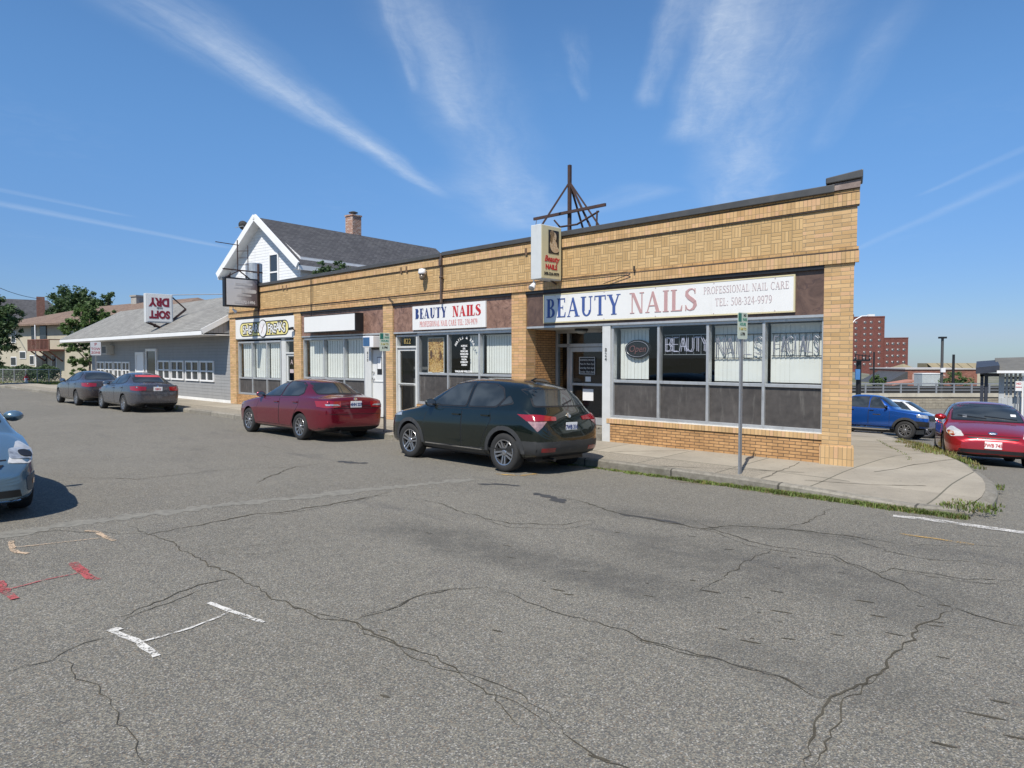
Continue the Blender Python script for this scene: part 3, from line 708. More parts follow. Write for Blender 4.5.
# pavement in facade coordinates: outer edge of the kerb
def side_pt(t, w=0.0):
    q = Vector((7.06, 10.1, 0)) + U_ * t - Vector((U_.y, -U_.x, 0)) * w; return q
def loc(p):                                  # world -> facade coordinates
    s, o = so(p.x, p.y); return (-s, -o)
KW = .16
def edge(w):
    """outline of the pavement, w metres in from the kerb's street face"""
    pts = [(-64 + 64 * i / 60 + 0.0, -CURB + w) for i in range(61)]
    pts = [(x, y) for x, y in pts if x < 1.3]
    A = (1.35, -CURB + w); Cn = (2.55 - w * 1.1, -CURB + w); B = loc(side_pt(0.5, w))
    for i in range(9):
        t = i / 8; pts.append(tuple((1 - t) ** 2 * A[k] + 2 * t * (1 - t) * Cn[k] + t * t * B[k] for k in (0, 1)))
    pts += [loc(side_pt(.5 + 33 * (i / 40), w)) for i in range(1, 41)]
    return pts
E0, E1, E2 = edge(0), edge(.03), edge(KW)
def inner(i, n):
    x, y = E2[i]
    if i < 61: return (min(x, .02), -.03)
    if i < 70: return (.02 - .0, -.03)
    return loc(side_pt(.5 + 33 * ((i - 69) / 40), 1.83))
n_e = len(E2)
def szl(x, y): w = FW(x, y); return sz(w.x, w.y)
def gzl(x, y): w = FW(x, y); return gz(w.x, w.y)
pav = MB(); kerb = MB(); K = 6
n_main = len(E2) - 49
rows = []
for i, (x, y) in enumerate(E2):
    if i < n_main: a = (min(x, -.15), .07)
    elif i < n_main + 9: a = (-.15, .07)
    else: a = loc(side_pt(.5 + 33 * ((i - n_main - 8) / 40), 2.12))
    rows.append([(a[0] + (x - a[0]) * k / K, a[1] + (y - a[1]) * k / K) for k in range(K + 1)])
vs = [(p[0], p[1], szl(*p)) for r in rows for p in r]; n = K + 1
pav.add(vs, [(i * n + j, i * n + j + 1, (i + 1) * n + j + 1, (i + 1) * n + j) for i in range(len(rows) - 1) for j in range(K)])
pr = random.Random(19)
for (xa, ya, xb, yb) in ((-4.2, -1.2, -3.1, -.1), (-2.6, -2.0, -.4, -1.0), (-.2, -1.6, 1.3, -.9), (-9, -1.9, -7.4, -.2), (.4, -.3, 1.0, 3.2), (-.9, -.15, -.7, -1.95), (-12, -.3, -11, -1.9)):
    n_ = 14; L_ = []; ox = 0.0                      # hairline breaks in the slabs
    for i in range(n_ + 1):
        t_ = i / n_; ox = ox * .7 + pr.uniform(-.05, .05); x_, y_ = xa + (xb - xa) * t_ + ox, ya + (yb - ya) * t_ + ox * .6; w_ = pr.uniform(.003, .009)
        L_ += [(x_ - w_, y_ + w_, szl(x_, y_) + .004), (x_ + w_, y_ - w_, szl(x_, y_) + .004)]
    pav.add(L_, [(2 * i, 2 * i + 1, 2 * i + 3, 2 * i + 2) for i in range(n_)], 1)
tag(pav.build('pavement', [M_concrete, M_crack], loc=(C0.x, C0.y, 0), rotz=AF, smooth=True, fix=False), kind='structure')
rk = random.Random(3)
vs = []
for i in range(n_e):
    a, b, c = E2[i], E1[i], E0[i]; sag = .012 * rk.uniform(-1, 1) - (.05 if i > n_main + 2 and i < n_main + 14 else 0)
    vs += [(a[0], a[1], szl(*a) + .004 + sag * .3), (b[0], b[1], szl(*b) + sag), (c[0], c[1] , szl(*c) - .025 + sag), (c[0], c[1], gzl(*c) - .1)]
kerb.add(vs, [(i * 4 + j, i * 4 + j + 1, i * 4 + 5 + j, i * 4 + 4 + j) for i in range(n_e - 1) for j in range(3)])
tag(kerb.build('kerb', M_kerb, loc=(C0.x, C0.y, 0), rotz=AF), kind='structure')

# weeds: stuff along the kerb and in the joints
def blades(mb, p, h, n, rnd, spread, m=0, wid=.007):
    for _ in range(n):
        a = rnd.uniform(0, 6.283); r = spread * math.sqrt(rnd.random()); b = Vector((p[0] + r * math.cos(a), p[1] + r * math.sin(a), p[2] - .01))
        hh = h * rnd.uniform(.4, 1.2); l = rnd.uniform(0, 6.283); lean = Vector((math.cos(l), math.sin(l), 0)) * hh * rnd.uniform(.1, .8); w = Vector((-math.sin(l), math.cos(l), 0)) * wid * rnd.uniform(.6, 1.6)
        q = b + lean * .45 + Vector((0, 0, hh * .65)); t = b + lean + Vector((0, 0, hh))
        mb.add([b - w, b + w, q + w * .7, q - w * .7, t], [(0, 1, 2, 3), (3, 2, 4)], m if rnd.random() > .22 else 1)
wd = MB(); rnd = random.Random(11)
for i in range(2000):                          # the gutter in front of the corner shop
    x = rnd.uniform(-5.0, 2.0); y = -CURB - .01 - abs(rnd.gauss(0, .05)) - max(0, min(.10, .04 * x + .05)) * rnd.random()
    dens = sstep(-6.0, -1.0, x) * (.5 + .5 * math.sin(x * 7) ** 2) if x < -.9 else 1.0
    if rnd.random() > dens * .95: continue
    w = FW(x, y); blades(wd, (w.x, w.y, gz(w.x, w.y)), .030 + .035 * dens, 11, rnd, .07)
for x0, x1, k, hh in ((-7, -4, 14, .10), (-14, -9.2, 20, .07), (-26.5, -23.5, 60, .12), (-31, -25, 40, .08)):
    for i in range(k):
        x = rnd.uniform(x0, x1); w = FW(x, -CURB + rnd.uniform(-.06, .2)); blades(wd, (w.x, w.y, sz(w.x, w.y) - .06), hh, 9, rnd, .07)
for i in range(300):                          # right-hand kerb edge and verge
    t = rnd.uniform(1.5, 17); far = rnd.random() < .55
    q = side_pt(t, rnd.uniform(-.03, .5) if far and 4.5 < t < 13 else rnd.uniform(-.04, .06)); 
    if not (4.5 < t < 13) and rnd.random() < .45: continue
    blades(wd, (q.x, q.y, sz(q.x, q.y) - .01), .11 if 4.5 < t < 13 else .06, 9, rnd, .10, 0 if rnd.random() < .5 else 1)
for i in range(60):
    t = rnd.uniform(-.6, .5); q = side_pt(t, rnd.uniform(-.1, .16)) if t > .2 else FW(2.0 + rnd.uniform(-.35, .25), -CURB + .4 + rnd.uniform(-.3, .3)); blades(wd, (q.x, q.y, min(sz(q.x, q.y), gz(q.x, q.y) + .08)), .06, 10, rnd, .07)
for i in range(70):                           # joint running back from the corner
    t = rnd.uniform(2.0, 14); q = side_pt(t, .95 + rnd.uniform(-.02, .02)); blades(wd, (q.x, q.y, sz(q.x, q.y)), .03, 4, rnd, .05)
tag(wd.build('weeds', [M_grass, M_dry], fix=False), 'green weeds growing along the kerb and in the pavement joints', 'weeds', kind='stuff')
# ------------------------------------------------------------------ the brick shop building (facade coordinates; pavement at z = .13)
shop = thing('brick_building', 'long single storey tan brick shop building with four storefronts on the corner', 'building', (C0.x, C0.y, 0), AF)
SX = -.334; SY = .9425                       # run of the side wall in facade coordinates
LEFT = -23.74
def P(mb, name, m, bevel=0, parent=None, **k):
    # the corner is an acute one: whatever ends there follows the side wall backwards
    mb.v = [(x - .355 * max(0, y + .05), y, z) if x > -.56 else (x, y, z) for x, y, z in mb.v]
    return mb.build(name, m, parent or shop, bevel=bevel, **k)
# --- upper wall
w = MB()
D0 = 15.0
w.prism([(0, 0)] * 0 or [(LEFT, 3.52), (-.06, 3.52), (-.06, 4.72), (LEFT, 4.62)], .03, .32, 0)
P(w, 'upper_wall', M_brick)
b = MB(); b.prism([(LEFT + .5, 3.80), (-.95, 3.80), (-.95, 4.46), (LEFT + .5, 4.38)], -.004, .03); P(b, 'basketweave_panel', M_basket)
b = MB(); b.prism([(-.95, 3.80), (-.04, 3.80), (-.04, 4.47), (-.95, 4.46)], -.004, .03); P(b, 'end_panel', M_brick)
b = MB(); b.prism([(LEFT, 3.80), (LEFT + .5, 3.80), (LEFT + .5, 4.38), (LEFT, 4.38)], -.004, .03); P(b, 'end_panel', M_brick)
b = MB(); b.prism([(LEFT, 3.54), (.0, 3.54), (.0, 3.725), (LEFT, 3.70)], -.045, .03); P(b, 'lower_soldier_course', M_soldier)
b = MB(); b.prism([(LEFT, 3.735), (-.01, 3.745), (-.01, 3.80), (LEFT, 3.795)], -.028, .03); P(b, 'brick_ledge', M_thin)
b = MB(); b.prism([(LEFT, 4.40), (-.005, 4.49), (-.005, 4.685), (LEFT, 4.575)], -.038, .03); P(b, 'upper_soldier_course', M_soldier)
b = MB(); b.prism([(LEFT, 4.59), (-.01, 4.70), (-.01, 4.755), (LEFT, 4.635)], -.028, .03); P(b, 'top_course', M_thin)
b = MB(); b.prism([(-10.58, 4.687), (-.40, 4.735), (-.40, 4.865), (-10.58, 4.79)], -.085, .42); b.prism([(LEFT - .03, 4.60), (-10.6, 4.665), (-10.6, 4.775), (LEFT - .03, 4.70)], -.08, .42); P(b, 'parapet_coping', M_cope, .012)
b = MB(); b.prism([(-.54, 4.885), (.045, 4.90), (.055, 5.035), (-.54, 4.985)], -.10, .40); P(b, 'corner_cap', M_cope, .015)
b = MB(); b.prism([(-.45, 4.76), (.0, 4.76), (.01, 4.888), (-.45, 4.878)], -.06, .36); P(b, 'rotten_cap_board', mat('weathered_board', (.22, .17, .15), .9, 0, .4, 8, grime=(.42, .36, .33)))
for nm, zl, zr, y in (('shadow_line', 4.375, 4.465, -.03), ('shadow_line', 3.70, 3.727, -.036), ('shadow_line', 4.572, 4.684, -.024)):
    b = MB(); b.prism([(LEFT, zl), (-.01, zr), (-.01, zr + .020), (LEFT, zl + .020)], y, .03); P(b, nm, mat('shadow_line_dark', (.05, .038, .03), .8, 0, .3, 10))  # thin dark strips painted in as the shadow lines below the projecting courses
# --- side and rear masonry, roof
b = MB(); q = 19.0
def sidewall(z0, z1, x, t=.25):
    a = [(x - .20, .33), (x - .20 + SX * q, .33 + SY * q), (x - .20 + SX * q - t, .33 + SY * q), (x - .20 - t, .33)]
    b.add([(p[0], p[1], z0) for p in a] + [(p[0], p[1], z1) for p in a], [(0, 1, 2, 3), (4, 7, 6, 5), (0, 4, 5, 1), (1, 5, 6, 2), (2, 6, 7, 3), (3, 7, 4, 0)])
sidewall(-2.2, 4.70, -.05)
b.box(LEFT, .32, .0, LEFT + .25, 18.5, 4.58)
b.box(LEFT, 18.3, -1.0, SX * q - .3, 18.55, 4.5)
b.build('side_wall', M_brick, shop)
b = MB(); b.add([(LEFT + .1, .3, 4.25), (-.4, .3, 4.25), (SX * q - .4, 18.2, 4.25), (LEFT + .1, 18.4, 4.25)], [(0, 1, 2, 3)]); b.build('flat_roof', mat('roof_membrane', (.16, .16, .16), .9, 0, .3, 1), shop)
# --- piers
def pier(x0, x1, y0=-.004, top=3.54, base=True, deep=.34):
    b = MB(); b.box(x0, y0, .0, x1, deep, top); P(b, 'brick_pier', M_brick)
PIERS = [(-8.03, -7.55), (-13.36, -12.88), (-18.65, -18.16), (LEFT, -23.20)]
for a in PIERS: pier(*a)
b = MB(); b.box(-.575, -.006, .44, -.075, .34, 3.54); P(b, 'corner_pier', M_brick)
b = MB(); b.box(-.60, -.04, .0, -.03, .36, .445); P(b, 'corner_pier_base', M_soldier, .006)
# --- marble sign bands
for x0, x1 in ((-7.55, -.575), (-12.88, -8.03), (-18.16, -13.36), (-23.20, -18.65)):
    b = MB(); b.box(x0, .035, 2.70, x1, .30, 3.54); P(b, 'marble_band', M_marble2 if x1 > -1 else M_marble)
    b = MB(); b.box(x0, .02, 2.655, x1, .28, 2.70); P(b, 'band_flashing', M_alu)
    b = MB(); b.box(x0, -.02, 3.47, x1, .034, 3.539); P(b, 'band_shadow_strip', M_black)  # black strip standing in for the shade beneath the lower soldier course
# --- storefront interior, dark behind the glass
b = MB()
for z0, z1 in ((.24, .30), (2.72, 2.76)):
    pl = [(-5.3, .4), (-.74, .4), (-1.92, 3.7), (-5.3, 3.7)]; b.add([(p[0], p[1], z0) for p in pl] + [(p[0], p[1], z1) for p in pl], [(0, 1, 2, 3), (4, 7, 6, 5), (0, 4, 5, 1), (1, 5, 6, 2), (2, 6, 7, 3), (3, 7, 4, 0)])
b.box(-5.2, 3.6, .3, -1.9, 3.7, 2.72); b.box(-5.3, .4, .3, -5.22, 3.7, 2.72); b.quad((-.76, .4, .3), (-1.94, 3.7, .3), (-1.94, 3.7, 2.72), (-.76, .4, 2.72))
b.box(-12.9, 3.4, .3, -8, 3.5, 2.7); b.box(-12.9, .4, .24, -8, 3.5, .3); b.box(-12.9, .31, 2.72, -8, 3.5, 2.76); b.box(-8.1, .4, .3, -8.02, 3.5, 2.7); b.box(-12.98, .4, .3, -12.9, 3.5, 2.7)
b.box(-18.2, 2.4, .3, -13.4, 2.5, 2.7); b.box(-18.2, .4, .24, -13.4, 2.5, .3); b.box(-18.2, .31, 2.72, -13.4, 2.5, 2.76); b.box(-13.48, .4, .3, -13.4, 2.5, 2.7); b.box(-18.28, .4, .3, -18.2, 2.5, 2.7)
b.box(-23.2, 2.4, .3, -18.7, 2.5, 2.7); b.box(-23.2, .4, .24, -18.7, 2.5, .3); b.box(-23.2, .31, 2.72, -18.7, 2.5, 2.76); b.box(-18.78, .4, .3, -18.7, 2.5, 2.7); b.box(-23.28, .4, .3, -23.2, 2.5, 2.7)
P(b, 'shop_interior', M_dark)
# --- storefront windows
def blind(parent, x0, x1, z0, z1, y=.30, pitch=.085):
    mb = MB(); n = max(2, int((x1 - x0) / pitch)); rr = random.Random(int(x0 * 100))
    for i in range(n):
        a = x0 + (x1 - x0) * i / n; c = x0 + (x1 - x0) * (i + 1) / n; t = rr.uniform(-.006, .006)
        mb.add([(a, y + .004 + t * .5, z0), (c + .004, y - .007, z0), (c + .004, y - .007, z1), (a, y + .004 + t * .5, z1)], [(0, 1, 2, 3)])
    mb.box(x0, y - .02, z1, x1, y + .02, z1 + .03)
    return mb.build('blind', M_blind, parent)
def storefront(xs, z0, zt, z1, y=.12, bw=.055, wide_left=0.0, panel=True, glass=True):
    """aluminium frame with upper panes and lower boards; returns the frame object"""
    f = MB(); h = bw / 2
    f.box(xs[0] - .03, y - .05, z1 - .02, xs[-1] + .03, y + .09, z1 + .055)
    f.box(xs[0] - .03, y - .05, z0 - .05, xs[-1] + .03, y + .09, z0 + .02)
    for i, x in enumerate(xs): f.box(x - h, y - .045, z0 + .02, x + h, y + .085, z1 - .02)
    for a, c in zip(xs[:-1], xs[1:]): f.box(a + h, y - .03, zt - .03, c - h, y + .07, zt + .03)
    fr = f.build('shop_window', M_alu, shop, bevel=.005)
    for a, c in zip(xs[:-1], xs[1:]):
        g = MB(); g.quad((a + h, y + .02, zt + .03), (c - h, y + .02, zt + .03), (c - h, y + .02, z1 - .02), (a + h, y + .02, z1 - .02)); g.build('pane', M_glass, fr)
        g = MB(); g.box(a + h, y + .01, z0 + .02, c - h, y + .05, zt - .03); g.build('lower_board', M_panel, fr)
    return fr
W1 = storefront([-5.06, -3.91, -2.80, -1.67, -.60], .69, 1.45, 2.62)
for x0, x1 in ((-5.0, -4.28), (-2.95, -2.84), (-2.76, -1.72), (-1.63, -.66)): blind(W1, x0, x1, 1.50, 2.55)
k = MB(); k.box(-5.16, .045, .02, -.575, .32, .535); P(k, 'knee_wall', M_knee)
k = MB(); k.box(-5.17, .02, .535, -.575, .33, .635); P(k, 'knee_wall_cap', M_soldier)
k = MB(); k.box(-5.10, .03, .625, -.585, .12, .652); P(k, 'window_sill', mat('peeling_white_sill', (.62, .60, .55), .7, 0, .3, 10, grime=(.3, .26, .2)))
j = MB(); j.box(-5.30, .03, .0, -5.09, .30, 2.655); jm = j.build('door_jamb', M_lightpaint, shop, bevel=.006)
nm = MB()
for i, c in enumerate('824'): text(nm, c, TM(-5.20, .026, 2.12 - .10 * i), .12, .004, 0)
nm.build('house_number', M_blackl, jm)
W3 = storefront([-11.80, -10.52, -9.28, -8.07], .70, 1.51, 2.60)
blind(W3, -9.22, -8.12, 1.56, 2.52); blind(W3, -9.86, -9.32, 1.56, 2.52)
k = MB(); k.box(-11.84, .045, .02, -8.03, .32, .65); P(k, 'knee_wall', M_knee)
W4 = storefront([-18.12, -16.83, -15.61, -14.45], .62, 1.27, 2.58)
for x0, x1 in ((-17.95, -16.86), (-16.80, -15.64), (-15.58, -14.48)): blind(W4, x0, x1, 1.31, 2.52, .225, .14)
k = MB(); k.box(-18.16, .045, .02, -14.42, .32, .57); P(k, 'knee_wall', M_knee)
W5 = storefront([-23.16, -22.0, -20.83, -19.76], .58, 1.17, 2.54)
for x0, x1 in ((-23.0, -22.03), (-21.95, -20.86), (-20.78, -19.79)): blind(W5, x0, x1, 1.21, 2.48, .225, .16)
k = MB(); k.box(-23.20, .045, .02, -19.6, .32, .53); P(k, 'knee_wall', M_knee)
# --- doors
def door(x0, x1, z0, z1, ztop, m_frame, y=.14, glass=True, leaf=None, name='shop_door'):
    f = MB(); t = .055
    f.box(x0, y - .05, z0, x0 + t, y + .09, ztop); f.box(x1 - t, y - .05, z0, x1, y + .09, ztop); f.box(x0 + t, y - .05, ztop - t, x1 - t, y + .09, ztop); f.box(x0 + t, y - .05, z1, x1 - t, y + .08, z1 + t)
    o = f.build('door_frame', m_frame, shop, bevel=.004)
    d = MB(); s = .085; a, c = x0 + t, x1 - t
    d.box(a, y - .01, z0, a + s, y + .04, z1); d.box(c - s, y - .01, z0, c, y + .04, z1); d.box(a + s, y - .01, z1 - s, c - s, y + .04, z1); d.box(a + s, y - .01, z0, c - s, y + .04, z0 + .16); zm = z0 + (z1 - z0) * .46; d.box(a + s, y - .01, zm, c - s, y + .04, zm + .07)
    l = d.build(name, m_frame, shop, bevel=.004)
    g = MB(); g.quad((a + s, y + .012, z0 + .16), (c - s, y + .012, z0 + .16), (c - s, y + .012, zm), (a + s, y + .012, zm)); g.quad((a + s, y + .012, zm + .07), (c - s, y + .012, zm + .07), (c - s, y + .012, z1 - s), (a + s, y + .012, z1 - s)); g.build('pane', M_glass, l)
    g = MB(); g.quad((a, y + .012, z1 + t), (c, y + .012, z1 + t), (c, y + .012, ztop - t), (a, y + .012, ztop - t)); g.build('transom_pane', M_glass, o)
    hb = MB(); hb.bar((a + s, y - .05, zm + .035), (c - s, y - .05, zm + .035), .03); hb.build('push_bar', M_chrome, l)
    return o, l
o, l = door(-12.86, -11.86, .22, 2.24, 2.62, M_lightpaint)
nm = MB(); text(nm, '822', TM(-12.36, .13, 2.43), .22, .004, 0); nm.build('house_number', mat('gold_number', (.50, .36, .12), .35, .4, .1, 20), o)
st = MB(); st.box(-12.88, .0, .0, -11.84, .35, .22); P(st, 'door_step', M_kerb)
b = MB(); b.box(-12.8, .7, .2, -11.9, .75, 2.6); P(b, 'inner_screen', mat('dim_lobby_wall', (.12, .125, .13), .8, 0, .2, 2))
# white steel door of the blank-sign shop
d = MB(); d.box(-14.42, .07, .0, -14.10, .28, 2.66); P(d, 'wide_post', M_lightpaint, .006)
nm = MB()
for i, c in enumerate('820'): text(nm, c, TM(-14.27, .064, 2.10 - .11 * i), .12, .004, 0)
P(nm, 'house_number', M_blackl)
d = MB(); d.box(-14.10, .14, .16, -13.40, .20, 2.20); d.box(-14.02, .12, 1.22, -13.48, .14, 1.27); wdoor = P(d, 'white_door', mat('white_steel_door', (.60, .61, .60), .5, 0, .08, 4, grime=(.42, .42, .40)), .006)
g = MB(); g.box(-13.86, .13, 1.45, -13.62, .14, 1.98); g.box(-13.84, .126, 1.62, -13.64, .13, 1.96, 1); g.build('notice', [M_black, M_plate], wdoor)
g = MB()
g.cyl((-14.03, .13, 1.52), (-14.03, .08, 1.52), .03); g.cyl((-14.03, .13, 1.32), (-14.03, .07, 1.32), .035); g.build('knob', M_chrome, wdoor)
b = MB(); b.box(-14.10, .12, 2.20, -13.38, .28, 2.66); P(b, 'door_transom', M_panel)
b = MB(); b.box(-14.42, .16, .0, -13.36, .4, .16); P(b, 'door_step', M_kerb)
# glass door of the last shop
d = MB(); d.box(-19.70, .08, .0, -19.46, .28, 2.66); P(d, 'wide_post', M_lightpaint, .006)
o, l = door(-19.46, -18.68, .2, 2.10, 2.60, M_lightpaint)
g = MB(); g.box(-19.22, .145, 1.42, -18.95, .15, 1.55); text(g, 'A', TM(-19.08, .145, 1.80), .24, .004); g.build('door_lettering', M_greyl, l)
b = MB(); b.box(-19.46, .1, .0, -18.68, .4, .2); P(b, 'door_step', M_kerb)
# --- recessed entrance of the corner shop
RY = 1.08
b = MB(); b.box(-7.70, .34, .0, -7.555, RY + .3, 2.70); P(b, 'recess_wall', M_knee)
b = MB(); b.box(-5.33, .30, .0, -5.17, RY + .3, 2.70); P(b, 'recess_cheek', M_lightpaint)
b = MB(); b.box(-7.555, .0, .02, -5.30, RY, .30); b.box(-7.5, .7, .30, -5.33, RY, .34); P(b, 'entrance_step', M_kerb, .01)
b = MB(); b.box(-7.555, .28, 2.64, -5.17, RY + .3, 2.69); P(b, 'recess_soffit', M_lightpaint)
b = MB(); b.box(-7.5, RY + .45, .2, -5.2, RY + .5, 2.7); P(b, 'lobby_back', M_dark)
f = MB(); y = RY
for x in (-7.54, -7.17, -5.98, -5.42): f.box(x, y, .34, x + .07, y + .1, 2.64)
f.box(-7.47, y, 2.22, -5.42, y + .1, 2.30); f.box(-7.47, y, 2.56, -5.42, y + .1, 2.64)
ef = f.build('entrance_frame', M_alu, shop, bevel=.004)
g = MB(); g.quad((-7.47, y + .03, .4), (-7.17, y + .03, .4), (-7.17, y + .03, 2.22), (-7.47, y + .03, 2.22)); g.quad((-7.47, y + .03, 2.30), (-5.42, y + .03, 2.30), (-5.42, y + .03, 2.56), (-7.47, y + .03, 2.56)); g.quad((-5.91, y + .03, .4), (-5.42, y + .03, .4), (-5.42, y + .03, 2.22), (-5.91, y + .03, 2.22)); g.build('side_pane', M_glass, ef)
d = MB(); a, c = -7.10, -5.98
for x in (a, c - .09): d.box(x, y + .01, .35, x + .09, y + .06, 2.21)
d.box(a + .09, y + .01, 2.10, c - .09, y + .06, 2.21); d.box(a + .09, y + .01, .35, c - .09, y + .06, .52); d.box(a + .09, y + .01, 1.28, c - .09, y + .06, 1.34)
ed = d.build('entrance_door', M_alu, shop, bevel=.004)
g = MB(); g.quad((a + .09, y + .03, .52), (c - .09, y + .03, .52), (c - .09, y + .03, 1.28), (a + .09, y + .03, 1.28)); g.quad((a + .09, y + .03, 1.34), (c - .09, y + .03, 1.34), (c - .09, y + .03, 2.10), (a + .09, y + .03, 2.10)); g.build('pane', M_glass, ed)
g = MB(); g.box(-6.80, y + .016, 1.55, -6.30, y + .024, 1.98); hs = g.build('hours_notice', M_black, ed)
g = MB()
for i, t in enumerate(('BUSINESS HOURS', 'Mon-Fri 9am-7pm', 'Saturday 9am-6pm', 'Sunday 10am-4pm')): text(g, t, TM(-6.55, y + .013, 1.90 - .095 * i), .062, .003)
for q in ((-6.79, 1.96, -6.31, 1.972), (-6.79, 1.558, -6.31, 1.57), (-6.79, 1.57, -6.778, 1.96), (-6.322, 1.57, -6.31, 1.96)): g.box(q[0], y + .012, q[1], q[2], y + .016, q[3])
g.build('lettering', M_white, hs)
g = MB(); g.box(-6.68, y + .016, .92, -6.36, y + .024, 1.20); g.build('paper_notice', M_plate, ed); g = MB(); g.box(-6.60, y + .016, 1.38, -6.44, y + .024, 1.50); g.build('paper_notice', M_plate, ed)
# brick streaks: expansion joints and dark vents in the top course
b = MB()
for x in (-7.3, -7.55, -12.2, -12.45, -19.1, -19.35): b.box(x, -.042, 4.44 + x * .004, x + .07, -.03, 4.60 + x * .004)
P(b, 'parapet_vent', mat('dark_brick', (.15, .09, .05), .9, 0, .3, 10))
# roof edge: cables drawn along the ledge and a conduit
b = MB(); b.tube([(LEFT, -.09, 3.74), (-16, -.085, 3.735), (-8, -.085, 3.745), (-4.6, -.085, 3.75), (-4.5, -.085, 3.70), (-5.2, -.085, 3.55)], .008, 5); b.tube([(-17.3, -.09, 4.6), (-17.32, -.09, 3.6), (-17.3, -.08, 2.8)], .016, 6); b.tube([(-4.4, -.09, 3.86), (-4.4, -.09, 3.75)], .018, 6); b.tube([(-13.0, -.09, 3.74), (-12.7, -.1, 3.56)], .012, 5); P(b, 'cable', M_black)
b = MB(); b.box(-10.63, -.11, 3.42, -10.57, -.03, 4.74); b.cyl((-10.60, -.11, 4.6), (-10.60, -.11, 4.42), .045); b.box(-10.66, -.12, 4.1, -10.54, -.03, 4.14); P(b, 'drain_pipe', mat('brown_pipe', (.10, .075, .065), .6, .2, .25, 10, grime=(.2, .12, .08)), .02)
# ------------------------------------------------------------------ things on and about the shop front
RZ90 = Matrix.Rotation(R(90), 4, 'Z')
def FX(px, py, y=0.0):
    """facade x and height of the point seen at a pixel on the plane y metres into the building"""
    r = ray(px, py); o = Vector((0, 0, EYE)); n = -N_; p0 = C0 + n * y
    t = (p0 - o).dot(n) / r.dot(n); q = o + r * t
    return -(q - C0).dot(D_), q.z
def board(name, label, x0, x1, z0, z1, y, th, m=None, frame=None, group='painted shop signs over the storefronts'):
    t = fthing(name, label, 'sign', (x0 + x1) / 2, y, (z0 + z1) / 2, group)
    w, h = (x1 - x0) / 2, (z1 - z0) / 2
    b = MB(); b.box(-w, -th, -h, w, 0, h); b.build('sign_board', m or M_white, t, bevel=.004)
    if frame:
        f = MB(); e = .025
        f.box(-w - e, -th - .006, -h - e, w + e, .01, -h); f.box(-w - e, -th - .006, h, w + e, .01, h + e); f.box(-w - e, -th - .006, -h, -w, .01, h); f.box(w, -th - .006, -h, w + e, .01, h)
        f.build('frame', frame, t)
    return t, w, h
# corner shop board
t, w, h = board('shop_sign', 'long white board with faded blue and rose serif letters over the corner shop', -6.97, -1.10, 2.785, 3.40, .034, .03, frame=M_cream)
L = MB(); serif(L, 'BEAUTY', -w + .07, -w + 2.16, -.031, -h + .10, .43, 0); L.build('lettering', M_blue, t)
L = MB(); serif(L, 'NAILS', -w + 2.40, -w + 3.97, -.031, -h + .10, .43, 0); L.build('lettering', M_rose, t)
L = MB(); serif(L, 'PROFESSIONAL NAIL CARE', -w + 4.12, w - .08, -.031, .09, .135, 0, T=.12, depth=.003); serif(L, 'TEL: 508-324-9979', -w + 4.36, w - .39, -.031, -.15, .145, 0, T=.12, depth=.003); L.build('small_lettering', M_greyl, t)
b = MB()
for x in (-2.6, -1.2, .1, 1.4, 2.6):
    for z in (-h + .02, h - .02): b.cyl((x, -.036, z), (x, -.03, z), .012, n=6)
b.build('screw', M_greyl, t)
# middle shop board
t, w, h = board('shop_sign', 'shorter white board with bold navy and red serif letters and a red subtitle', -11.93, -8.94, 2.735, 3.40, .034, .05)
L = MB(); serif(L, 'BEAUTY', -w + .13, -w + 1.47, -.051, -.02, .28, 0, T=.25); L.build('lettering', M_navy, t)
L = MB(); serif(L, 'NAILS', -w + 1.72, w - .18, -.051, -.02, .28, 0, T=.25); L.build('lettering', M_red, t)
L = MB(); serif(L, 'PROFESSIONAL NAIL CARE TEL: 324-9979', -w + .33, w - .30, -.051, -.25, .15, 0, T=.16, depth=.003); L.build('small_lettering', M_pinkl, t)
# blank box sign
t = fthing('box_sign', 'blank white box sign with black sides over the shop left of the air conditioner', 'sign', -15.95, .034, 3.06)
b = MB(); b.box(-1.53, -.30, -.28, 1.53, 0, .28); b.build('sign_case', M_black, t, bevel=.01)
b = MB(); b.box(-1.50, -.308, -.25, 1.50, -.29, .25); b.build('sign_face', M_white, t)
# barber board with yellow lozenge
t, w, h = board('shop_sign', 'white board with white graffiti letters on a yellow rounded panel round a disc', -23.20, -18.60, 2.69, 3.44, .034, .04)
def lozenge(x0, x1, z0, z1, n=10):
    r = (z1 - z0) / 2; c = (z0 + z1) / 2
    return [(x1 - r + r * math.sin(a), c - r * math.cos(a)) for a in [math.pi * i / n for i in range(n + 1)]] + [(x0 + r - r * math.sin(a), c + r * math.cos(a)) for a in [math.pi * i / n for i in range(n + 1)]]
b = MB(); b.prism(lozenge(-1.92, 1.92, -.30, .25), -.043, -.03); b.build('panel_outline', M_blackl, t)
b = MB(); b.prism(lozenge(-1.88, 1.88, -.26, .21), -.046, -.03); b.build('yellow_panel', mat('pale_yellow', (.66, .58, .22), .5, 0, .1, 6), t)
rr = random.Random(4)
def graffiti(word, x0, x1):
    n = len(word); a = MB(); c = MB()
    for i, ch in enumerate(word):
        x = x0 + (x1 - x0) * (i + .5) / n; z = -.03 + rr.uniform(-.045, .045); q = Matrix.Rotation(R(rr.uniform(-9, 9)), 4, 'Y')
        text(a, ch, TM(x, -.050 - .0005 * i, z, q), .46, .004, offset=.035); text(c, ch, TM(x, -.056 - .0005 * i, z, q), .42, .004, offset=.008)
    a.build('letter_outline', M_blackl, t); c.build('lettering', M_white, t)
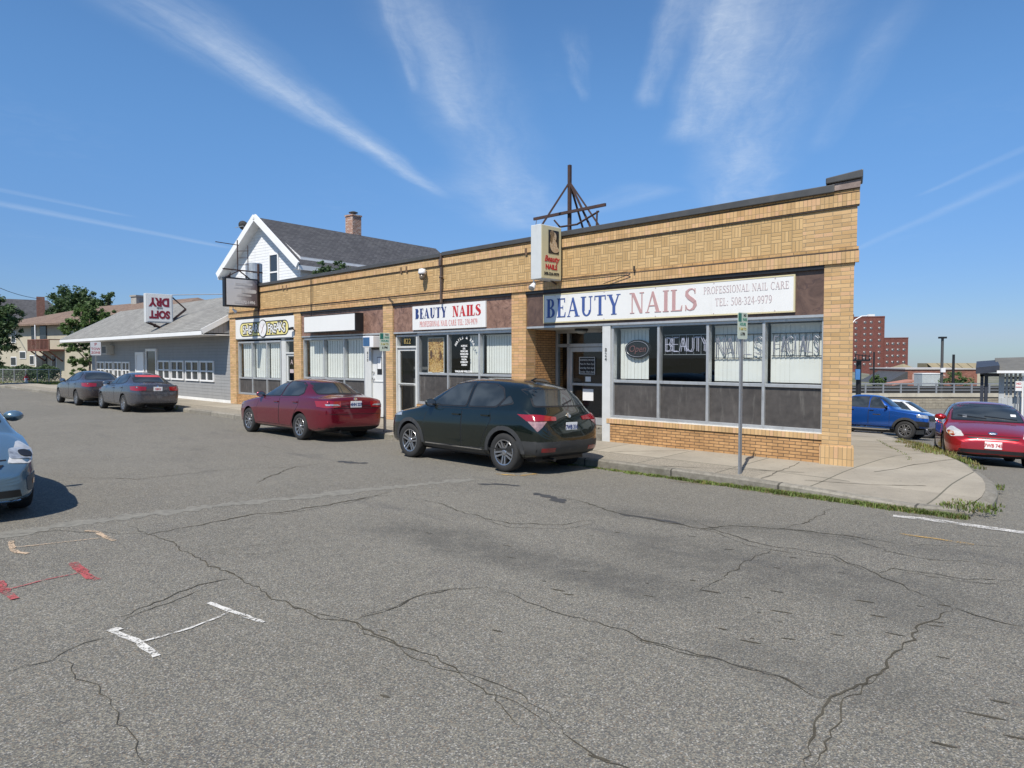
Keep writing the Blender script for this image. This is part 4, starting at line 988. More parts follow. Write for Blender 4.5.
graffiti('SHEAR', -1.68, -.36); graffiti('FREAKS', .36, 1.72)
b = MB(); b.cyl((0, -.03, -.02), (0, -.062, -.02), .335, n=24); b.build('disc_outline', M_blackl, t)
b = MB(); b.cyl((0, -.03, -.02), (0, -.066, -.02), .30, n=24); d = b.build('disc', mat('pale_disc', (.66, .66, .66), .5, 0, .25, 9), t)
b = MB(); b.bar((-.16, -.069, .13), (.0, -.069, -.02), .03, .006); b.bar((.17, -.069, .16), (.0, -.069, -.02), .03, .006); b.bar((.02, -.069, -.02), (-.10, -.069, -.20), .022, .006); b.bar((0, -.069, -.02), (.1, -.069, -.19), .022, .006); b.build('scissors', M_greyl, d)
# corner blade sign
t = fthing('blade_sign', 'cream projecting box sign with a portrait panel and red lettering, hung above the corner shop', 'sign', -6.38, -.02, 4.30)
b = MB(); b.box(-.30, -.76, -.60, 0, -.06, .60); b.build('sign_case', mat('white_sign_edge', (.52, .54, .54), .5, 0, .08, 4, grime=(.4, .4, .4), streaks=True), t, bevel=.012)
b = MB(); b.box(0, -.735, -.575, .012, -.085, .575); b.box(-.312, -.735, -.575, -.3, -.085, .575); b.build('sign_face', M_cream, t)
pm = MB(); pm.box(.012, -.52, -.02, .018, -.17, .50); pn = pm.build('portrait_panel', M_blackl, t)
# a generic figure of simple skin-coloured shapes on the dark panel
def ell(mb, cy, cz, ry, rz, x, m=0, n=16, rot=0):
    pts = []
    for i in range(n):
        a = 2 * math.pi * i / n; u, v = ry * math.cos(a), rz * math.sin(a); pts.append((x, cy + u * math.cos(rot) - v * math.sin(rot), cz + u * math.sin(rot) + v * math.cos(rot)))
    b = [(x - .004, p[1], p[2]) for p in pts]
    mb.add(pts + b, [tuple(range(n))] + [(i, (i + 1) % n, n + (i + 1) % n, n + i) for i in range(n)], m)
fg = MB(); ell(fg, -.33, .36, .075, .10, .021); ell(fg, -.35, .16, .12, .14, .0215, rot=.3); ell(fg, -.30, .08, .13, .075, .022); ell(fg, -.36, .25, .04, .09, .0225)
fg.build('figure', picture_mat('figure_tone', ((.55, .42, .27), (.42, .28, .16), (.62, .52, .38)), 14), pn)
hr = MB(); ell(hr, -.40, .42, .07, .075, .0235); ell(hr, -.42, .30, .035, .10, .024); ell(hr, -.31, .345, .014, .008, .0235); ell(hr, -.355, .35, .014, .008, .0235); ell(hr, -.33, .30, .02, .008, .0235); hr.build('figure_hair', picture_mat('hair_tone', ((.16, .10, .05), (.34, .24, .12), (.09, .05, .03)), 20), pn)
L = MB(); text(L, 'Beauty', TM(.016, -.41, -.145, RZ90), .185, .006, shear=.28, offset=.004, sx=.95); L.build('lettering', M_red, t)
L = MB(); text(L, 'NAILS', TM(.016, -.42, -.325, RZ90), .15, .006, offset=.006, sx=1.0); L.build('lettering', M_red, t)
L = MB(); text(L, '508-324-9979', TM(.016, -.41, -.475, RZ90), .09, .005, offset=.002, sx=1.0); L.build('phone_number', M_blackl, t)
b = MB(); b.bar((-.1, -.06, .3), (-.1, .12, .3), .05); b.bar((-.1, -.06, -.3), (-.1, .12, -.3), .05); b.bar((-.15, -.30, -.57), (-.15, -.06, -.66), .03); b.build('bracket', M_rust, t)
t = fthing('floodlight', 'small white floodlight under the cream blade sign', 'lamp', -6.66, -.70, 3.60)
b = MB(); b.cyl((0, 0, .09), (0, 0, .02), .02); b.cyl((0, .03, .03), (.02, -.10, -.10), .035, .075, n=12); b.build('lamp_head', M_plate, t)
b = MB(); b.cyl((.02, -.102, -.103), (.023, -.108, -.11), .06, n=12); b.build('lens', M_clear, t)
# left hanging sign
t = fthing('hanging_sign', 'dark faded box sign in a black frame hanging from a bracket over the leftmost storefront', 'sign', -21.05, -.03, 4.34)
b = MB(); b.box(-.20, -1.34, -.53, 0, -.06, .53); b.build('sign_case', M_black, t, bevel=.02)
b = MB(); b.box(0, -1.27, -.47, .012, -.12, .47)
m, nt, bb = new_mat('faded_sign_face'); vv = coords(nt); xx, yy, zz_ = xyz(nt, vv); n1 = noise(nt, vv, 3, 5, .6)
fd = (yy * -1.0 + (n1 - .5) * .5 + zz_ * .35).ss(.15, .85); setc(nt, bb.inputs['Base Color'], mixc(nt, fd, (.11, .09, .10), (.56, .54, .52))); bb.inputs['Roughness'].default_value = .35
b.build('sign_face', m, t)
b = MB(); b.box(.012, -.95, .26, .017, -.30, .34); b.prism([], 0, 0) if False else None
b.box(.012, -1.0, .14, .0165, -.62, .18); b.box(.012, -.72, -.02, .018, -.22, .12); ell(b, -.22, .05, .07, .07, .0175); b.box(.012, -.9, -.14, .017, -.35, -.07)
b.build('faded_graphic', mat('faded_graphic', (.47, .45, .43), .5, 0, .25, 12), t)
L = MB(); text(L, '508-555-0186' if False else '508-672-1496', TM(.016, -.60, -.36, RZ90), .155, .004, offset=.006, sx=.9); L.build('phone_number', M_greyl if False else mat('pale_letter', (.55, .53, .52), .5), t)
b = MB(); b.cyl((-.08, -.02, -.75), (-.08, -.02, 1.10), .045, n=8); b.bar((-.1, -1.25, .53), (-.1, -.75, .80), .035); b.bar((-.1, -.35, .53), (-.1, -.75, .80), .035); b.bar((-.1, -1.35, .82), (-.1, .15, .80), .045); b.bar((-.1, -.80, .80), (-.1, -.80, 1.9), .03); b.bar((-.1, -1.6, 1.75), (-.1, -.75, 1.72), .025)
for z in (1.0, 1.25, 1.5): b.bar((-.1, -.82, z), (.25, -.55, z), .018)
b.bar((.22, -.56, .80), (.22, -.56, 1.7), .022); b.build('bracket', M_rust, t)
t = fthing('floodlight', 'small white floodlight under the dark hanging sign', 'lamp', -21.2, -1.0, 3.68)
b = MB(); b.cyl((0, 0, .13), (0, 0, .02), .015); b.cyl((0, -.02, .05), (.03, .10, -.06), .03, .06, n=10); b.build('lamp_head', M_plate, t)
# roof drum and mast
x, _ = FX(254, 270, 1.6)
t = fthing('vent_drum', 'dented metal vent drum standing on the roof behind the dark hanging sign', 'vent', x, 1.6, 4.45)
b = MB(); b.lathe([(.30, 0), (.30, .68), (.27, .70)], 18); b.build('drum_foot', M_cope, t, smooth=False)
b = MB(); b.lathe([(.27, .68), (.34, .72), (.34, 1.08), (.355, 1.10), (.34, 1.12), (.34, 1.50), (.31, 1.52), (0, 1.53)], 20); b.build('drum', mat('dented_zinc', (.42, .44, .46), .45, .6, .25, 5, bmp=.4), t)
b = MB(); b.box(-.06, -.365, .88, .05, -.33, .97); b.build('vent_slot', M_black, t)
my = 1.5; mx, _ = FX(569.5, 228, my); _, mz = FX(570, 165, my)
t = fthing('roof_mast', 'rusty steel mast with braced legs and a crossbeam on the roof of the corner shop', 'mast', mx, my, 4.25)
H = mz - 4.25
b = MB(); b.bar((0, 0, 0), (0, 0, H), .075); b.build('mast', M_rust, t)
_, jz = FX(570, 182, my); jz -= 4.25
feet = [FX(540, 228, my - .7), FX(584, 232, my + .9), FX(590, 226, my), FX(598, 224, my + .3)]
for (fx, fz), yy in zip(feet, (-.7, .9, 0, .3)):
    b = MB(); top = Vector((0, 0, jz)); ft = Vector((fx - mx, yy, fz - 4.25)); ft = top + (ft - top) * (jz / (jz - ft.z)) if ft.z > 0 else ft
    b.bar(top, ft, .042); b.build('leg', M_rust, t)
(x0, z0), (x1, z1) = FX(536, 219, my), FX(607.5, 207, my)
b = MB(); b.bar((x0 - mx, -.08, (z0 + z1) / 2 - 4.25), (x1 - mx, -.08, (z0 + z1) / 2 - 4.25 + .03), .055, .07); b.build('crossbeam', M_rust, t)
zb = (z0 + z1) / 2 - 4.25
b = MB(); b.tube([(x1 - mx - .2, -.08, zb - .1), (x1 - mx - .9, -.05, zb - .32), (x1 - mx - 1.5, 0, zb - .30), (x0 - mx + .7, -.08, zb - .12)], .025, 6); b.tube([(x1 - mx - .25, -.08, zb - .08), (x1 - mx - .27, -.08, zb - .5)], .022, 6); b.tube([(x0 - mx + .1, -.08, zb), (x0 - mx + .9, -1.2, .0)], .008, 5); b.build('stay', M_rust, t)
# --- neon tubes in the corner window
def neon_word(name, label, s, x0, x1, z0, h, y=.24, mtube=None, wob=0.0):
    S = {'B': [[(0, 0), (0, 1), (.5, .95), (.55, .75), (.4, .52), (0, .5)], [(.4, .52), (.6, .3), (.5, .05), (0, 0)]], 'E': [[(.55, 0), (0, 0), (0, 1), (.55, 1)], [(0, .5), (.45, .5)]], 'A': [[(0, 0), (.3, 1), (.6, 0)], [(.12, .35), (.48, .35)]], 'U': [[(0, 1), (0, .2), (.15, 0), (.45, 0), (.6, .2), (.6, 1)]], 'T': [[(0, 1), (.65, 1)], [(.32, 1), (.32, 0)]], 'Y': [[(0, 1), (.3, .5), (.6, 1)], [(.3, .5), (.3, 0)]],
         'N': [[(0, 0), (0, 1), (.6, 0), (.6, 1)]], 'I': [[(.15, 0), (.15, 1)]], 'L': [[(0, 1), (0, 0), (.5, 0)]], 'S': [[(.55, .85), (.35, 1), (.08, .9), (.05, .65), (.5, .4), (.55, .15), (.3, 0), (0, .15)]], 'F': [[(0, 0), (0, 1), (.55, 1)], [(0, .5), (.45, .5)]], 'C': [[(.55, .85), (.3, 1), (.05, .8), (.02, .3), (.25, 0), (.55, .15)]]}
    t = fthing(name, label, 'neon sign', (x0 + x1) / 2, y, z0)
    tb = MB(); n = len(s); W = (x1 - x0); rr = random.Random(n)
    for i, c in enumerate(s):
        cx = -W / 2 + W * i / n; k = W / n * .80 / .6
        for st in S[c]:
            for dx, dz in ((0, 0), (.035, .02)):
                tb.tube([(cx + p[0] * k + dx * (1 if dz else 0) + rr.uniform(-wob, wob), rr.uniform(-.004, .004), p[1] * h + dz * (p[1] - .5)) for p in st], .0068, 6)
    tb.build('tube', mtube or M_neon, t)
    fr = MB()
    for z in (-.07, h + .06): fr.bar((-W / 2 - .05, .03, z), (W / 2 + .03, .03, z), .014)
    for i in range(n + 1): fr.bar((-W / 2 + W * i / n - .02, .03, -.07), (-W / 2 + W * i / n - .02, .03, h + .06), .008)
    fr.build('rack', M_black if mtube else M_steel, t); return t
M_neon = mat('unlit_neon_tube', (.50, .50, .62), .2, 0, .05, 20)
M_neon2 = mat('unlit_neon_grey', (.24, .24, .29), .25, 0, .2, 20)
neon_word('neon_sign', 'unlit white neon tube word BEAUTY in the dark corner shop window', 'BEAUTY', -3.84, -2.86, 2.09, .27)
neon_word('neon_sign', 'unlit neon tube word NAILS in front of white blinds behind the signpost', 'NAILS', -2.70, -1.74, 2.02, .32, mtube=M_neon2, wob=.008)
neon_word('neon_sign', 'unlit neon tubes in the rightmost pane of the corner shop window', 'FACIALS', -1.55, -.72, 2.06, .28, mtube=M_neon2, wob=.02)
t = fthing('neon_sign', 'oval black open sign in the leftmost pane of the corner shop window', 'neon sign', -4.52, .23, 2.14)
b = MB(); n = 28; pts = [(.32 * math.cos(2 * math.pi * i / n), .20 * math.sin(2 * math.pi * i / n)) for i in range(n)]; b.prism(pts, 0, .05); b.build('backing', M_black, t)
b = MB(); b.tube([(.28 * math.cos(2 * math.pi * i / n), -.012, .165 * math.sin(2 * math.pi * i / n)) for i in range(n + 1)], .006, 5); b.build('tube_ring', M_neon2, t)
b = MB(); text(b, 'Open', TM(0, -.01, 0), .20, .008, shear=.25, sx=.95); b.build('lettering', mat('unlit_red_tube', (.16, .07, .07), .3), t)
# --- window of the middle shop
t = fthing('poster', 'tall golden portrait poster in the left window pane under the red and blue sign', 'poster', -11.16, .20, 2.03)
b = MB(); b.box(-.33, 0, -.47, .33, .012, .47); b.build('print', picture_mat('golden_print', ((.50, .28, .07), (.14, .055, .02), (.64, .46, .18)), 7), t)
b = MB(); ell(b, 0, 0, .01, .01, 0) if False else None
def disc(mb, cx, cz, rx, rz, y, n=18): mb.prism([(cx + rx * math.cos(2 * math.pi * i / n), cz + rz * math.sin(2 * math.pi * i / n)) for i in range(n)][::-1], y, y + .003)
disc(b, 0, .14, .125, .19, -.004); disc(b, 0, -.08, .06, .10, -.003); disc(b, 0, -.36, .26, .16, -.003); b.build('face', picture_mat('golden_skin', ((.56, .36, .12), (.34, .17, .06), (.66, .50, .24)), 11), t)
b = MB(); disc(b, -.05, .17, .025, .012, -.008); disc(b, .05, .17, .025, .012, -.008); disc(b, 0, .055, .032, .013, -.008); disc(b, .0, .11, .012, .03, -.007); disc(b, -.20, .02, .05, .12, -.006); disc(b, .21, -.02, .05, .12, -.006); b.build('face_lines', mat('print_brown', (.10, .045, .02), .4, 0, .3, 20), t)
b = MB(); b.box(-.35, -.003, -.49, -.33, .014, .49); b.box(.33, -.003, -.49, .35, .014, .49); b.box(-.33, -.003, .47, .33, .014, .49); b.box(-.33, -.003, -.49, .33, .014, -.47); b.build('frame', M_lightpaint, t)
t = fthing('window_lettering', 'white service list lettering on the middle pane beside the poster', 'lettering', -9.90, .137, 2.05)
b = MB(); word = 'NAILS & SPA'
for i, c in enumerate(word):
    a = R(150 - 120 * i / (len(word) - 1)); text(b, c, TM(.40 * math.cos(a), 0, .08 + .36 * math.sin(a), Matrix.Rotation(R(90) - a if False else -(a - R(90)) * 1.0, 4, 'Y')), .10, .003, offset=.004)
for i, q in enumerate(('ACRYLIC', 'GEL', 'PEDICURE', 'MANICURE', 'WAXING', 'FACIAL', 'EYEBROW', 'DESIGN')): text(b, q, TM(-.02, 0, .22 - .072 * i), .062, .003, offset=.003)
text(b, 'WALK-INS WELCOME', TM(-.04, 0, -.46), .07, .003, offset=.004); b.build('lettering', M_white, t)
# --- fixtures
t = fthing('air_conditioner', 'white window air conditioner with a blue face above the white steel door', 'air conditioner', -13.86, .10, 2.44)
b = MB(); b.box(-.24, -.32, -.17, .30, .1, .17); b.build('casing', M_plate, t, bevel=.012)
b = MB(); b.box(-.21, -.328, -.13, .12, -.318, .13)
for i in range(8): b.box(-.21, -.334, -.125 + i * .033, .12, -.326, -.112 + i * .033)
b.build('grille', mat('blue_grille', (.05, .13, .26), .5), t)
t = fthing('mailbox', 'dark metal mailbox on the brick side of the recessed entrance', 'mailbox', -7.54, .45, 1.12)
b = MB(); b.prism([(0, 0)] * 0 or [(0, 0), (.16, 0), (.16, .22), (.0, .30)], -.2, .2); b.build('box', M_black, t, bevel=.006)
b = MB(); b.prism([(.0, .302), (.18, .212), (.18, .225), (0, .318)], -.21, .21); b.build('lid', M_cope, t)
t = fthing('ceiling_lamp', 'round lamp under the soffit of the recessed entrance', 'lamp', -6.35, .62, 2.63)
b = MB(); b.lathe([(.16, 0), (.16, -.035), (.14, -.04)], 20); b.build('base', M_black, t)
b = MB(); b.lathe([(.14, -.04), (.13, -.08), (.07, -.11), (0, -.115)], 20); b.build('lamp_shade', mat('lamp_glass', (.35, .35, .33), .3), t, smooth=True)
x, z = FX(427, 274, 0)
t = fthing('wall_lamp', 'white dusk lamp on the brick parapet over the blank sign side', 'lamp', x, -.01, z)
b = MB(); b.lathe([(0, .14), (.09, .12), (.11, .02), (.10, -.02)], 14, M=Matrix.Translation((0, -.16, 0))); b.build('lamp_shade', M_plate, t, smooth=True)
b = MB(); b.lathe([(.08, -.02), (.075, -.14), (.04, -.18), (0, -.18)], 12, M=Matrix.Translation((0, -.16, 0))); b.build('lens', mat('brown_lens', (.14, .11, .08), .2), t, smooth=True)
b = MB(); b.bar((0, -.06, .06), (0, 0, .06), .05); b.build('arm', M_steel, t)
x, z = FX(296, 329, 0)
t = fthing('security_camera', 'small black camera on the pier beside the yellow lozenge sign', 'camera', x - .1, -.02, z)
b = MB(); b.bar((-.12, -.12, .0), (.08, -.09, .03), .08); b.build('camera_body', M_black, t)
b = MB(); b.bar((.03, -.08, .0), (.06, .03, -.06), .03); b.build('bracket', M_black, t)
# --- street sign posts
def sign_post(label, p, hgt, w, h, rows, parts=True, group='parking signs on steel posts', base_z=None, face=None, yaw=0.0):
    z = sz(p.x, p.y) if base_z is None else base_z
    t = thing('sign_post', label, 'street sign', (p.x, p.y, z), AF + yaw, group)
    b = MB(); W = .032
    b.box(-W, -.012, -.2, W, -.008, hgt); b.box(-W, -.012, -.2, -W + .006, .02, hgt); b.box(W - .006, -.012, -.2, W, .02, hgt); b.build('post', M_steel, t)
    c = MB(); zz0 = hgt - h + .03
    c.prism(lozenge(-w / 2, w / 2, zz0, zz0 + h, 4) if False else [(-w / 2 + .02, zz0), (w / 2 - .02, zz0), (w / 2, zz0 + .02), (w / 2, zz0 + h - .02), (w / 2 - .02, zz0 + h), (-w / 2 + .02, zz0 + h), (-w / 2, zz0 + h - .02), (-w / 2, zz0 + .02)], -.018, -.013)
    s = c.build('sign_plate', face or M_signface, t)
    for pts, m, txt in rows:
        q = MB()
        if txt: text(q, txt, TM((pts[0] + pts[2]) / 2 * w, -.0195, zz0 + (pts[1] + pts[3]) / 2 * h), (pts[3] - pts[1]) * h * 1.25, .002, offset=.002, sx=min(1.0, (pts[2] - pts[0]) * w / (len(txt) * (pts[3] - pts[1]) * h * .80)))
        else: q.box(pts[0] * w, -.020, zz0 + pts[1] * h, pts[2] * w, -.018, zz0 + pts[3] * h)
        q.build('sign_lettering' if txt else 'sign_symbol', m, s)
    return t
M_signface = mat('pale_sign_face', (.60, .66, .54), .4, 0, .08, 9, grime=(.5, .44, .30))
M_green = mat('sign_green', (.02, .17, .13), .4, 0, .2, 10); M_ylet = mat('sign_yellow_letter', (.42, .36, .08), .4); M_glet = mat('sign_green_letter', (.06, .26, .18), .4)
ROWS = [((-.46, .66, -.14, .97), M_green, None), ((.0, .84, .42, .95), M_blackl, 'NO'), ((-.05, .68, .45, .80), M_glet, 'PARK'), ((-.36, .50, .36, .62), M_glet, 'HOURS'), ((-.42, .32, .42, .44), M_ylet, '9 AM TO'), ((-.36, .12, .36, .26), M_blackl, '6 PM')]
p = hit(740, 474, sz); sign_post('steel post with a pale green parking sign in front of the corner shop window', p, 2.545, .33, .42, ROWS, yaw=R(90))
p = hit(385, 431.5, sz); sign_post('steel post with a pale green parking sign between the red sedan and door 822', p, 2.46, .31, .46, ROWS, yaw=R(90))
# ------------------------------------------------------------------ grey clapboard shop to the left
grey = thing('clapboard_shop', 'low grey clapboard shop with a shingled roof left of the brick building', 'building', FW(-23.76, 0, 0), AF)
def g_(x): return x + 23.76
M_sid = siding_mat('grey_clapboard', (.26, .26, .255), .13)
M_sidw = siding_mat('white_clapboard', (.66, .67, .68), .16)
M_shg = shingle_mat('pale_grey_shingle', (.195, .19, .175), (.25, .245, .225))
M_shd = shingle_mat('dark_shingle', (.052, .052, .058), (.085, .085, .09))
M_wtrim = mat('white_trim', (.74, .74, .73), .5, 0, .05, 5, grime=(.55, .54, .5))
M_pane = mat('dark_window_pane', (.030, .036, .042), .06, 0, .3, 3, spec=.8)
b = MB(); b.box(g_(-42.2), .05, .22, g_(-23.77), 8, 3.05); b.build('clapboard_wall', M_sid, grey)
b = MB(); b.box(g_(-42.22), .02, -.3, g_(-23.77), 8, .24); b.build('foundation', mat('white_foundation', (.70, .70, .68), .7, 0, .15, 4, grime=(.4, .38, .33)), grey)
ey, ez, ry, rz = -1.05, 2.92, 2.3, 4.86
xl, xr = g_(-44.2), g_(-23.86)
b = MB(); th = .10
def slab(mb, pts, t, m=0):
    n = len(pts); vs = [tuple(p) for p in pts] + [(p[0], p[1], p[2] - t) for p in pts]
    mb.add(vs, [tuple(range(n)), tuple(range(n, 2 * n))[::-1]] + [(i, n + i, n + (i + 1) % n, (i + 1) % n) for i in range(n)], m)
slab(b, [(xl, ey, ez + .12), (xr, ey, ez + .12), (xr, ry, rz), (xl, ry, rz)], .12); slab(b, [(xl, ry + .01, rz), (xr, ry + .01, rz), (xr, 8.4, 3.4), (xl, 8.4, 3.4)], .12); b.build('roof', M_shg, grey)
b = MB(); b.box(xl, ey - .03, ez - .06, xr, ey - .004, ez + .09); b.box(xl, ey, ez - .07, xr, .05, ez - .03); b.add([(xl - .02, ey, ez + .14), (xl - .02, ry, rz + .02), (xl - .02, ry, rz - .2), (xl - .02, ey, ez - .12)], [(0, 1, 2, 3)]); b.build('fascia', M_wtrim, grey)
zr0 = ez + .02
b = MB(); b.add([(xr - .02, ey + .05, zr0), (xr - .02, ry, zr0), (xr - .02, ry, rz - .10), (xr - .12, ey + .05, zr0), (xr - .12, ry, zr0), (xr - .12, ry, rz - .10)], [(0, 1, 2), (3, 5, 4), (0, 3, 4, 1), (1, 4, 5, 2), (2, 5, 3, 0)]); b.build('gable_siding', siding_mat('grey_board_batten', (.34, .35, .36), .20, True), grey)
b = MB(); b.bar((xr + .03, ey - .02, ez + .06), (xr + .03, ry, rz - .02), .06, .20); b.build('gable_trim', M_wtrim, grey)
def sash(parent, x0, x1, z0, z1, y, m_trim, halves=2, mid=True, org=g_, name='window'):
    b = MB(); e = .07; a, c = org(x0), org(x1)
    b.box(a - e, y - .05, z0 - e, a, y, z1 + e); b.box(c, y - .05, z0 - e, c + e, y, z1 + e); b.box(a, y - .05, z1, c, y, z1 + e); b.box(a, y - .05, z0 - e, c, y, z0)
    for i in range(1, halves): q = a + (c - a) * i / halves; b.box(q - .05, y - .05, z0, q + .05, y, z1)
    if mid: b.box(a, y - .045, (z0 + z1) / 2 - .03, c, y - .001, (z0 + z1) / 2 + .03)
    f = b.build(name, m_trim, parent); b = MB(); b.box(a, y - .012, z0, c, y + .01, z1); b.build('pane', M_pane, f); return f
for a, c in ((157.8, 168.6), (171, 182.2), (185.4, 197.4), (200, 212.4)):
    x0, z1 = FX(a, 360, 0); x1, _ = FX(c, 360, 0); sash(grey, x0, x1, 1.02, 1.76, .048, M_wtrim)
for a, c in ((97, 103.6), (105.4, 112), (114, 120.8), (122.6, 128.6)):
    x0, _ = FX(a, 370, 0); x1, _ = FX(c, 370, 0); sash(grey, x0, x1, .95, 1.68, .048, M_wtrim)
for a, c, zt, dark in ((136.5, 143.5, 2.12, 0), (147, 156, 2.28, 1)):
    x0, _ = FX(a, 370, 0); x1, _ = FX(c, 370, 0); b = MB(); a_, c_ = g_(x0), g_(x1)
    b.box(a_ - .1, -.03, .1, a_, .05, zt + .12); b.box(c_, -.03, .1, c_ + .1, .05, zt + .12); b.box(a_, -.03, zt, c_, .05, zt + .12); f = b.build('door_frame', M_wtrim, grey)
    b = MB(); b.box(a_, .01, .1, c_, .06, zt); dd = b.build('door', M_pane if dark else M_wtrim, grey)
    b = MB(); b.cyl((c_ - .12, .01, 1.05), (c_ - .12, -.05, 1.05), .04); b.build('handle', M_chrome, dd)
x, z = FX(107, 350, -.2)
t = fthing('air_conditioner', 'old beige air conditioner in the clapboard wall of the grey shop', 'air conditioner', x, .05, z)
b = MB(); b.box(-.35, -.40, -.24, .35, 0, .24); b.build('casing', mat('beige_metal', (.42, .41, .38), .5), t, bevel=.02)
b = MB(); b.box(-.30, -.41, -.18, .30, -.402, .18); b.build('grille', M_cope, t)
# upside-down box sign
t = fthing('box_sign', 'white box sign turned upside down with dark red lettering above the grey shop roof', 'sign', -29.6, .0, 4.19)
b = MB(); b.box(-.26, -1.17, -.65, 0, 0, .65); b.build('sign_case', mat('sign_case_grey', (.55, .56, .56), .5, 0, .1, 4, grime=(.3, .28, .25)), t, bevel=.02)
b = MB(); b.box(0, -1.11, -.59, .012, -.06, .59); b.build('sign_face', M_white, t)
UP = Matrix.Rotation(R(180), 4, 'X')
def upside(s, y, z, size, m, name, **k):
    L = MB(); text(L, s, Matrix.Translation((.017, y, z)) @ Matrix.Rotation(R(180), 4, 'X') @ RZ90 @ FRONT, size, .008, **k); L.build(name, m, t)
M_dred = mat('dark_red_letter', (.20, .012, .03), .45, 0, .12, 10)
upside('DRY', -.585, .29, .50, M_dred, 'lettering', offset=.028, sx=.86); upside('SOFT', -.585, -.27, .46, M_dred, 'lettering', offset=.026, sx=.80); upside('AND', -.585, .01, .12, M_blackl, 'small_lettering')
b = MB(); b.bar((-.13, -.05, .6), (-.13, .62, .02), .05); b.bar((-.13, .62, .02), (-.13, -.55, -1.0), .09); b.bar((-.13, -1.1, -.65), (-.13, -.35, -.95), .06); b.bar((-.02, -1.0, -.65), (-.02, -.2, -1.0), .05); b.cyl((-.13, -.75, -.7), (-.13, -.75, -.85), .06); b.build('bracket', M_rust, t)
b = MB(); b.tube([(-.1, -.05, .64), (3.2, 1.5, .58), (5.0, 2.4, .45)], .02, 5); b.build('conduit', M_steel, t)
p = hit(96.5, 393, sz) if False else FW(FX(96.5, 391, -1.9)[0], -1.9)
NP = [((-.34, .66, .34, .92), M_red, 'P'), ((-.40, .36, .40, .56), M_red, 'TOW'), ((-.40, .10, .40, .28), M_red, 'ZONE')]
sign_post('steel post with a white and red no parking sign beside the grey shop', p, 2.62, .46, .66, NP, face=M_plate, yaw=R(90))
# ------------------------------------------------------------------ white gabled house behind
HA = R(38)                                     # heading of its ridge
hd = Vector((math.sin(HA), math.cos(HA), 0)); hw = Vector((-math.cos(HA), math.sin(HA), 0))
apex = at(255, 217, 39.7); A0 = Vector((apex.x, apex.y, 0)) + hd * .5; zA = apex.z
house = thing('gabled_house', 'white clapboard house with a steep dark shingle roof behind the brick shops', 'house', A0, 0)
house.rotation_euler = (0, 0, math.atan2(hd.y, hd.x))   # local x along the ridge, local y to the left
HW, HL = 3.45, 13.6; zE = zA - .75 * HW; ov = .52
b = MB(); b.add([(0, -HW, -.5), (0, HW, -.5), (0, HW, zE + .15), (0, 0, zA - .22), (0, -HW, zE + .15)] + [(HL, -HW, -.5), (HL, HW, -.5), (HL, HW, zE + .15), (HL, 0, zA - .22), (HL, -HW, zE + .15)], [(0, 1, 2, 3, 4), (5, 9, 8, 7, 6), (0, 5, 6, 1), (0, 4, 9, 5), (1, 6, 7, 2)]); b.build('clapboard_wall', M_sidw, house)
sl = (zA - zE) / HW
b = MB()
for sgn in (1, -1):
    e = HW + ov; pts = [(-.5, 0, zA), (HL + .3, 0, zA), (HL + .3, sgn * e, zA - sl * e), (-.5, sgn * e, zA - sl * e)]
    slab(b, pts if sgn < 0 else pts[::-1], .12)
roof = b.build('roof', M_shd, house)
b = MB()
for sgn in (1, -1):
    e = HW + ov; a = (-.54, 0, zA + .0); c = (-.54, sgn * e, zA - sl * e)
    b.bar(a, c, .10, .34); b.bar((-.5, sgn * e, zA - sl * e - .12), (HL, sgn * e, zA - sl * e - .12), .06, .24)
    b.add([(-.50, 0, zA - .16), (-.50, sgn * e, zA - sl * e - .16), (.0, sgn * e, zA - sl * e - .16), (0, 0, zA - .16)], [(0, 1, 2, 3)])
    b.add([(-.5, sgn * e, zA - sl * e - .2), (0, sgn * e, zA - sl * e - .2), (0, sgn * HW, zA - sl * e - .2), (-.5, sgn * HW, zA - sl * e - .2)], [(0, 1, 2, 3)])
b.build('trim', M_wtrim, house)
def hwin(yc, zc, w, h):
    b = MB(); e = .10
    for q in ((-w / 2 - e, -h / 2 - e, -w / 2, h / 2 + e), (w / 2, -h / 2 - e, w / 2 + e, h / 2 + e), (-w / 2, h / 2, w / 2, h / 2 + e), (-w / 2, -h / 2 - e, w / 2, -h / 2), (-w / 2, -.04, w / 2, .04)): b.box(-.07, yc + q[0], zc + q[1], -.005, yc + q[2], zc + q[3])
    f = b.build('window', M_wtrim, house); b = MB(); b.box(-.03, yc - w / 2, zc - h / 2, .02, yc + w / 2, zc + h / 2); b.build('pane', M_pane, f)
hwin(-1.05, zA - 3.1, .72, 1.9); hwin(1.15, zA - 3.15, .62, 1.1); hwin(1.3, zA - 4.6, .62, 1.2); hwin(-1.9, zA - 6.2, .8, 1.5); hwin(1.9, zA - 6.2, .8, 1.5)
for (px_, py0, w_) in ((353.5, 213, .95),):
    L = 0
    q = at(px_, 240, 46.4); v = q - A0; cx = v.dot(hd); cy = v.dot(hw)
    b = MB(); zt = at(px_, 217, 46.4).z; b.box(cx - .36, cy - .36, zA - sl * abs(cy) - .7, cx + .36, cy + .36, zt); b.box(cx - .40, cy - .40, zt, cx + .40, cy + .40, zt + .10)
    ch = b.build('chimney', brick_mat('red_chimney_brick', (.30, .115, .065), (.38, .17, .10), (.40, .36, .32), .22, .085, .02, dirt=.5, red=(.50, .45, .42)), roof)
    b = MB(); b.cyl((cx, cy, zt + .1), (cx, cy, zt + .25), .16); b.lathe([(.30, zt + .25), (.30, zt + .29), (.12, zt + .36), (0, zt + .37)], 14, M=Matrix.Translation((cx, cy, 0))); b.build('chimney_cap', M_cope, ch)
x, z = 0, 0
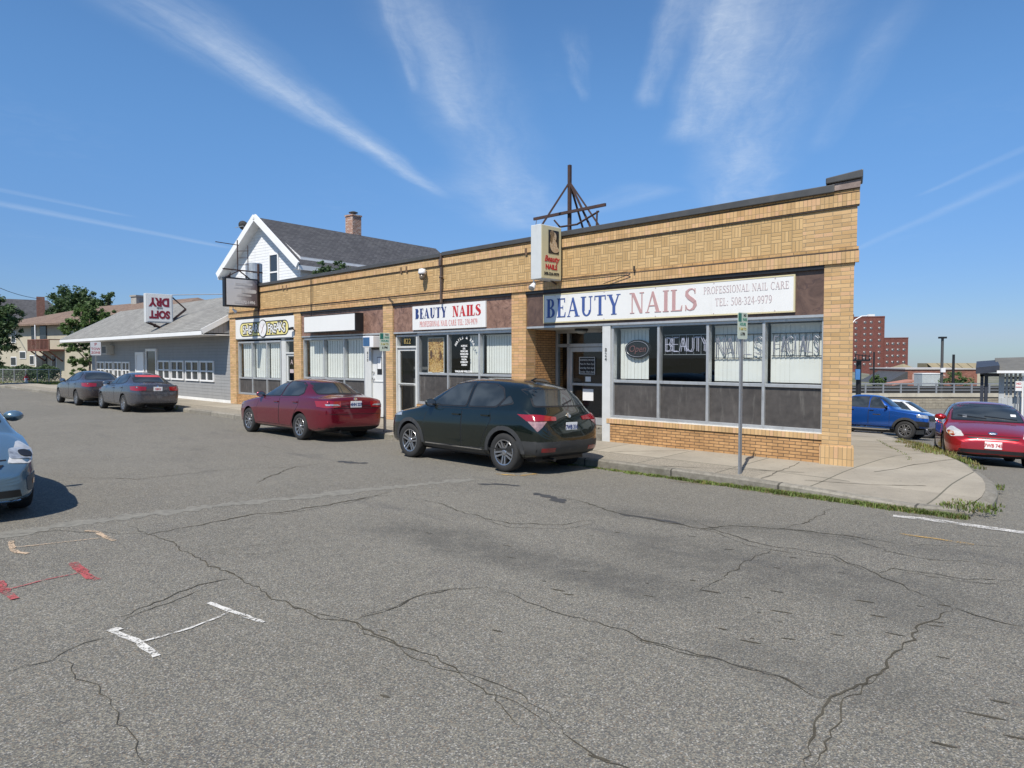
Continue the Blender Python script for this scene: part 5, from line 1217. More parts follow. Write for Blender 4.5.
t = thing('satellite_dish', 'small grey satellite dish at the peak of the white house', 'dish', at(243, 226, 41.0), 0)
b = MB(); b.lathe([(0, 0), (.16, .02), (.29, .08)], 16, M=Matrix.Rotation(R(-60), 4, 'X')); b.build('dish', M_cope, t); b = MB(); b.bar((0, 0, 0), (.3, .25, -.45), .05); b.bar((0, 0, 0), (-.42, -.1, -.12), .03); b.build('mount', M_steel, t)
# ------------------------------------------------------------------ vehicles
def interp(tab, t, k=1):
    if t <= tab[0][0]: return tab[0][k]
    for a, b in zip(tab[:-1], tab[1:]):
        if t <= b[0]: return a[k] + (b[k] - a[k]) * (t - a[0]) / (b[0] - a[0])
    return tab[-1][k]
def chaikin(p, n=1, r=.05):
    """round the corners of an outline by a radius (metres), n sets how strongly"""
    q = []; m = len(p); r *= n
    for i in range(m):
        a, b, c = Vector(p[i - 1]), Vector(p[i]), Vector(p[(i + 1) % m])
        u = (a - b); v = (c - b); d = min(r, u.length * .42, v.length * .42); s, e = b + u.normalized() * d, b + v.normalized() * d
        for k in range(4): t = k / 3; q.append(tuple(s * (1 - t) ** 2 + b * 2 * t * (1 - t) + e * t * t))
    return q
def wheel_meshes(Rr, style):
    key = (round(Rr, 3), style)
    if key in WHEELS: return WHEELS[key]
    w = .105; t = MB(); t.lathe([(Rr * .62, -w * .8), (Rr * .72, -w), (Rr * .94, -w), (Rr, -w * .7), (Rr, w * .7), (Rr * .94, w), (Rr * .72, w), (Rr * .64, w * .85)], 36, axis='y', caps=False)
    tm = t.mesh('tyre', M_tyre, smooth=True)
    r = MB(); Rm = Rr * .68
    r.lathe([(Rm, w * .85), (Rm * .97, w * .92), (Rm * .90, w * .88), (Rm * .88, w * .3)], 36, axis='y', caps=False)
    n, hw = {'five': (5, .17), 'ten': (10, .075), 'six': (6, .16), 'steel': (9, .13)}[style]
    for i in range(n):
        a = 2 * math.pi * i / n; ca, sa = math.cos(a), math.sin(a)
        def q(rad, lat, y): return (rad * ca - lat * sa, y, rad * sa + lat * ca)
        o = hw * Rm
        for s in ((-1, 1) if style in ('five', 'six') else (0,)):
            l0, l1 = (s * o * .55, s * o * .95) if s else (0, 0); ww = o * .40 if s else o
            vs = [q(Rm * .12, l0 - ww, w * .72), q(Rm * .12, l0 + ww, w * .72), q(Rm * .93, l1 + ww, w * .84), q(Rm * .93, l1 - ww, w * .84)]
            vs += [(v[0], v[1] - .03, v[2]) for v in vs]
            r.add(vs, [(0, 1, 2, 3), (0, 4, 5, 1), (1, 5, 6, 2), (2, 6, 7, 3), (3, 7, 4, 0)])
    r.lathe([(Rm * .22, w * .6), (Rm * .22, w * .8), (Rm * .16, w * .86), (0, w * .87)], 20, axis='y')
    rm = r.mesh('rim', M_alloy, smooth=False)
    b = MB(); b.lathe([(Rm * .9, w * .25), (Rm * .5, w * .25), (0, w * .25)], 24, axis='y'); b.lathe([(Rm * .55, w * .28), (Rm * .2, w * .32)], 20, axis='y', m=1); bm_ = b.mesh('brake', [M_black, M_cope])
    WHEELS[key] = (tm, rm, bm_); return WHEELS[key]
WHEELS = {}
def seat_matrix(pos, head):
    """stand a vehicle on the sloping ground"""
    h = Vector((head[0], head[1], 0)).normalized(); l = Vector((-h.y, h.x, 0))
    z = lambda v: gz(v.x, v.y)
    f, b = pos + h * 1.3, pos - h * 1.3; le, ri = pos + l * .75, pos - l * .75
    fx = (h * 2.6 + Vector((0, 0, z(f) - z(b)))).normalized(); ly = (l * 1.5 + Vector((0, 0, z(le) - z(ri)))).normalized()
    up = fx.cross(ly).normalized(); ly = up.cross(fx)
    m = Matrix((fx, ly, up)).transposed().to_4x4(); m.translation = Vector((pos.x, pos.y, (z(f) + z(b) + z(le) + z(ri)) / 4)); return m
def vehicle(name, label, cat, S, paint, pos, head, group=None):
    L, W, wb, fo, Rr = S['L'], S['W'] / 2, S['wb'], S['fo'], S['R']
    X0 = fo + wb / 2                                   # x = X0 - t
    t_ = thing(name, label, cat, group=group)
    t_.matrix_world = seat_matrix(Vector((pos[0], pos[1], 0)), head)
    # --- shell
    ts = sorted(set(round(p[0], 3) for k in ('top', 'belt', 'bot', 'wid', 'rail') for p in S[k]))
    ts2 = [ts[0]]
    for t in ts[1:]:
        if t - ts2[-1] > .035: ts2.append(t)
    ts2[-1] = L
    vs, fs = [], []
    for t in ts2:
        w = W * interp(S['wid'], t) * 1.012; zb, zs, zt = interp(S['bot'], t), interp(S['belt'], t), interp(S['top'], t)
        wr, dz = W * interp(S['rail'], t), interp(S['rail'], t, 2); zr = zt - dz
        zs = min(zs, zr - .01) if zr - .01 > zb + .1 else zr - .01
        h = zs - zb; wr = min(wr, w * .97)
        half = [(.80 * w, zb), (.955 * w, zb + .05), (.978 * w, zb + .24 * h), (.992 * w, zb + .42 * h), (w * 1.002, zb + .69 * h), (.986 * w, zb + .745 * h), (.970 * w, zs - .01)]
        p5 = half[-1]; half += [(p5[0] + .16 * (wr - p5[0]), p5[1] + .10 * (zr - p5[1]) + .004), (p5[0] + .55 * (wr - p5[0]), p5[1] + .55 * (zr - p5[1])), (wr, zr), (.62 * wr, zr + .80 * (zt - zr))]
        ring = [(0, zb)] + half + [(0, zt)] + [(-y, z) for y, z in half[::-1]]
        vs += [(X0 - t, y, z) for y, z in ring]
    n = len(ring)
    for i in range(len(ts2) - 1):
        for j in range(n): fs.append((i * n + j, i * n + (j + 1) % n, (i + 1) * n + (j + 1) % n, (i + 1) * n + j))
    fs += [tuple(range(n))[::-1], tuple(range((len(ts2) - 1) * n, len(ts2) * n))]
    b = MB(); b.add(vs, fs); me = b.mesh('shell', paint, smooth=True)
    tmp = bpy.data.objects.new('shell', me); COL.objects.link(tmp)
    sb = tmp.modifiers.new('s', 'SUBSURF'); sb.levels = sb.render_levels = 2
    dg = bpy.context.evaluated_depsgraph_get(); dg.update()
    sm = bpy.data.meshes.new_from_object(tmp.evaluated_get(dg))
    bvh = BVHTree.FromPolygons([v.co.copy() for v in sm.vertices], [list(p.vertices) for p in sm.polygons])
    # --- wheel arches
    tmp.modifiers.clear(); tmp.data = sm; cut = []
    ra = Rr + S.get('arch', .045)
    for sx in (1, -1):
        for sy in (1, -1):
            c = MB(); c.cyl((sx * wb / 2, sy * (W - .30), Rr + .01), (sx * wb / 2, sy * (W + .25), Rr + .01), ra, n=40)
            o = c.build('cut', M_black); cut.append(o); md = tmp.modifiers.new('b', 'BOOLEAN'); md.object = o; md.operation = 'DIFFERENCE'; md.solver = 'EXACT'
    dg.update(); dg = bpy.context.evaluated_depsgraph_get(); dg.update()
    bm_ = bpy.data.meshes.new_from_object(tmp.evaluated_get(dg)); bm_.name = 'body'
    for o in cut + [tmp]: bpy.data.objects.remove(o)
    bm_.materials.clear(); bm_.materials.append(paint); bm_.materials.append(M_black)
    for p in bm_.polygons:
        c = p.center; p.use_smooth = True; p.material_index = 0
        for sx in (1, -1):
            if all(abs(math.hypot(bm_.vertices[v].co.x - sx * wb / 2, bm_.vertices[v].co.z - Rr - .01) - ra) < .004 for v in p.vertices) or (abs(abs(c.y) - (W - .30)) < .01 and math.hypot(c.x - sx * wb / 2, c.z - Rr) < ra + .02 and abs(p.normal.y) > .9):
                p.material_index = 1; p.use_smooth = False
        if p.normal.z < -.75 and c.z < .5: p.material_index = 1
    body = bpy.data.objects.new('body', bm_); COL.objects.link(body); body.parent = t_
    es = body.modifiers.new('edge', 'EDGE_SPLIT'); es.split_angle = R(48)
    # --- surface patches
    def patch(name, pts, theta, m, off=.004, mirror=False, parent=None, round_=0, grid=.07, skirt=.02):
        th = R(theta); Dv = Vector((math.cos(th), math.sin(th), 0)); E = Vector((-math.sin(th), math.cos(th), 0))
        if round_: pts = chaikin(pts, round_)
        poly = [(Vector((X0 - p[0], p[1], 0)).dot(E), p[2]) for p in pts]
        bm = bmesh.new(); f = bm.faces.new([bm.verts.new((a, z, 0)) for a, z in poly])
        for k, no in ((0, (1, 0, 0)), (1, (0, 1, 0))):
            lo, hi = min(q[k] for q in poly), max(q[k] for q in poly); v = lo + grid
            while v < hi - grid * .3:
                co = (v, 0, 0) if k == 0 else (0, v, 0)
                bmesh.ops.bisect_plane(bm, geom=bm.verts[:] + bm.edges[:] + bm.faces[:], plane_co=co, plane_no=no); v += grid
        cxy = [sum(q[k] for q in poly) / len(poly) for k in (0, 1)]; hc = bvh.ray_cast(Dv * 6 + E * cxy[0] + Vector((0, 0, cxy[1])), -Dv)[0]; dc = hc.dot(Dv) if hc else L / 2
        def put(v, d):
            o = Dv * 6 + E * v[0] + Vector((0, 0, v[1]))
            h, nn, _, _ = bvh.ray_cast(o, -Dv)
            if h is None:
                h, nn, _, _ = bvh.find_nearest(Dv * dc + E * v[0] + Vector((0, 0, v[1])))
            if nn.dot(Dv) < 0: nn = -nn
            return h + nn * d
        bm.verts.index_update(); vs = [put(v.co, off) for v in bm.verts]; nv = len(vs); fs = [[v.index for v in f.verts] for f in bm.faces]
        be = [(e.verts[0].index, e.verts[1].index) for e in bm.edges if e.is_boundary]
        low = {}
        for a, c in be:
            for q in (a, c):
                if q not in low: low[q] = len(vs); vs.append(None)
        bm.verts.ensure_lookup_table()
        for q, k in low.items(): vs[k] = put(bm.verts[q].co, -skirt)
        fs += [(a, c, low[c], low[a]) for a, c in be]
        bm.free(); res = []
        for sgn in ((1, -1) if mirror else (1,)):
            q = MB(); q.add([(v[0], v[1] * sgn, v[2]) for v in vs], fs); o = q.build(name, m, parent if parent is not None else t_, smooth=True)
            es = o.modifiers.new('edge', 'EDGE_SPLIT'); es.split_angle = R(40); res.append(o)
        return res
    def arc_band(name, cx, r0, r1, a0, a1, m, off):
        n = 14; pts = [(cx + r1 * math.cos(R(a0 + (a1 - a0) * i / n)), W, Rr + r1 * math.sin(R(a0 + (a1 - a0) * i / n))) for i in range(n + 1)] + [(cx + r0 * math.cos(R(a1 - (a1 - a0) * i / n)), W, Rr + r0 * math.sin(R(a1 - (a1 - a0) * i / n))) for i in range(n + 1)]
        return patch(name, pts, 90, m, off, True, grid=.12)
    ctx = dict(patch=patch, arc_band=arc_band, t=t_, X0=X0, W=W, L=L, Rr=Rr, body=body, paint=paint, bvh=bvh)
    # windows
    for nm, pts, th, mi in S['glass']:
        if S.get('trim_glass', True): patch(nm + '_seal', [(p[0], p[1], p[2]) for p in grow(pts, .022, th)], th, M_black, .0025, mi, round_=1)
        patch(nm, pts, th, M_carglass, .006, mi, round_=1)
    for pts in S.get('doors', []):
        patch('door_gap', grow(pts, .010, 90), 90, M_black, .0012, True)
        for i, d in enumerate(patch('door', pts, 90, paint, .0035, True)):
            tt = max(p[0] for p in pts) - .13; zz = max(p[2] for p in pts) - .10; sg = 1 if i == 0 else -1
            h = MB(); y = interp(S['wid'], tt) * W
            hit_, nn, _, _ = bvh.ray_cast(Vector((X0 - tt, 5, zz)), Vector((0, -1, 0)))
            yy = (hit_.y if hit_ else y)
            h.bar((X0 - tt + .10, sg * (yy + .022), zz), (X0 - tt - .10, sg * (yy + .022), zz), .022, .032); h.build('handle', S.get('handle', paint), d, bevel=.006)
    for it in S.get('parts', []):
        nm, pts, th, m, off, mi = it[:6]
        patch(nm, pts, th, paint if m == 'paint' else m, off, mi, round_=it[6] if len(it) > 6 else 0)
    # mirrors
    mt, mz = S['mirror']
    for sg in (1, -1):
        hit_, nn, _, _ = bvh.ray_cast(Vector((X0 - mt, 5, mz)), Vector((0, -1, 0))); yy = hit_.y if hit_ else W * .9
        mb = MB(); prof = [(.0, .09), (.05, .085), (.085, .05), (.10, 0)]
        mb.lathe([(.105, 0), (.10, .04), (.075, .085), (.03, .11), (0, .115)], 14, axis='x', M=Matrix.Translation((X0 - mt, sg * (yy + .13), mz + .03)) @ Matrix.Diagonal((1, 1.15, .72, 1)))
        mr = mb.build('mirror', S.get('mirror_mat', paint), t_, smooth=True)
        a = MB(); a.bar((X0 - mt + .02, sg * (yy - .02), mz - .01), (X0 - mt + .02, sg * (yy + .10), mz), .05, .035); a.build('mirror_arm', M_black, mr)
        a = MB(); a.lathe([(.092, 0), (0, -.001)], 14, axis='x', M=Matrix.Translation((X0 - mt - .003, sg * (yy + .13), mz + .03)) @ Matrix.Diagonal((1, 1.15, .72, 1))); a.build('mirror_glass', M_chrome, mr)
    # wheels
    tm, rm, bk = wheel_meshes(Rr, S.get('rim', 'five'))
    for sx in (1, -1):
        for sy in (1, -1):
            wo = bpy.data.objects.new('wheel', tm); COL.objects.link(wo); wo.parent = t_; wo.location = (sx * wb / 2, sy * (W - .105 - S.get('inset', .012)), Rr)
            wo.rotation_euler = (0, R(17 * sx + 31 * sy), 0 if sy > 0 else R(180))
            for nm, q in (('rim', rm), ('brake_disc', bk)):
                o = bpy.data.objects.new(nm, q); COL.objects.link(o); o.parent = wo
    u = MB(); u.box(-X0 * .55 - wb * .25, -W * .72, Rr * .62, X0 * .8, W * .72, Rr * 1.1)
    for sx in (1, -1): u.cyl((sx * wb / 2, -W * .85, Rr), (sx * wb / 2, W * .85, Rr), .06)
    u.cyl((-wb / 2 - .3, W * .45, .26), (-(L - X0) + .06, W * .45, .25), .03); u.build('underbody', M_black, t_)
    # plates
    for th, z, txt, col in S.get('plates', []):
        s = 1 if th == 0 else -1
        hit_, nn, _, _ = bvh.ray_cast(Vector((s * 8, 0, z)), Vector((-s, 0, 0)))
        x = (hit_.x if hit_ else s * L / 2) + s * .012
        q = MB(); q.box(x - .004, -.152, z - .076, x + .004, .152, z + .076); pl = q.build('license_plate', M_plate, t_, bevel=.006)
        if txt:
            q = MB(); text(q, txt, Matrix.Translation((x + s * .0055, 0, z - .008)) @ Matrix.Rotation(R(90 * s), 4, 'Z') @ FRONT, .10, .003, offset=.003, sx=.82); q.build('plate_number', col, pl)
    for x, y, z, r, th in S.get('emblems', []):
        s = 1 if th == 0 else -1
        hit_, nn, _, _ = bvh.ray_cast(Vector((s * 8, y, z)), Vector((-s, 0, 0)))
        if hit_:
            q = MB(); q.lathe([(r, 0), (r, .012), (r * .75, .014), (r * .74, .008)], 20, axis='x', M=Matrix.Translation(hit_) @ Matrix.Rotation(math.atan2(-nn.z * s, abs(nn.x)) * 1.0, 4, 'Y') @ Matrix.Diagonal((s, 1, .82, 1)))
            q.box(-.004, -r * .75, -.012, .012, r * .75, .012, M=Matrix.Translation(hit_)); q.build('emblem', M_chrome, t_)
    if 'extra' in S: S['extra'](ctx)
    return t_
def grow(pts, d, th):
    """widen a patch outline about its middle"""
    th = R(th); n = len(pts); c = [sum(p[k] for p in pts) / n for k in range(3)]; out = []
    for i, p in enumerate(pts):
        a, b = pts[i - 1], pts[(i + 1) % n]
        v = Vector((p[0] - c[0], p[1] - c[1], p[2] - c[2])); l = v.length or 1
        out.append((p[0] + (d * 1.3 if p[0] > c[0] else -d * 1.3) * (abs(v.x) / l > .15), p[1] + (d * 1.3 if p[1] > c[1] else -d * 1.3) * (abs(v.y) / l > .15), p[2] + (d if p[2] > c[2] else -d)))
    return out
def scaled(S, kt, ky, kz, **over):
    def p3(p): return (p[0] * kt, p[1] * ky, p[2] * kz)
    o = dict(S)
    for k in ('top', 'belt', 'bot'): o[k] = [(a * kt, z * kz) for a, z in S[k]]
    o['wid'] = [(a * kt, z) for a, z in S['wid']]; o['rail'] = [(a * kt, f, d * kz) for a, f, d in S['rail']]
    o['glass'] = [(n, [p3(p) for p in q], th, m) for n, q, th, m in S['glass']]
    o['doors'] = [[p3(p) for p in q] for q in S.get('doors', [])]
    o['parts'] = [(i[0], [p3(p) for p in i[1]]) + tuple(i[2:]) for i in S.get('parts', [])]
    o['mirror'] = (S['mirror'][0] * kt, S['mirror'][1] * kz); o['L'] = S['L'] * kt; o['W'] = S['W'] * ky; o['fo'] = S['fo'] * kt; o['wb'] = S['wb'] * kt; o['R'] = S['R'] * kz
    o['plates'] = [(a, z * kz, c, d) for a, z, c, d in S.get('plates', [])]; o['emblems'] = [(x, y * ky, z * kz, r, th) for x, y, z, r, th in S.get('emblems', [])]
    o.update(over); return o
def sym(pts): return pts + [(p[0], -p[1], p[2]) for p in pts[::-1]]
# ---- crossover
def crossover_extra(c):
    for sx in (1, -1):
        cx = c['X0'] - sx * 1.305; c['arc_band']('arch_cladding', cx, c['Rr'] + .052, c['Rr'] + .125, -14 if sx > 0 else -12, 192 if sx > 0 else 194, M_cladding, .012)
    q = MB(); q.bar((c['X0'] - 3.28, .0, 1.57), (c['X0'] - 3.40, 0, 1.615), .03, .02); q.build('antenna', M_black, c['t'])
M_cladding = mat('grey_black_cladding', (.035, .036, .037), .55, 0, .2, 14, grime=(.09, .085, .08))
CROSS = dict(L=4.29, W=1.77, wb=2.61, fo=.85, R=.335, arch=.05, rim='five',
    top=[(0, .68), (.05, .80), (.22, .92), (.7, 1.02), (1.02, 1.07), (1.5, 1.38), (1.85, 1.555), (2.3, 1.615), (2.9, 1.615), (3.4, 1.575), (3.78, 1.50), (3.86, 1.42), (4.06, 1.13), (4.17, 1.0), (4.27, .86), (4.29, .66)],
    belt=[(0, .64), (.22, .84), (1.02, .98), (2.0, 1.01), (3.3, 1.07), (3.86, 1.09), (4.17, .93), (4.29, .62)],
    bot=[(0, .36), (.1, .26), (.5, .23), (3.8, .23), (4.1, .28), (4.29, .42)],
    wid=[(0, .60), (.05, .74), (.22, .90), (.7, .98), (1.2, 1), (3.3, 1), (3.86, .965), (4.06, .93), (4.17, .90), (4.27, .82), (4.29, .70)],
    rail=[(0, .55, .03), (.22, .70, .04), (1.02, .80, .045), (1.5, .745, .09), (1.85, .70, .10), (2.3, .695, .095), (3.4, .67, .11), (3.78, .65, .12), (4.06, .70, .06), (4.17, .74, .05), (4.29, .60, .03)],
    glass=[('windshield', sym([(1.1, .60, 1.12), (1.8, .52, 1.50)]), 0, False), ('rear_window', sym([(3.88, .54, 1.41), (4.04, .66, 1.15)]), 180, False),
           ('side_window', [(1.46, 1, 1.075), (2.44, 1, 1.09), (2.44, 1, 1.50), (2.10, 1, 1.485), (1.95, 1, 1.45)], 90, True), ('side_window', [(2.53, 1, 1.09), (3.22, 1, 1.115), (3.34, 1, 1.27), (3.20, 1, 1.41), (2.98, 1, 1.485), (2.53, 1, 1.50)], 90, True), ('quarter_window', [(3.30, 1, 1.13), (3.58, 1, 1.19), (3.42, 1, 1.30)], 90, True)],
    doors=[[(1.32, 1, .36), (1.30, 1, .72), (1.42, 1, 1.02), (2.37, 1, 1.03), (2.37, 1, .36)], [(2.40, 1, .36), (2.40, 1, 1.03), (3.10, 1, 1.05), (3.14, 1, .86), (2.98, 1, .62), (2.86, 1, .36)]],
    parts=[('taillight', [(3.78, .86, 1.01), (4.15, .70, 1.0), (4.25, .40, .965), (4.25, .40, .905), (4.1, .70, .905), (3.95, .82, .90)], 145, M_redlens, .016, True), ('reverse_light', [(3.97, .82, .897), (4.2, .60, .895), (4.10, .74, .73)], 145, M_pinklens, .014, True),
           ('rear_bumper', [(4.0, .93, .56), (4.29, -.0, .565), (4.29, 0, .36), (4.0, .93, .34)], 180, M_cladding, .018, True), ('rear_reflector', [(4.2, .72, .46), (4.28, .45, .46), (4.28, .45, .40), (4.2, .72, .40)], 160, M_redlens, .022, True),
           ('sill_cladding', [(1.30, 1, .22), (1.30, 1, .34), (2.98, 1, .34), (2.98, 1, .22)], 90, M_cladding, .008, True), ('sill_strip', [(1.34, 1, .335), (1.34, 1, .352), (2.92, 1, .352), (2.92, 1, .335)], 90, M_chrome, .010, True),
           ('headlight', [(.15, .55, .86), (.5, .84, .90), (.52, .86, .82), (.1, .55, .78)], 35, M_clear, .01, True), ('grille', sym([(0, .5, .82), (0, .5, .72)]), 0, M_black, .01, False),
           ('tailgate_gap', [(4.2, .62, .90), (4.22, .60, .66), (4.22, .585, .66), (4.2, .605, .90)], 165, M_black, .003, True), ('wiper', [(4.05, .02, 1.17), (4.05, -.30, 1.25), (4.05, -.30, 1.235), (4.05, .02, 1.15)], 180, M_black, .02, False)],
    mirror=(1.58, 1.08), plates=[(180, .80, '7WB 316', M_navy)], emblems=[(0, 0, .985, .055, 180)], mirror_mat=None, extra=crossover_extra)
CROSS.pop('mirror_mat')
# ---- saloon
SEDAN = dict(L=4.63, W=1.78, wb=2.65, fo=.88, R=.318, rim='ten',
    top=[(0, .64), (.05, .74), (.25, .84), (.7, .93), (1.15, .985), (1.35, 1.01), (1.75, 1.23), (2.15, 1.405), (2.6, 1.475), (3.1, 1.465), (3.45, 1.395), (3.85, 1.20), (4.08, 1.09), (4.3, 1.075), (4.52, 1.05), (4.58, .98), (4.62, .82), (4.63, .62)],
    belt=[(0, .60), (.25, .77), (1.35, .93), (2.1, .955), (3.1, .985), (3.85, 1.02), (4.3, 1.01), (4.58, .94), (4.63, .58)],
    bot=[(0, .32), (.1, .22), (.5, .19), (4.1, .20), (4.45, .26), (4.63, .38)],
    wid=[(0, .58), (.05, .72), (.25, .90), (.7, .98), (1.2, 1), (3.5, 1), (4.08, .965), (4.3, .935), (4.52, .86), (4.60, .78), (4.63, .66)],
    rail=[(0, .55, .03), (.25, .70, .04), (1.15, .78, .04), (1.35, .79, .05), (1.75, .735, .085), (2.15, .68, .10), (2.6, .66, .10), (3.1, .655, .105), (3.45, .66, .11), (3.85, .70, .09), (4.08, .74, .05), (4.52, .70, .04), (4.63, .58, .03)],
    glass=[('windshield', sym([(1.4, .60, 1.06), (2.1, .50, 1.36)]), 0, False), ('rear_window', sym([(3.45, .48, 1.36), (4.0, .60, 1.115)]), 180, False),
           ('side_window', [(1.62, 1, 1.005), (2.50, 1, 1.03), (2.50, 1, 1.37), (2.22, 1, 1.345)], 90, True), ('side_window', [(2.58, 1, 1.03), (3.36, 1, 1.06), (3.50, 1, 1.12), (3.34, 1, 1.28), (3.1, 1, 1.36), (2.58, 1, 1.375)], 90, True)],
    doors=[[(1.38, 1, .32), (1.36, 1, .66), (1.52, 1, .96), (2.53, 1, .975), (2.53, 1, .32)], [(2.56, 1, .32), (2.56, 1, .975), (3.46, 1, 1.0), (3.46, 1, .82), (3.28, 1, .62), (3.10, 1, .32)]],
    parts=[('taillight', [(4.20, .86, .955), (4.5, .70, .96), (4.6, .42, .95), (4.6, .42, .82), (4.5, .70, .80), (4.25, .84, .82)], 150, M_redlens, .012, True), ('bumper_strip', sym([(4.63, .80, .335), (4.63, .80, .25)]), 180, M_black, .008, False),
           ('trunk_gap', sym([(4.6, .58, .80), (4.6, .58, .788)]), 180, M_black, .004, False), ('headlight', [(.12, .50, .73), (.5, .82, .80), (.5, .84, .72), (.1, .5, .64)], 35, M_clear, .01, True), ('grille', sym([(0, .5, .70), (0, .5, .62)]), 0, M_black, .01, False),
           ('bumper_gap', [(4.3, .9, .66), (4.63, 0, .665), (4.63, 0, .655), (4.3, .9, .65)], 180, M_black, .003, True)],
    mirror=(1.66, 1.0), plates=[(180, .90, '3DK 814', M_navy)], emblems=[(0, 0, 1.005, .05, 180)])
JETTA = scaled(SEDAN, 1, 1, 1, rim='ten', plates=[(180, .885, '4HN 227', M_navy)])
JETTA['parts'] = JETTA['parts'] + [('taillight_clear', [(4.45, .74, .89), (4.58, .50, .89), (4.6, .45, .855), (4.45, .72, .855)], 150, M_clear, .016, True), ('black_badge_strip', [(4.6, .46, .855), (4.6, .46, .84), (4.6, -.46, .84), (4.6, -.46, .855)], 180, M_black, .006, False)]
# ---- hatchback
HATCH = dict(L=4.46, W=1.735, wb=2.70, fo=.90, R=.315, rim='six',
    top=[(0, .55), (.04, .66), (.18, .755), (.5, .87), (.85, .965), (1.05, 1.0), (1.45, 1.235), (1.85, 1.41), (2.3, 1.50), (2.8, 1.49), (3.4, 1.37), (3.9, 1.21), (4.2, 1.13), (4.36, 1.02), (4.44, .80), (4.46, .6)],
    belt=[(0, .52), (.18, .70), (.5, .80), (1.05, .90), (2.3, .95), (3.4, 1.0), (4.2, 1.02), (4.46, .58)],
    bot=[(0, .26), (.06, .20), (.4, .17), (4.0, .18), (4.3, .26), (4.46, .36)],
    wid=[(0, .62), (.04, .74), (.18, .88), (.5, .965), (1.0, 1), (3.4, 1), (3.9, .97), (4.2, .93), (4.36, .88), (4.46, .70)],
    rail=[(0, .52, .03), (.18, .66, .05), (.5, .74, .05), (1.05, .80, .05), (1.45, .80, .075), (1.85, .76, .08), (2.3, .735, .085), (2.8, .70, .09), (3.4, .67, .10), (3.9, .66, .08), (4.2, .68, .06), (4.46, .58, .03)],
    glass=[('windshield', sym([(1.0, .63, 1.075), (1.85, .585, 1.395)]), 0, False), ('rear_window', sym([(3.6, .5, 1.30), (4.1, .58, 1.16)]), 180, False),
           ('side_window', [(1.42, 1, 1.01), (2.40, 1, 1.02), (2.40, 1, 1.385), (1.96, 1, 1.355)], 90, True), ('side_window', [(2.47, 1, 1.02), (3.25, 1, 1.06), (3.3, 1, 1.16), (3.0, 1, 1.35), (2.47, 1, 1.39)], 90, True)],
    doors=[[(1.36, 1, .30), (1.33, 1, .62), (1.42, 1, .96), (2.42, 1, .97), (2.42, 1, .30)], [(2.45, 1, .30), (2.45, 1, .97), (3.32, 1, 1.0), (3.30, 1, .80), (3.12, 1, .58), (2.98, 1, .30)]],
    parts=[('headlight', [(.10, .50, .665), (.30, .56, .755), (.62, .70, .855), (.66, .76, .86), (.40, .84, .735), (.20, .70, .64)], 30, M_lamp, .010, True, 1), ('upper_grille', sym([(0, .46, .650), (0, .42, .618)]), 0, M_black, .012, False), ('lower_grille', sym([(0, .60, .365), (0, .62, .285)]), 0, M_black, .012, False),
           ('hood_gap', sym([(.2, .50, .705), (.2, .50, .693)]), 0, M_black, .004, False), ('taillight', [(4.2, .80, 1.0), (4.4, .60, 1.0), (4.4, .60, .7), (4.3, .75, .7)], 150, M_redlens, .01, True)],
    mirror=(1.40, 1.03), plates=[(0, .50, '1WB 745', M_red)], emblems=[(0, 0, .755, .07, 0)])
RED_HATCH = scaled(HATCH, 1, .995, 1.0, plates=[(0, .485, '7WB 745', M_red)])
def wipers(c):
    for y0, y1 in ((.55, -.05), (-.02, -.55)):
        q = MB(); a = []
        for k in range(7):
            y = y0 + (y1 - y0) * k / 6; z = .985 + .055 * (k / 6); h, nn, _, _ = c['bvh'].ray_cast(Vector((6, y, z)), Vector((-1, 0, 0))); a.append(h + nn * .02)
        q.tube(a, .008, 5); q.build('wiper', M_black, c['t'])
    for y, z, w, m in ((.50, 1.09, .05, M_plate), (-.42, 1.03, .04, M_clear)):
        c['patch']('windshield_sticker', [(1.1, y - w, z - .025), (1.1, y + w, z - .025), (1.1, y + w, z + .025), (1.1, y - w, z + .025)], 0, m, .009)
    for y in (.38, -.38):                                   # seats behind the glass read as soft dark shapes
        pass
RED_HATCH['extra'] = wipers
RED_HATCH['top'] = [(0, .50), (.04, .60), (.18, .70), (.5, .80), (.85, .885), (1.05, .925), (1.45, 1.16), (1.85, 1.345), (2.3, 1.43), (2.8, 1.42), (3.4, 1.30), (3.9, 1.15), (4.2, 1.08), (4.36, .98), (4.44, .78), (4.46, .6)]
RED_HATCH['belt'] = [(0, .47), (.18, .63), (.5, .73), (1.05, .85), (2.3, .91), (3.4, .96), (4.2, .98), (4.46, .56)]
RED_HATCH['parts'] = [('headlight', [(.10, .50, .595), (.30, .56, .70), (.62, .70, .79), (.66, .76, .795), (.40, .84, .67), (.20, .72, .575)], 30, M_lamp, .010, True, 1), ('lamp_bulb', [(.22, .66, .62), (.34, .68, .68), (.40, .76, .68), (.30, .76, .61)], 30, M_amber, .014, True, 1),
    ('upper_grille', sym([(0, .46, .585), (0, .42, .555)]), 0, M_black, .012, False), ('lower_grille', sym([(0, .60, .335), (0, .62, .265)]), 0, M_black, .012, False), ('hood_gap', sym([(.2, .50, .635), (.2, .50, .625)]), 0, M_black, .004, False), ('taillight', [(4.2, .80, 1.0), (4.4, .60, 1.0), (4.4, .60, .7), (4.3, .75, .7)], 150, M_redlens, .01, True)]
RED_HATCH['glass'] = [('windshield', sym([(1.0, .66, .955), (1.85, .585, 1.325)]), 0, False)] + [(n_, [(p[0], p[1], p[2] - .06) for p in q_], th_, mi_) for n_, q_, th_, mi_ in RED_HATCH['glass'][1:]]
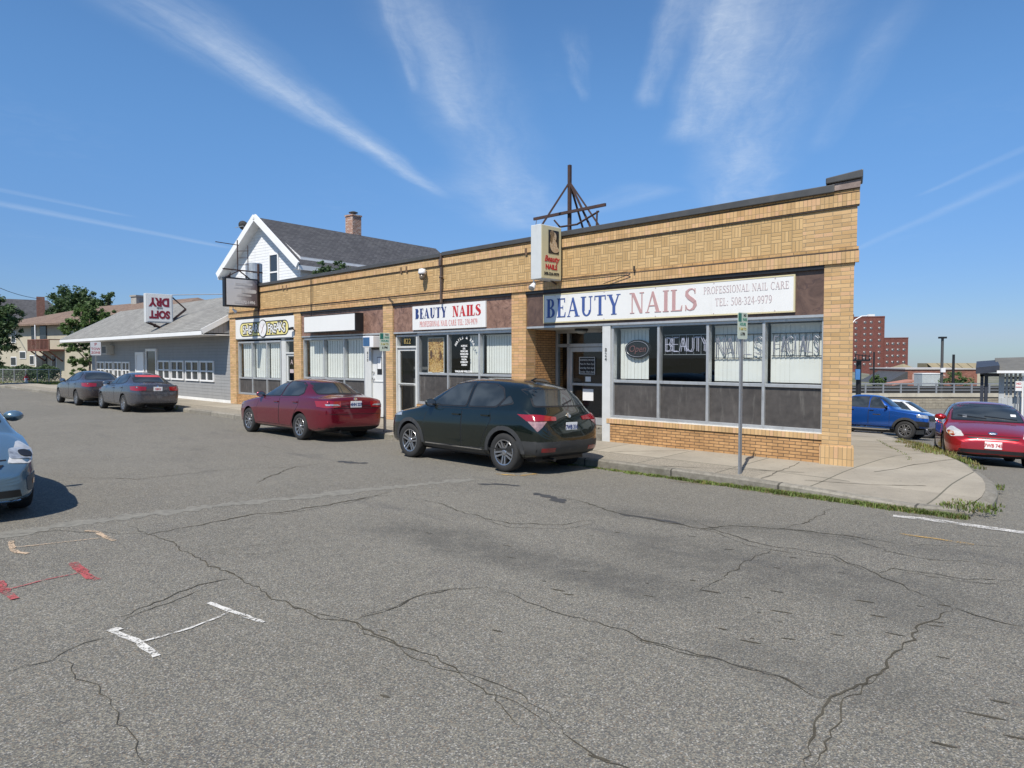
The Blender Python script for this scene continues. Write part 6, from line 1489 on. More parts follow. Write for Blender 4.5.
RED_HATCH['plates'] = [(0, .435, '7WB 745', M_red)]; RED_HATCH['emblems'] = [(0, 0, .675, .085, 0)]; RED_HATCH['mirror'] = (1.40, .97)
def blue_extra(c):
    p = c['patch']
    p('headlight_bezel', [(.16, .54, .70), (.34, .60, .80), (.42, .76, .80), (.30, .76, .69)], 30, M_clear, .014, True, round_=1); p('headlight_lens', [(.24, .66, .71), (.34, .66, .775), (.40, .76, .775), (.32, .78, .71)], 30, M_black, .018, True, round_=1)
    p('fog_recess', [(.06, .68, .50), (.30, .86, .54), (.32, .86, .34), (.10, .70, .32)], 40, mat('blue_grey_recess', (.075, .10, .12), .5, .2, .1, 10), .006, True, round_=1); p('fog_light', [(.17, .78, .46), (.22, .83, .46), (.22, .83, .40), (.17, .78, .40)], 40, M_amber, .012, True)
    p('lip_strip', sym([(0, .62, .245), (0, .62, .225)]), 0, M_chrome, .014, False)
BLUE_HATCH = scaled(HATCH, 1.0, 1.0, 1.0, plates=[], extra=blue_extra, mirror=(1.95, 1.06))
PICKUP = dict(L=5.40, W=1.90, wb=3.24, fo=.92, R=.39, arch=.07, rim='six', inset=-.02,
    top=[(0, .86), (.05, 1.02), (.3, 1.13), (.9, 1.20), (1.35, 1.245), (1.5, 1.28), (1.85, 1.56), (2.1, 1.735), (2.5, 1.80), (3.3, 1.80), (3.58, 1.73), (3.72, 1.36), (3.78, 1.22), (5.3, 1.20), (5.38, 1.15), (5.40, .8)],
    belt=[(0, .82), (.3, 1.04), (1.5, 1.15), (3.3, 1.18), (3.75, 1.17), (5.3, 1.165), (5.40, .76)],
    bot=[(0, .52), (.15, .46), (1.4, .42), (4.5, .46), (5.40, .60)],
    wid=[(0, .70), (.05, .80), (.3, .93), (.9, .985), (1.5, .99), (5.2, .99), (5.40, .93)],
    rail=[(0, .62, .04), (.3, .78, .05), (1.35, .84, .05), (1.5, .83, .06), (1.85, .78, .09), (2.1, .735, .10), (2.5, .715, .10), (3.3, .715, .10), (3.58, .74, .10), (3.72, .82, .06), (3.78, .90, .03), (5.3, .90, .03), (5.40, .85, .03)],
    glass=[('windshield', sym([(1.6, .66, 1.34), (2.05, .58, 1.68)]), 0, False), ('side_window', [(1.78, 1, 1.235), (2.50, 1, 1.25), (2.50, 1, 1.69), (2.18, 1, 1.67)], 90, True), ('side_window', [(2.60, 1, 1.25), (3.36, 1, 1.26), (3.40, 1, 1.66), (2.60, 1, 1.69)], 90, True)],
    doors=[[(1.62, 1, .56), (1.62, 1, 1.20), (2.54, 1, 1.21), (2.54, 1, .56)], [(2.57, 1, .56), (2.57, 1, 1.21), (3.44, 1, 1.21), (3.44, 1, .70), (3.34, 1, .56)]],
    parts=[('headlight', [(.1, .55, 1.0), (.45, .90, 1.03), (.42, .92, .90), (.08, .6, .88)], 40, M_clear, .012, True), ('grille', sym([(0, .52, 1.0), (0, .48, .78)]), 0, M_black, .02, False), ('front_bumper', [(.02, .6, .74), (.5, .95, .76), (.5, .95, .56), (.02, .6, .54)], 50, M_black, .02, True), ('door_emblem', [(2.0, 1, .98), (2.35, 1, .98), (2.35, 1, .94), (2.0, 1, .94)], 90, M_chrome, .006, True)],
    mirror=(1.80, 1.26), mirror_mat=M_black, handle=M_black, plates=[], emblems=[])
def pickup_extra(c):
    for cx in (.92, .92 + 3.24): c['arc_band']('fender_flare', cx, c['Rr'] + .075, c['Rr'] + .18, -8, 188, M_cladding, .03)
    for sg in (1, -1):
        q = MB(); q.cyl((c['X0'] - 1.55, sg * 1.0, .44), (c['X0'] - 3.5, sg * 1.0, .44), .055, n=12); q.cyl((c['X0'] - 1.8, sg * 1.0, .44), (c['X0'] - 1.8, sg * .7, .50), .03); q.cyl((c['X0'] - 3.2, sg * 1.0, .44), (c['X0'] - 3.2, sg * .7, .50), .03); q.build('side_step', M_chrome, c['t'])
PICKUP['extra'] = pickup_extra
PICKUP = scaled(PICKUP, 1.0, 1.0, 1.16, R=.425)
HD = (D_.x, D_.y); HB = (-D_.x, -D_.y)
def on(s, o): p = C0 + D_ * s + N_ * o; return (p.x, p.y)
GRP = 'cars parked along the kerb'
vehicle('parked_crossover', 'dark green crossover with grey alloy wheels parked in front of the middle storefront', 'car', CROSS, paint_mat('dark_green_paint', (.008, .014, .010), .25, .30), on(5.76, 3.92 - .885), HD, GRP)
vehicle('parked_sedan', 'dark red four door sedan parked by the steel signpost in front of the white door', 'car', JETTA, paint_mat('dark_red_paint', (.17, .008, .022), .25, .30), on(12.62, 3.94 - .89), HD, GRP)
CIVIC = scaled(SEDAN, .962, .963, .985, rim='steel', plates=[(180, .86, '52KX', M_red)], emblems=[(0, 0, .95, .04, 180)])
def civic_extra(c):
    c['patch']('window_banner', sym([(3.4, .40, 1.335), (3.4, .44, 1.27)]), 180, mat('red_banner', (.45, .06, .07), .5, 0, .4, 30), .010)
CIVIC['extra'] = civic_extra
vehicle('parked_sedan', 'grey four door sedan with a red strip across the top of its rear window', 'car', CIVIC, paint_mat('grey_paint', (.085, .085, .098), .25, .32), on(25.15, 3.95 - .86), HD, GRP)
COROLLA = scaled(SEDAN, .998, 1.0, .985, rim='steel', plates=[(180, .86, '', M_red)])
vehicle('parked_sedan', 'brownish dark grey sedan parked farthest along the kerb', 'car', COROLLA, paint_mat('dark_taupe_paint', (.080, .066, .064), .25, .32), on(30.3, 4.15 - .88), HD, GRP)
vehicle('passing_hatchback', 'light blue hatchback with only its front corner in view at the left edge', 'car', BLUE_HATCH, paint_mat('light_blue_paint', (.135, .22, .29), .2, .30), on(7.92, 11.17), HB)
pw = hit(946, 461); ha = R(28); hv = Vector((-math.sin(ha), -math.cos(ha), 0)); lf = Vector((-hv.y, hv.x, 0)); m = pw + lf * (.8675 - .1) - hv * 1.35
vehicle('parked_hatchback', 'red hatchback facing the camera in the side street at the right', 'car', RED_HATCH, paint_mat('bright_red_paint', (.40, .014, .020), .25, .30), (m.x, m.y), (hv.x, hv.y))
pw = at(905, 438, 33); hv = Vector((-D_.x, -D_.y, 0)); rt = Vector((hv.y, -hv.x, 0)); m = pw - hv * 1.62 - rt * .85
vehicle('pickup_truck', 'bright blue pickup truck with black wheel arches behind the brick corner', 'truck', PICKUP, paint_mat('bright_blue_paint', (.012, .085, .36), .25, .30), (m.x, m.y), (hv.x, hv.y))
pw = at(898, 430, 37.5)
vehicle('parked_suv', 'white car showing its roof and windows over the hood of the blue pickup', 'car', scaled(CROSS, 1.05, 1.02, 1.2, extra=lambda c: None), paint_mat('white_paint', (.70, .70, .69), .02, .3), (pw.x + .2, pw.y), (hv.x, hv.y))
# ------------------------------------------------------------------ trees
def tree(name, label, base, height, blobs, leaves, size, m_leaf, seed, trunk_r=.16, group=None, cat='tree', fork=.35, clump=1.0):
    """tapered trunk, limbs reaching into each blob, and leaf faces gathered in clumps"""
    rnd = random.Random(seed); t = thing(name, label, cat, base, 0, group)
    tr = MB(); top = Vector((rnd.uniform(-.2, .2), rnd.uniform(-.2, .2), height * fork)); tr.cyl((0, 0, -.2), top, trunk_r, trunk_r * .7, n=8)
    for (bx, by, bz, rx, ry, rz) in blobs:
        c = Vector((bx, by, bz)); mid = top.lerp(c, .55) + Vector((rnd.uniform(-.2, .2), rnd.uniform(-.2, .2), .1)); tr.cyl(top, mid, trunk_r * .55, trunk_r * .34, n=6); tr.cyl(mid, c, trunk_r * .34, trunk_r * .12, n=5)
        for _ in range(3):
            q = c + Vector((rnd.uniform(-rx, rx), rnd.uniform(-ry, ry), rnd.uniform(-rz * .5, rz))) * .7; tr.cyl(mid.lerp(c, rnd.uniform(.3, 1)), q, trunk_r * .16, trunk_r * .05, n=4)
    tr.build('trunk', M_bark, t)
    vol = [b[3] * b[4] * b[5] for b in blobs]; V = []; Fc = []
    for b, v in zip(blobs, vol):
        n = int(leaves * v / sum(vol)); nc = max(4, int(n / 55)); cl = []
        for _ in range(nc):
            d = Vector((rnd.gauss(0, 1), rnd.gauss(0, 1), rnd.gauss(0, 1))).normalized(); r = rnd.random() ** .45
            cl.append((Vector((b[0] + d.x * b[3] * r, b[1] + d.y * b[4] * r, b[2] + d.z * b[5] * r)), rnd.uniform(.16, .34) * (b[3] + b[4] + b[5]) / 3 * clump))
        for _ in range(n):
            c, cr = rnd.choice(cl); p = c + Vector((rnd.gauss(0, .5), rnd.gauss(0, .5), rnd.gauss(0, .38))) * cr
            a = Vector((rnd.gauss(0, 1), rnd.gauss(0, 1), rnd.gauss(0, .6))).normalized(); u = a.cross(Vector((rnd.gauss(0, 1), rnd.gauss(0, 1), rnd.gauss(0, 1)))).normalized(); s = size * rnd.uniform(.6, 1.4); k = len(V)
            V += [p - a * s, p + u * s * .45, p + a * s, p - u * s * .45]; Fc.append((k, k + 1, k + 2, k + 3))
    me = bpy.data.meshes.new('crown'); me.from_pydata([tuple(v) for v in V], [], Fc); me.materials.append(m_leaf); me.update()
    o = bpy.data.objects.new('crown', me); COL.objects.link(o); o.parent = t; return t
def gpt(px, Y, dz=0.0): p = at(px, 384, Y); return Vector((p.x, p.y, gz(p.x, p.y) + dz))
b = gpt(80, 80); tree('broad_tree', 'tall broad dark green tree behind the brown roofed apartment house', b, 9.5, [(-.6, 0, 8.1, 2.4, 2.2, 2.1), (-2.6, .5, 6.4, 2.0, 1.9, 1.7), (1.7, 0, 7.6, 1.6, 2, 1.9), (3.3, .3, 8.0, 1.0, 1.4, 1.5), (2.8, 0, 6.0, 2.2, 2, 1.6), (0, 0, 5.6, 2.8, 2, 1.7)], 22000, .17, M_leaf2, 3, .3, clump=.8)
b = gpt(89, 50); tree('sparse_tree', 'loose light green tree standing by the left end of the grey shop', b, 4.6, [(.3, 0, 4.9, 1.2, .9, .8), (-1.0, .1, 4.1, 1.1, .8, .7), (1.4, 0, 4.3, 1.0, .7, .9), (-.9, .1, 2.9, 1.0, .7, .55), (.2, 0, 3.6, 1.0, .8, .6), (-.6, 0, 1.8, 1.0, .7, .4), (.6, 0, 2.3, .9, .7, .5), (1.4, 0, 5.0, .8, .6, .5), (-.9, 0, 1.1, .7, .5, .25), (1.3, 0, 1.5, .6, .5, .3), (1.7, 0, 3.2, .8, .6, .5), (.2, 0, 5.5, .9, .8, .5)], 16000, .10, M_leaf, 5, .09, clump=.75)
b = gpt(-6, 49); tree('shade_tree', 'dark leafy tree cut off by the left edge of the photograph', b, 6.5, [(-.8, 0, 5.4, 1.5, 1.5, 1.2), (.6, .2, 5.0, 1.1, 1.2, .9), (-.6, 0, 3.8, 1.5, 1.5, 1.1), (.5, 0, 2.9, .9, .9, .8), (-.3, 0, 2.2, 1.1, 1.0, .8), (1.1, 0, 4.0, .8, .8, .7), (-.2, 0, 6.2, .9, .9, .6)], 14000, .12, M_leaf2, 8, .2)
b = gpt(329, 34.5); tree('sapling', 'small tree top showing over the brick parapet in front of the dark roof', b, 7.2, [(0, 0, 6.2, .75, .7, .75), (-.75, 0, 5.8, .55, .5, .5), (.65, 0, 5.9, .6, .6, .6), (.1, 0, 5.3, 1.0, .8, .6)], 2600, .09, M_leaf2, 9, .07, fork=.6, clump=.9)
for i, (px_, Y, w_, h_, lab) in enumerate(((954, 100, 2.3, 2.2, 'rounded green shrub beside the black pole behind the railing'), (877, 105, 1.4, 1.6, 'small green shrub behind the railing next to the brick corner'))):
    p = at(px_, 384, Y); b = Vector((p.x, p.y, -2.4)); tree('shrub', lab, b, 2.0, [(0, 0, 1.2, w_ * .6, w_ * .5, h_ * .55), (w_ * .6, 0, .9, w_ * .5, w_ * .4, h_ * .45), (-w_ * .5, 0, .8, w_ * .5, w_ * .4, h_ * .4)], 2600, .13, M_leaf, 20 + i, .08, 'shrubs behind the railing', 'shrub')
for i, (px_, Y) in enumerate(((867, 58), (870, 59))):
    pass
# hedge
rnd = random.Random(31); t = thing('hedge', 'dense dark green hedge behind the chain link fence at the left', 'hedge', gpt(24, 57), 0)
V, Fc = [], []
for _ in range(9000):
    f = rnd.random(); p = Vector((rnd.uniform(-4.5, 2.6), rnd.uniform(-.8, .8), 0)); p.z = .1 + 1.45 * math.sqrt(rnd.random()) * (1 - .18 * abs(math.sin(p.x * 1.7))) * (1 - .25 * abs(p.y)); a = Vector((rnd.gauss(0, 1), rnd.gauss(0, 1), rnd.gauss(0, 1))).normalized(); u = a.orthogonal().normalized(); s = .08 * rnd.uniform(.6, 1.4); k = len(V)
    V += [p - a * s, p + u * s * .5, p + a * s, p - u * s * .5]; Fc.append((k, k + 1, k + 2, k + 3))
me = bpy.data.meshes.new('foliage'); me.from_pydata([tuple(v) for v in V], [], Fc); me.materials.append(M_leaf2); o = bpy.data.objects.new('foliage', me); COL.objects.link(o); o.parent = t
# ------------------------------------------------------------------ apartment house far left
P0 = Vector((-35.5, 60, 0)); e_ = Vector((.88, -.476, 0)).normalized()
apt = thing('apartment_house', 'cream two storey apartment house with a brown roof and a wooden balcony', 'building', P0, math.atan2(e_.y, e_.x))
M_stucco = mat('cream_stucco', (.40, .365, .28), .85, 0, .12, 1.5, grime=(.38, .34, .26), streaks=True)
def AX(px, py, y=0.0):
    r = ray(px, py); o = Vector((0, 0, EYE)); nn = Vector((-e_.y, e_.x, 0)); p0 = P0 + nn * y; k = (p0 - o).dot(nn) / r.dot(nn); q = o + r * k - P0; return q.dot(e_), q.z + P0.z
AL, AR, AD = -15.2, 8.5, 12.0
b = MB(); b.box(AL, 0, -.3, AR, AD, 5.1); b.build('wall', M_stucco, apt)
b = MB(); q = .7; zr_ = 7.0
b.add([(AL - q, -q, 5.0), (AR + q, -q, 5.0), (AR + q, AD + q, 5.0), (AL - q, AD + q, 5.0), (AL + 5.2, AD / 2, zr_), (AR - 3, AD / 2, zr_ + .3)], [(0, 1, 5, 4), (1, 2, 5), (2, 3, 4, 5), (3, 0, 4)]); b.box(AL - q, -q, 4.86, AR + q, AD + q, 5.0)
ar = b.build('roof', shingle_mat('brown_shingle', (.17, .115, .085), (.23, .16, .115)), apt)
cx_, cz_ = AX(138.5, 295.5, 6.0)
b = MB(); b.box(cx_ - .4, 5.5, 6.2, cx_ + .4, 6.5, cz_ - .15); b.box(cx_ - .48, 5.42, cz_ - .15, cx_ + .48, 6.58, cz_); b.build('chimney', mat('grey_block', (.30, .29, .27), .85, 0, .3, 6), ar)
def awin(px0, px1, py0, py1, m=None, nm='window'):
    (x0, z1), (x1, z0) = AX(px0, py0), AX(px1, py1); b = MB(); b.box(x0 - .07, -.05, z0 - .07, x1 + .07, .03, z1 + .07); f = b.build(nm, M_wtrim if nm == 'window' else M_panel, apt); b = MB(); b.box(x0, -.07, z0, x1, -.04, z1); b.build('pane', M_pane, f)
for a in ((12, 16, 331.5, 342), (20.5, 26, 352, 358), (11.5, 16.5, 357.5, 365), (30.5, 34.5, 356, 364), (52.5, 56.5, 356, 367)): awin(*a)
for a in ((32, 36, 327, 344), (40.5, 47, 326.5, 349), (37.5, 47, 356.5, 366)): awin(*a, nm='balcony_door')
(bx0, bz1), (bx1, bz0) = AX(27.5, 339.5, -1.3), AX(49, 351, -1.3)
bal = MB(); bal.box(bx0, -1.3, bz0, bx1, 0, bz0 + .16); bal.box(bx0, -1.32, bz1 - .08, bx1, -1.22, bz1)
n = 16
for i in range(n + 1): x = bx0 + (bx1 - bx0) * i / n; bal.box(x - .04, -1.3, bz0 + .1, x + .04, -1.24, bz1 - .05)
for x in (bx0, bx1): bal.box(x - .05, -1.3, bz0, x + .05, -.02, bz0 + .12); bal.box(x - .04, -1.3, bz1 - .08, x + .04, 0, bz1)
for x in (bx0 + .3, (bx0 + bx1) / 2, bx1 - .3): bal.bar((x, -1.2, bz0), (x, 0, bz0 - .9), .1)
bal.build('balcony', mat('reddish_wood', (.16, .065, .045), .7, 0, .3, 6), apt)
b = MB(); x0, z0 = AX(35.2, 335, -.9); b.cyl((x0, -.9, z0 - 2.9), (x0, -.9, z0 + .9), .05); b.build('balcony_post', M_wtrim, apt)
# grey roofed house behind
t = thing('grey_roof_house', 'house behind the apartments showing a grey roof and brick chimney', 'house', at(18, 384, 92), R(35))
t.location.z = 0
b = MB(); b.box(-8, 0, -1, 6, 9, 6.6); b.build('wall', M_stucco, t)
b = MB(); b.add([(-8.6, -.6, 6.5), (6.6, -.6, 6.5), (6.6, 9.6, 6.5), (-8.6, 9.6, 6.5), (-5.5, 4.5, 9.9), (3.6, 4.5, 9.9)], [(0, 1, 5, 4), (1, 2, 5), (2, 3, 4, 5), (3, 0, 4), (0, 3, 2, 1)]); rf = b.build('roof', M_shd, t)
p = at(40.5, 300, 93); v = t.matrix_world
b = MB(); cx = (Vector((p.x, p.y, 0)) - Vector((t.location.x, t.location.y, 0))); cxx = cx.x * math.cos(R(35)) + cx.y * math.sin(R(35)); cyy = -cx.x * math.sin(R(35)) + cx.y * math.cos(R(35)); b.box(cxx - .45, cyy - .45, 6.5, cxx + .45, cyy + .45, at(40, 297, 93).z); b.build('chimney', brick_mat('dark_red_brick', (.16, .06, .045), (.20, .08, .06), (.2, .17, .15), .25, .09, .01), rf)
# fence, hydrant, far pavement
A, B = gpt(-8, 54), gpt(61, 52.5)
t = thing('chain_link_fence', 'galvanised chain link fence in front of the hedge', 'fence', A, math.atan2(B.y - A.y, B.x - A.x)); FLn = (B - A).length
mm, nt, bb = new_mat('chain_link'); v = coords(nt); x, y, z = xyz(nt, v)
k = (((x + z) / .12).fract() - .5).abs().lt(.03).max((((x - z) / .12).fract() - .5).abs().lt(.03)); tr = nt.nodes.new('ShaderNodeBsdfTransparent'); mx = nt.nodes.new('ShaderNodeMixShader'); nt.links.new(k.s, mx.inputs[0]); nt.links.new(tr.outputs[0], mx.inputs[1]); nt.links.new(bb.outputs[0], mx.inputs[2]); nt.links.new(mx.outputs[0], nt.nodes['Material Output'].inputs[0]); bb.inputs['Base Color'].default_value = (.16, .17, .17, 1)
b = MB(); b.box(0, -.004, .05, FLn, .004, 1.12); b.build('mesh_panel', mm, t)
b = MB(); b.cyl((0, 0, 1.14), (FLn, 0, 1.14), .025, n=6); b.build('top_rail', M_steel, t)
for i in range(7): x = FLn * i / 6; b = MB(); b.cyl((x, 0, -.1), (x, 0, 1.2), .035, n=8); b.build('post', M_steel, t)
hp = gpt(26.5, 53)
t = thing('fire_hydrant', 'white fire hydrant with a red top in front of the chain link fence', 'hydrant', hp)
b = MB(); b.lathe([(.17, 0), (.17, .05), (.12, .06), (.115, .42), (.14, .44), (.14, .48), (.12, .5)], 16); b.build('barrel', M_plate, t, smooth=False)
M_hred = mat('hydrant_red', (.50, .03, .03), .5); b = MB(); b.lathe([(.14, .5), (.135, .58), (.10, .66), (.04, .70), (.035, .76), (0, .76)], 16); b.build('bonnet', M_hred, t)
for s in (1, -1): b = MB(); b.cyl((s * .1, 0, .40), (s * .22, 0, .40), .055, n=10); b.build('outlet', M_hred, t)
b = MB(); pts = [gpt(-30, 53.6), gpt(30, 51.2), gpt(62, 50.2), gpt(62, 46.2), gpt(30, 48.2), gpt(-30, 50.6)]
for p_ in pts: p_.z += .10
b.add([tuple(p_) for p_ in pts], [(0, 1, 4, 5), (1, 2, 3, 4)]); b.add([(p_.x, p_.y, p_.z) for p_ in pts[3:]] + [(p_.x, p_.y, p_.z - .15) for p_ in pts[3:]], [(0, 1, 4, 3), (1, 2, 5, 4)]); tag(b.build('far_pavement', concrete_mat('far_concrete', (.36, .33, .27), False)), kind='structure')
wl = MB(); rnd = random.Random(77)
for i in range(420):
    p = gpt(rnd.uniform(-6, 60), rnd.uniform(51.0, 56)); blades(wl, (p.x, p.y, p.z + .03), .22, 7, rnd, .25, wid=.02)
tag(wl.build('grass', [M_grass, M_dry], fix=False), 'rough grass round the fire hydrant and fence', 'grass', kind='stuff')
t = thing('overhead_wire', 'black utility wire coming in from the upper left edge to the far chimney', 'wire', at(-40, 268, 60))
b = MB(); a, c = at(-40, 268, 60), at(40, 299, 92); o0 = a.copy(); b.tube([a.lerp(c, i / 8) - o0 - Vector((0, 0, .5 * math.sin(math.pi * i / 8))) for i in range(9)], .03, 5); b.build('cable', M_black, t)
# ------------------------------------------------------------------ background at the right
AZT = math.atan2((881 - 512) / F_PX, 1)
M_tower = brick_mat('dark_tower_brick', (.135, .045, .038), (.16, .058, .047), (.14, .08, .07), .6, .25, .02, dirt=.25)
c = at(883.5, 384, 350); tw = thing('brick_tower', 'dark red brick apartment tower with a taller left half, far behind the street corner', 'building', (c.x, c.y, -16), -AZT)
H1, H2 = at(870, 317, 350).z + 16, at(895, 338.5, 350).z + 16; kk = 350 / F_PX * 1.12
b = MB(); b.box(-24, 0, 0, 0, 16, H1); b.box(0, -.8, 0, 23.2 * kk * .80, 15, H2); b.box(-20, 3, H1, -14, 9, H1 + 2.0); b.box(-24.1, -.15, H1 - .1, .1, 16, H1 + .5); b.box(0.02, -.95, H2 - .1, 23.2 * kk * .80 + .1, 15.1, H2 + .4); b.build('wall', M_tower, tw)
wm = MB(); wm.box(-.58, -.1, .04, .58, .02, 1.12, 0); wm.box(-.56, -.12, .08, -.05, -.09, .62, 1); wm.box(.05, -.12, .08, .56, -.09, 1.07, 1); wmesh = wm.mesh('window', [mat('grey_window_frame', (.46, .44, .42), .6), M_pane]); rnd = random.Random(2)
def twin(x, y, z):
    if len([1 for o in tw.children if o.name.startswith('window')]) >= 98: return
    o = bpy.data.objects.new('window', wmesh); COL.objects.link(o); o.parent = tw; o.location = (x, y, z)
TWX = (-17.6, -15.0, -12.6, -8.6, -6.0, -2.2)
for fl in range(10):
    z = H1 - 3.0 - fl * 3.0
    if z < 12: break
    for x in (-12.4, -8.4, -5.6, -1.9): twin(x - .3, 0, z)
for fl in range(8):
    z = H2 - 3.2 - fl * 3.0
    if z < 12: break
    for x in (1.4, 3.8, 6.1, 8.6): twin(x, -.8, z)
# railing on a concrete wall
YR = 62; x0, x1 = at(840, 384, YR).x, at(1060, 384, YR).x; zf = lambda py, Y=YR: at(930, py, Y).z
t = thing('railing', 'grey steel railing on a concrete kerb wall across the far side of the lot', 'railing', (x0, YR, 0))
b = MB(); b.box(0, 0, zf(397), x1 - x0, .35, zf(393.3)); b.build('concrete_curb', mat('old_concrete', (.40, .37, .30), .9, 0, .3, 1.2, grime=(.2, .18, .14), streaks=True), t)
for py, w_ in ((383.8, .11), (387.2, .06), (390.2, .06)):
    b = MB(); b.bar((0, .15, zf(py)), (x1 - x0, .15, zf(py)), w_ * 1.2, w_); b.build('rail', M_steel, t)
for i in range(int((x1 - x0) / 1.56) + 1): b = MB(); b.bar((i * 1.56 + .75, .12, zf(393.5)), (i * 1.56 + .75, .12, zf(383.5)), .09, .12); b.build('post', M_steel, t)
t = thing('retaining_wall', 'rough pale stone retaining wall below the railing', 'wall', (x0, YR - 1.2, 0))
b = MB(); b.box(0, 0, -4, x1 - x0, .5, at(930, 401.5, YR - 1.2).z); b.box(0, .5, -4, x1 - x0, 1.2, zf(398.5)); b.build('stone_wall', brick_mat('pale_stone', (.25, .225, .175), (.30, .27, .21), (.17, .15, .12), .55, .22, .02, dirt=1.3), t)
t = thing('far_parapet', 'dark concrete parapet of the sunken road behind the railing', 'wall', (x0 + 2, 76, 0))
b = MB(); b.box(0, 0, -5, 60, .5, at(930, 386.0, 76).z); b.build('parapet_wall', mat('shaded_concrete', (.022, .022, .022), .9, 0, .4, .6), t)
# low brick warehouse and neighbours
Y = 140; c = at(905, 384, Y)
wh = thing('brick_warehouse', 'long low red brick warehouse with a pale roof edge behind the railing', 'building', (c.x, Y, 0), 0)
zt = at(930, 369.5, Y).z; xr_ = at(977, 384, Y).x - c.x
b = MB(); b.box(0, 0, -8, xr_, 14, zt); b.build('wall', brick_mat('warehouse_brick', (.22, .085, .06), (.26, .11, .08), (.22, .15, .12), .5, .2, .02, dirt=.4), wh)
b = MB(); b.box(-.1, -.2, zt, xr_ + .1, 14, zt + .22); b.build('roof_edge', mat('weathered_edge', (.42, .40, .38), .7, 0, .2, 1), wh)
b = MB(); L0 = at(883, 384, Y).x - c.x; zs = at(895, 374, Y).z
b.add([(L0, -1, zs - 1.8), (-.05, -1, zs + .5), (-.05, 10, zs + .5), (L0, 10, zs - 1.8), (L0, -1, -8), (-.05, -1, -8)], [(0, 1, 2, 3), (4, 5, 1, 0)]); b.build('lean_to', M_cope, wh)
b = MB(); q0 = at(884, 384, Y - 3).x - c.x; q1 = at(909, 384, Y - 3).x - c.x; b.prism([(q0, at(884, 383, Y).z), (q1, at(909, 379, Y).z), (q1, at(909, 380.3, Y).z), (q0, at(884, 384.5, Y).z)], -6, -2); b.build('canopy', mat('faded_canopy', (.36, .17, .12), .7), wh)
b = MB()
for i, q in enumerate('RDG'): text(b, q, TM(2.0 + i * 2.6, -.03, zt - 1.9), 2.4, .05, offset=.05)
b.build('graffiti', mat('pale_graffiti', (.40, .30, .27), .8), wh)
for pxa, pxb, pya, pyb, Yb, lab in ((903, 922, 363.8, 371, 165, 'tan hipped roof rising behind the left end of the brick warehouse'), (936, 987, 363.2, 371, 170, 'long tan sawtooth roof rising behind the right half of the brick warehouse')):
    c2 = at(pxa, 384, Yb); t = thing('tan_roof_building', lab, 'building', (c2.x, Yb, 0)); W_ = at(pxb, 384, Yb).x - c2.x; zt2, zb2 = at(930, pya, Yb).z, at(930, pyb, Yb).z
    b = MB(); b.box(0, 0, -10, W_, 10, zb2); b.build('wall', M_stucco, t); b = MB()
    if W_ < 6: b.add([(0, 0, zb2), (W_, 0, zb2), (W_, 10, zb2), (0, 10, zb2), (W_ * .5, 4, zt2)], [(0, 1, 4), (1, 2, 4), (2, 3, 4), (3, 0, 4)])
    else:
        for i in range(5): a0, a1 = W_ * i / 5, W_ * (i + .94) / 5; b.add([(a0, 0, zb2), (a1, 0, zb2), (a1, 4, zt2), (a0, 4, zt2)], [(0, 1, 2, 3)])
        b.box(0, 4, zb2, W_, 8, zt2 - .05)
    b.build('roof', mat('tan_roof', (.25, .21, .13), .85, 0, .2, 1), t)
c2 = at(922, 384, 118); t = thing('storage_container', 'pale ribbed metal container behind the railing', 'container', (c2.x, 118, 0)); W_ = at(941, 384, 118).x - c2.x; b = MB(); z0, z1 = -6, at(930, 374, 118).z
b.box(0, 0, z0, W_, 2.4, z1)
for i in range(14): b.box(W_ * i / 14, -.05, z0, W_ * (i + .5) / 14, 0, z1 - .1)
b.build('body', mat('pale_metal', (.40, .43, .44), .5), t); b = MB(); b.box(-.05, -.1, z1, W_ + .05, 2.5, z1 + .12); b.build('roof', M_wtrim, t)
# poles
def pole(name, label, px_, pyt, Y, r, m, head=None, zb=-3.0, cat='lamp post'):
    p = at(px_, 384, Y); t = thing(name, label, cat, (p.x, p.y, zb)); zt = at(px_, pyt, Y).z - zb; b = MB(); b.cyl((0, 0, 0), (0, 0, zt), r * 1.15, r, n=8); b.build('post', m, t)
    if head: head(t, zt)
def lamp_head(t, z): b = MB(); b.box(-.26, -.26, z - .05, .26, .26, z + .12); b.build('lamp_head', M_black, t); b = MB(); b.box(-.2, -.25, z - 3.0 - .2, .2, -.1, z - 2.8); b.build('junction_box', M_plate, t)
pole('lamp_post', 'grey lamp post with a square head behind the railing', 941.5, 338, 66, .12, M_cope, lamp_head); pole('utility_pole', 'short black pole beside the rounded shrub behind the railing', 953, 354.5, 70, .12, M_black, cat='pole'); pole('utility_pole', 'thin dark pole in front of the brick tower', 873.5, 352, 68, .08, M_black, cat='pole')
p = at(850, 384, 60); t = thing('street_lamp', 'curved white street lamp arm in front of the brick tower', 'lamp post', (p.x, 60, -2.5)); zt = at(850, 325, 60).z + 2.5
b = MB(); b.cyl((0, 0, 0), (0, 0, zt), .10, .07, n=8); b.tube([(0, 0, zt), (.35, 0, zt + .45), (.9, 0, zt + .75), (1.5, 0, zt + .8)], .045, 6); b.build('post', M_plate, t); b = MB(); b.box(1.4, -.12, zt + .74, 1.95, .12, zt + .9); b.build('lamp_head', M_plate, t)
p = at(858.5, 384, 58); t = thing('billboard_mast', 'dark post with a small railed platform beside the brick corner', 'mast', (p.x, 58, -2.5)); z = at(858, 360, 58).z + 2.5
b = MB(); b.cyl((0, 0, 0), (0, 0, z), .2); b.build('post', M_black, t); b = MB(); b.box(-.5, -.4, z - .1, .72, .4, z + .05)
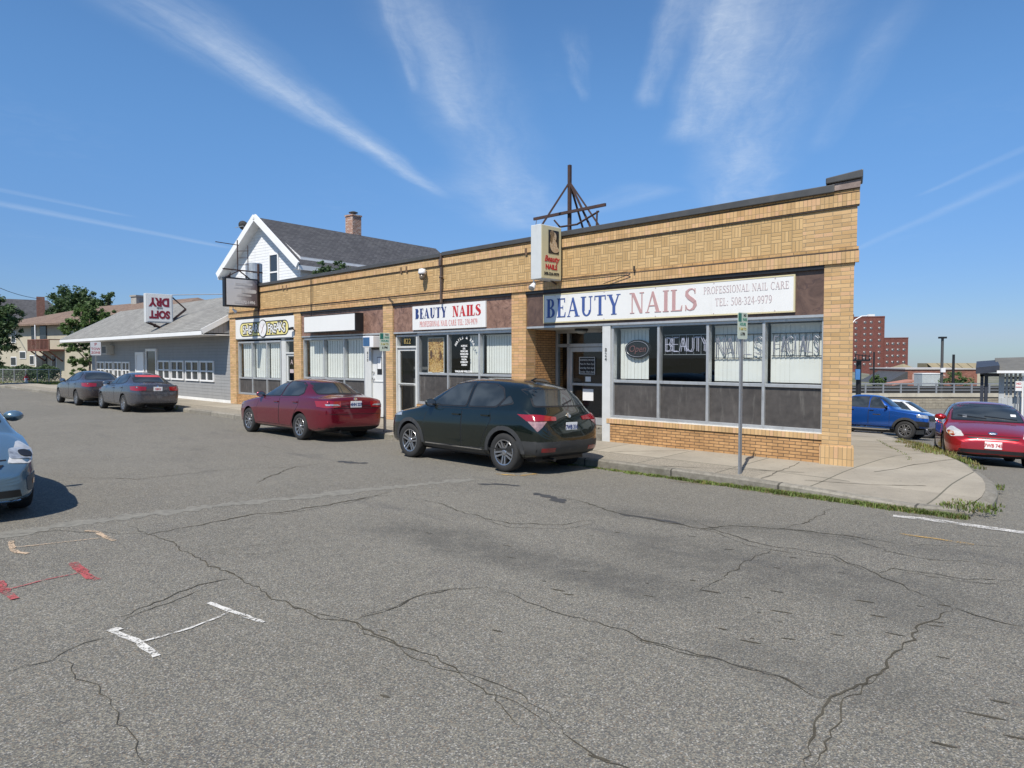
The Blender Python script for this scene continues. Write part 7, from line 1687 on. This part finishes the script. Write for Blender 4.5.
for i in range(5): b.box(-.5 + i * .28, -.4, z, -.45 + i * .28, -.35, z + .45)
b.bar((-.5, -.38, z + .45), (.72, -.38, z + .30), .07); b.build('platform', M_black, t); b = MB(); b.box(-.45, -.45, z - 1.6, -.1, -.3, z - .75); b.build('blue_sign', mat('sign_blue', (.06, .18, .40), .5), t)
# open shelter with grey panels at the right edge
YS = 25; A = at(980, 384, YS); gzs = gz(A.x, A.y)
sh = thing('shelter', 'open grey wooden shelter with dark posts and slatted panels at the right edge', 'shelter', (A.x, YS, gzs))
def S_(px, py, y=0.0): q = at(px, py, YS + y); return q.x - A.x, q.z - gzs
M_darkwood = mat('dark_painted_wood', (.035, .04, .055), .6, 0, .2, 5); M_gwood = mat('grey_painted_wood', (.40, .42, .43), .6, 0, .15, 5, grime=(.28, .28, .27), streaks=True); M_rooff = mat('weathered_roof_felt', (.13, .125, .11), .9, 0, .3, 4)
zt = S_(990, 375)[1]
for px_, y in ((982, 0), (986.4, .05), (982, 3.0), (986.4, 3.0)): x = S_(px_, 384)[0]; b = MB(); b.box(x - .06, y, -.2, x + .06, y + .12, zt); b.build('post', M_darkwood, sh)
x0 = S_(975.5, 384)[0]; x1 = S_(999, 384)[0]; zl = S_(976, 367.5)[1]; b = MB(); b.add([(x0, -.3, zl - .22), (x1, -.3, zl - .16), (x1, 3.4, zl + .02), (x0, 3.4, zl - .02), (x0, -.3, zl), (x1, -.3, zl + .08), (x1, 3.4, zl + .26), (x0, 3.4, zl + .2)], [(0, 1, 2, 3), (4, 5, 6, 7), (0, 1, 5, 4), (1, 2, 6, 5), (2, 3, 7, 6), (3, 0, 4, 7)]); b.box(x0 + .15, 0, zt - .05, x1, .12, zl - .2); b.build('roof', M_darkwood, sh)
x2 = S_(1050, 384)[0]; za = S_(1010, 372)[1]; b = MB(); b.add([(x1 - .1, -.5, za - .05), (x2, -.5, za - .02), (x2, 3.4, za + .45), (x1 - .1, 3.4, za + .40), (x1 - .1, -.5, za + .05), (x2, -.5, za + .08), (x2, 3.4, za + .55), (x1 - .1, 3.4, za + .50)], [(0, 1, 2, 3), (4, 5, 6, 7), (0, 1, 5, 4), (1, 2, 6, 5), (2, 3, 7, 6), (3, 0, 4, 7)]); b.build('side_roof', M_rooff, sh)
b = MB(); b.box(x1 - .1, -.53, za - .03, x2, -.50, za + .06); b.build('fascia', M_wtrim, sh)
xa = S_(1001.7, 384)[0]; b = MB(); b.box(xa - .1, -.02, -.2, xa + .1, .14, za); b.build('column', M_gwood, sh)
zp = S_(1010, 397.5)[1]; b = MB(); b.box(xa - .1, -.04, -.1, x2, -.005, zp)
for i in range(16): x = xa + i * .22; b.box(x, -.06, -.1, x + .02, -.04, zp)
b.build('panel_fence', M_gwood, sh)
b = MB()
for px_ in (1007, 1011, 1015.5, 1020): x = S_(px_, 384)[0]; b.box(x - .05, .02, zp, x + .05, .07, za)
b.build('slats', M_gwood, sh); b = MB()
for py in (379, 384, 389.5): z = S_(1010, py)[1]; b.box(xa + .1, .10, z, x2, .13, z + .07)
b.build('rail', M_darkwood, sh)
x = S_(1022.5, 384)[0]; b = MB(); b.cyl((x, -.3, -.1), (x, -.3, S_(1022, 376)[1]), .04); b.build('white_post', M_wtrim, sh)
for ch in sh.children:
    for v in ch.data.vertices: v.co.x += .664 * v.co.y            # the shelter stands square to the side street
x, z = S_(1017.3, 386, -.3); t = thing('notice_sign', 'white and red notice sign in front of the slatted shelter panels', 'sign', (A.x + x, YS - .36, z + gzs)); b = MB(); b.box(-.11, -.01, -.17, .11, .01, .17); b.build('sign_plate', M_plate, t); b = MB(); text(b, 'NO', TM(0, -.012, .08), .11, .002, offset=.003); text(b, 'PARKING', TM(0, -.012, -.04), .05, .002, offset=.002); b.build('sign_lettering', M_red, t); b = MB(); b.cyl((0, .03, -1.6), (0, .03, .17), .02); b.build('post', M_steel, t)
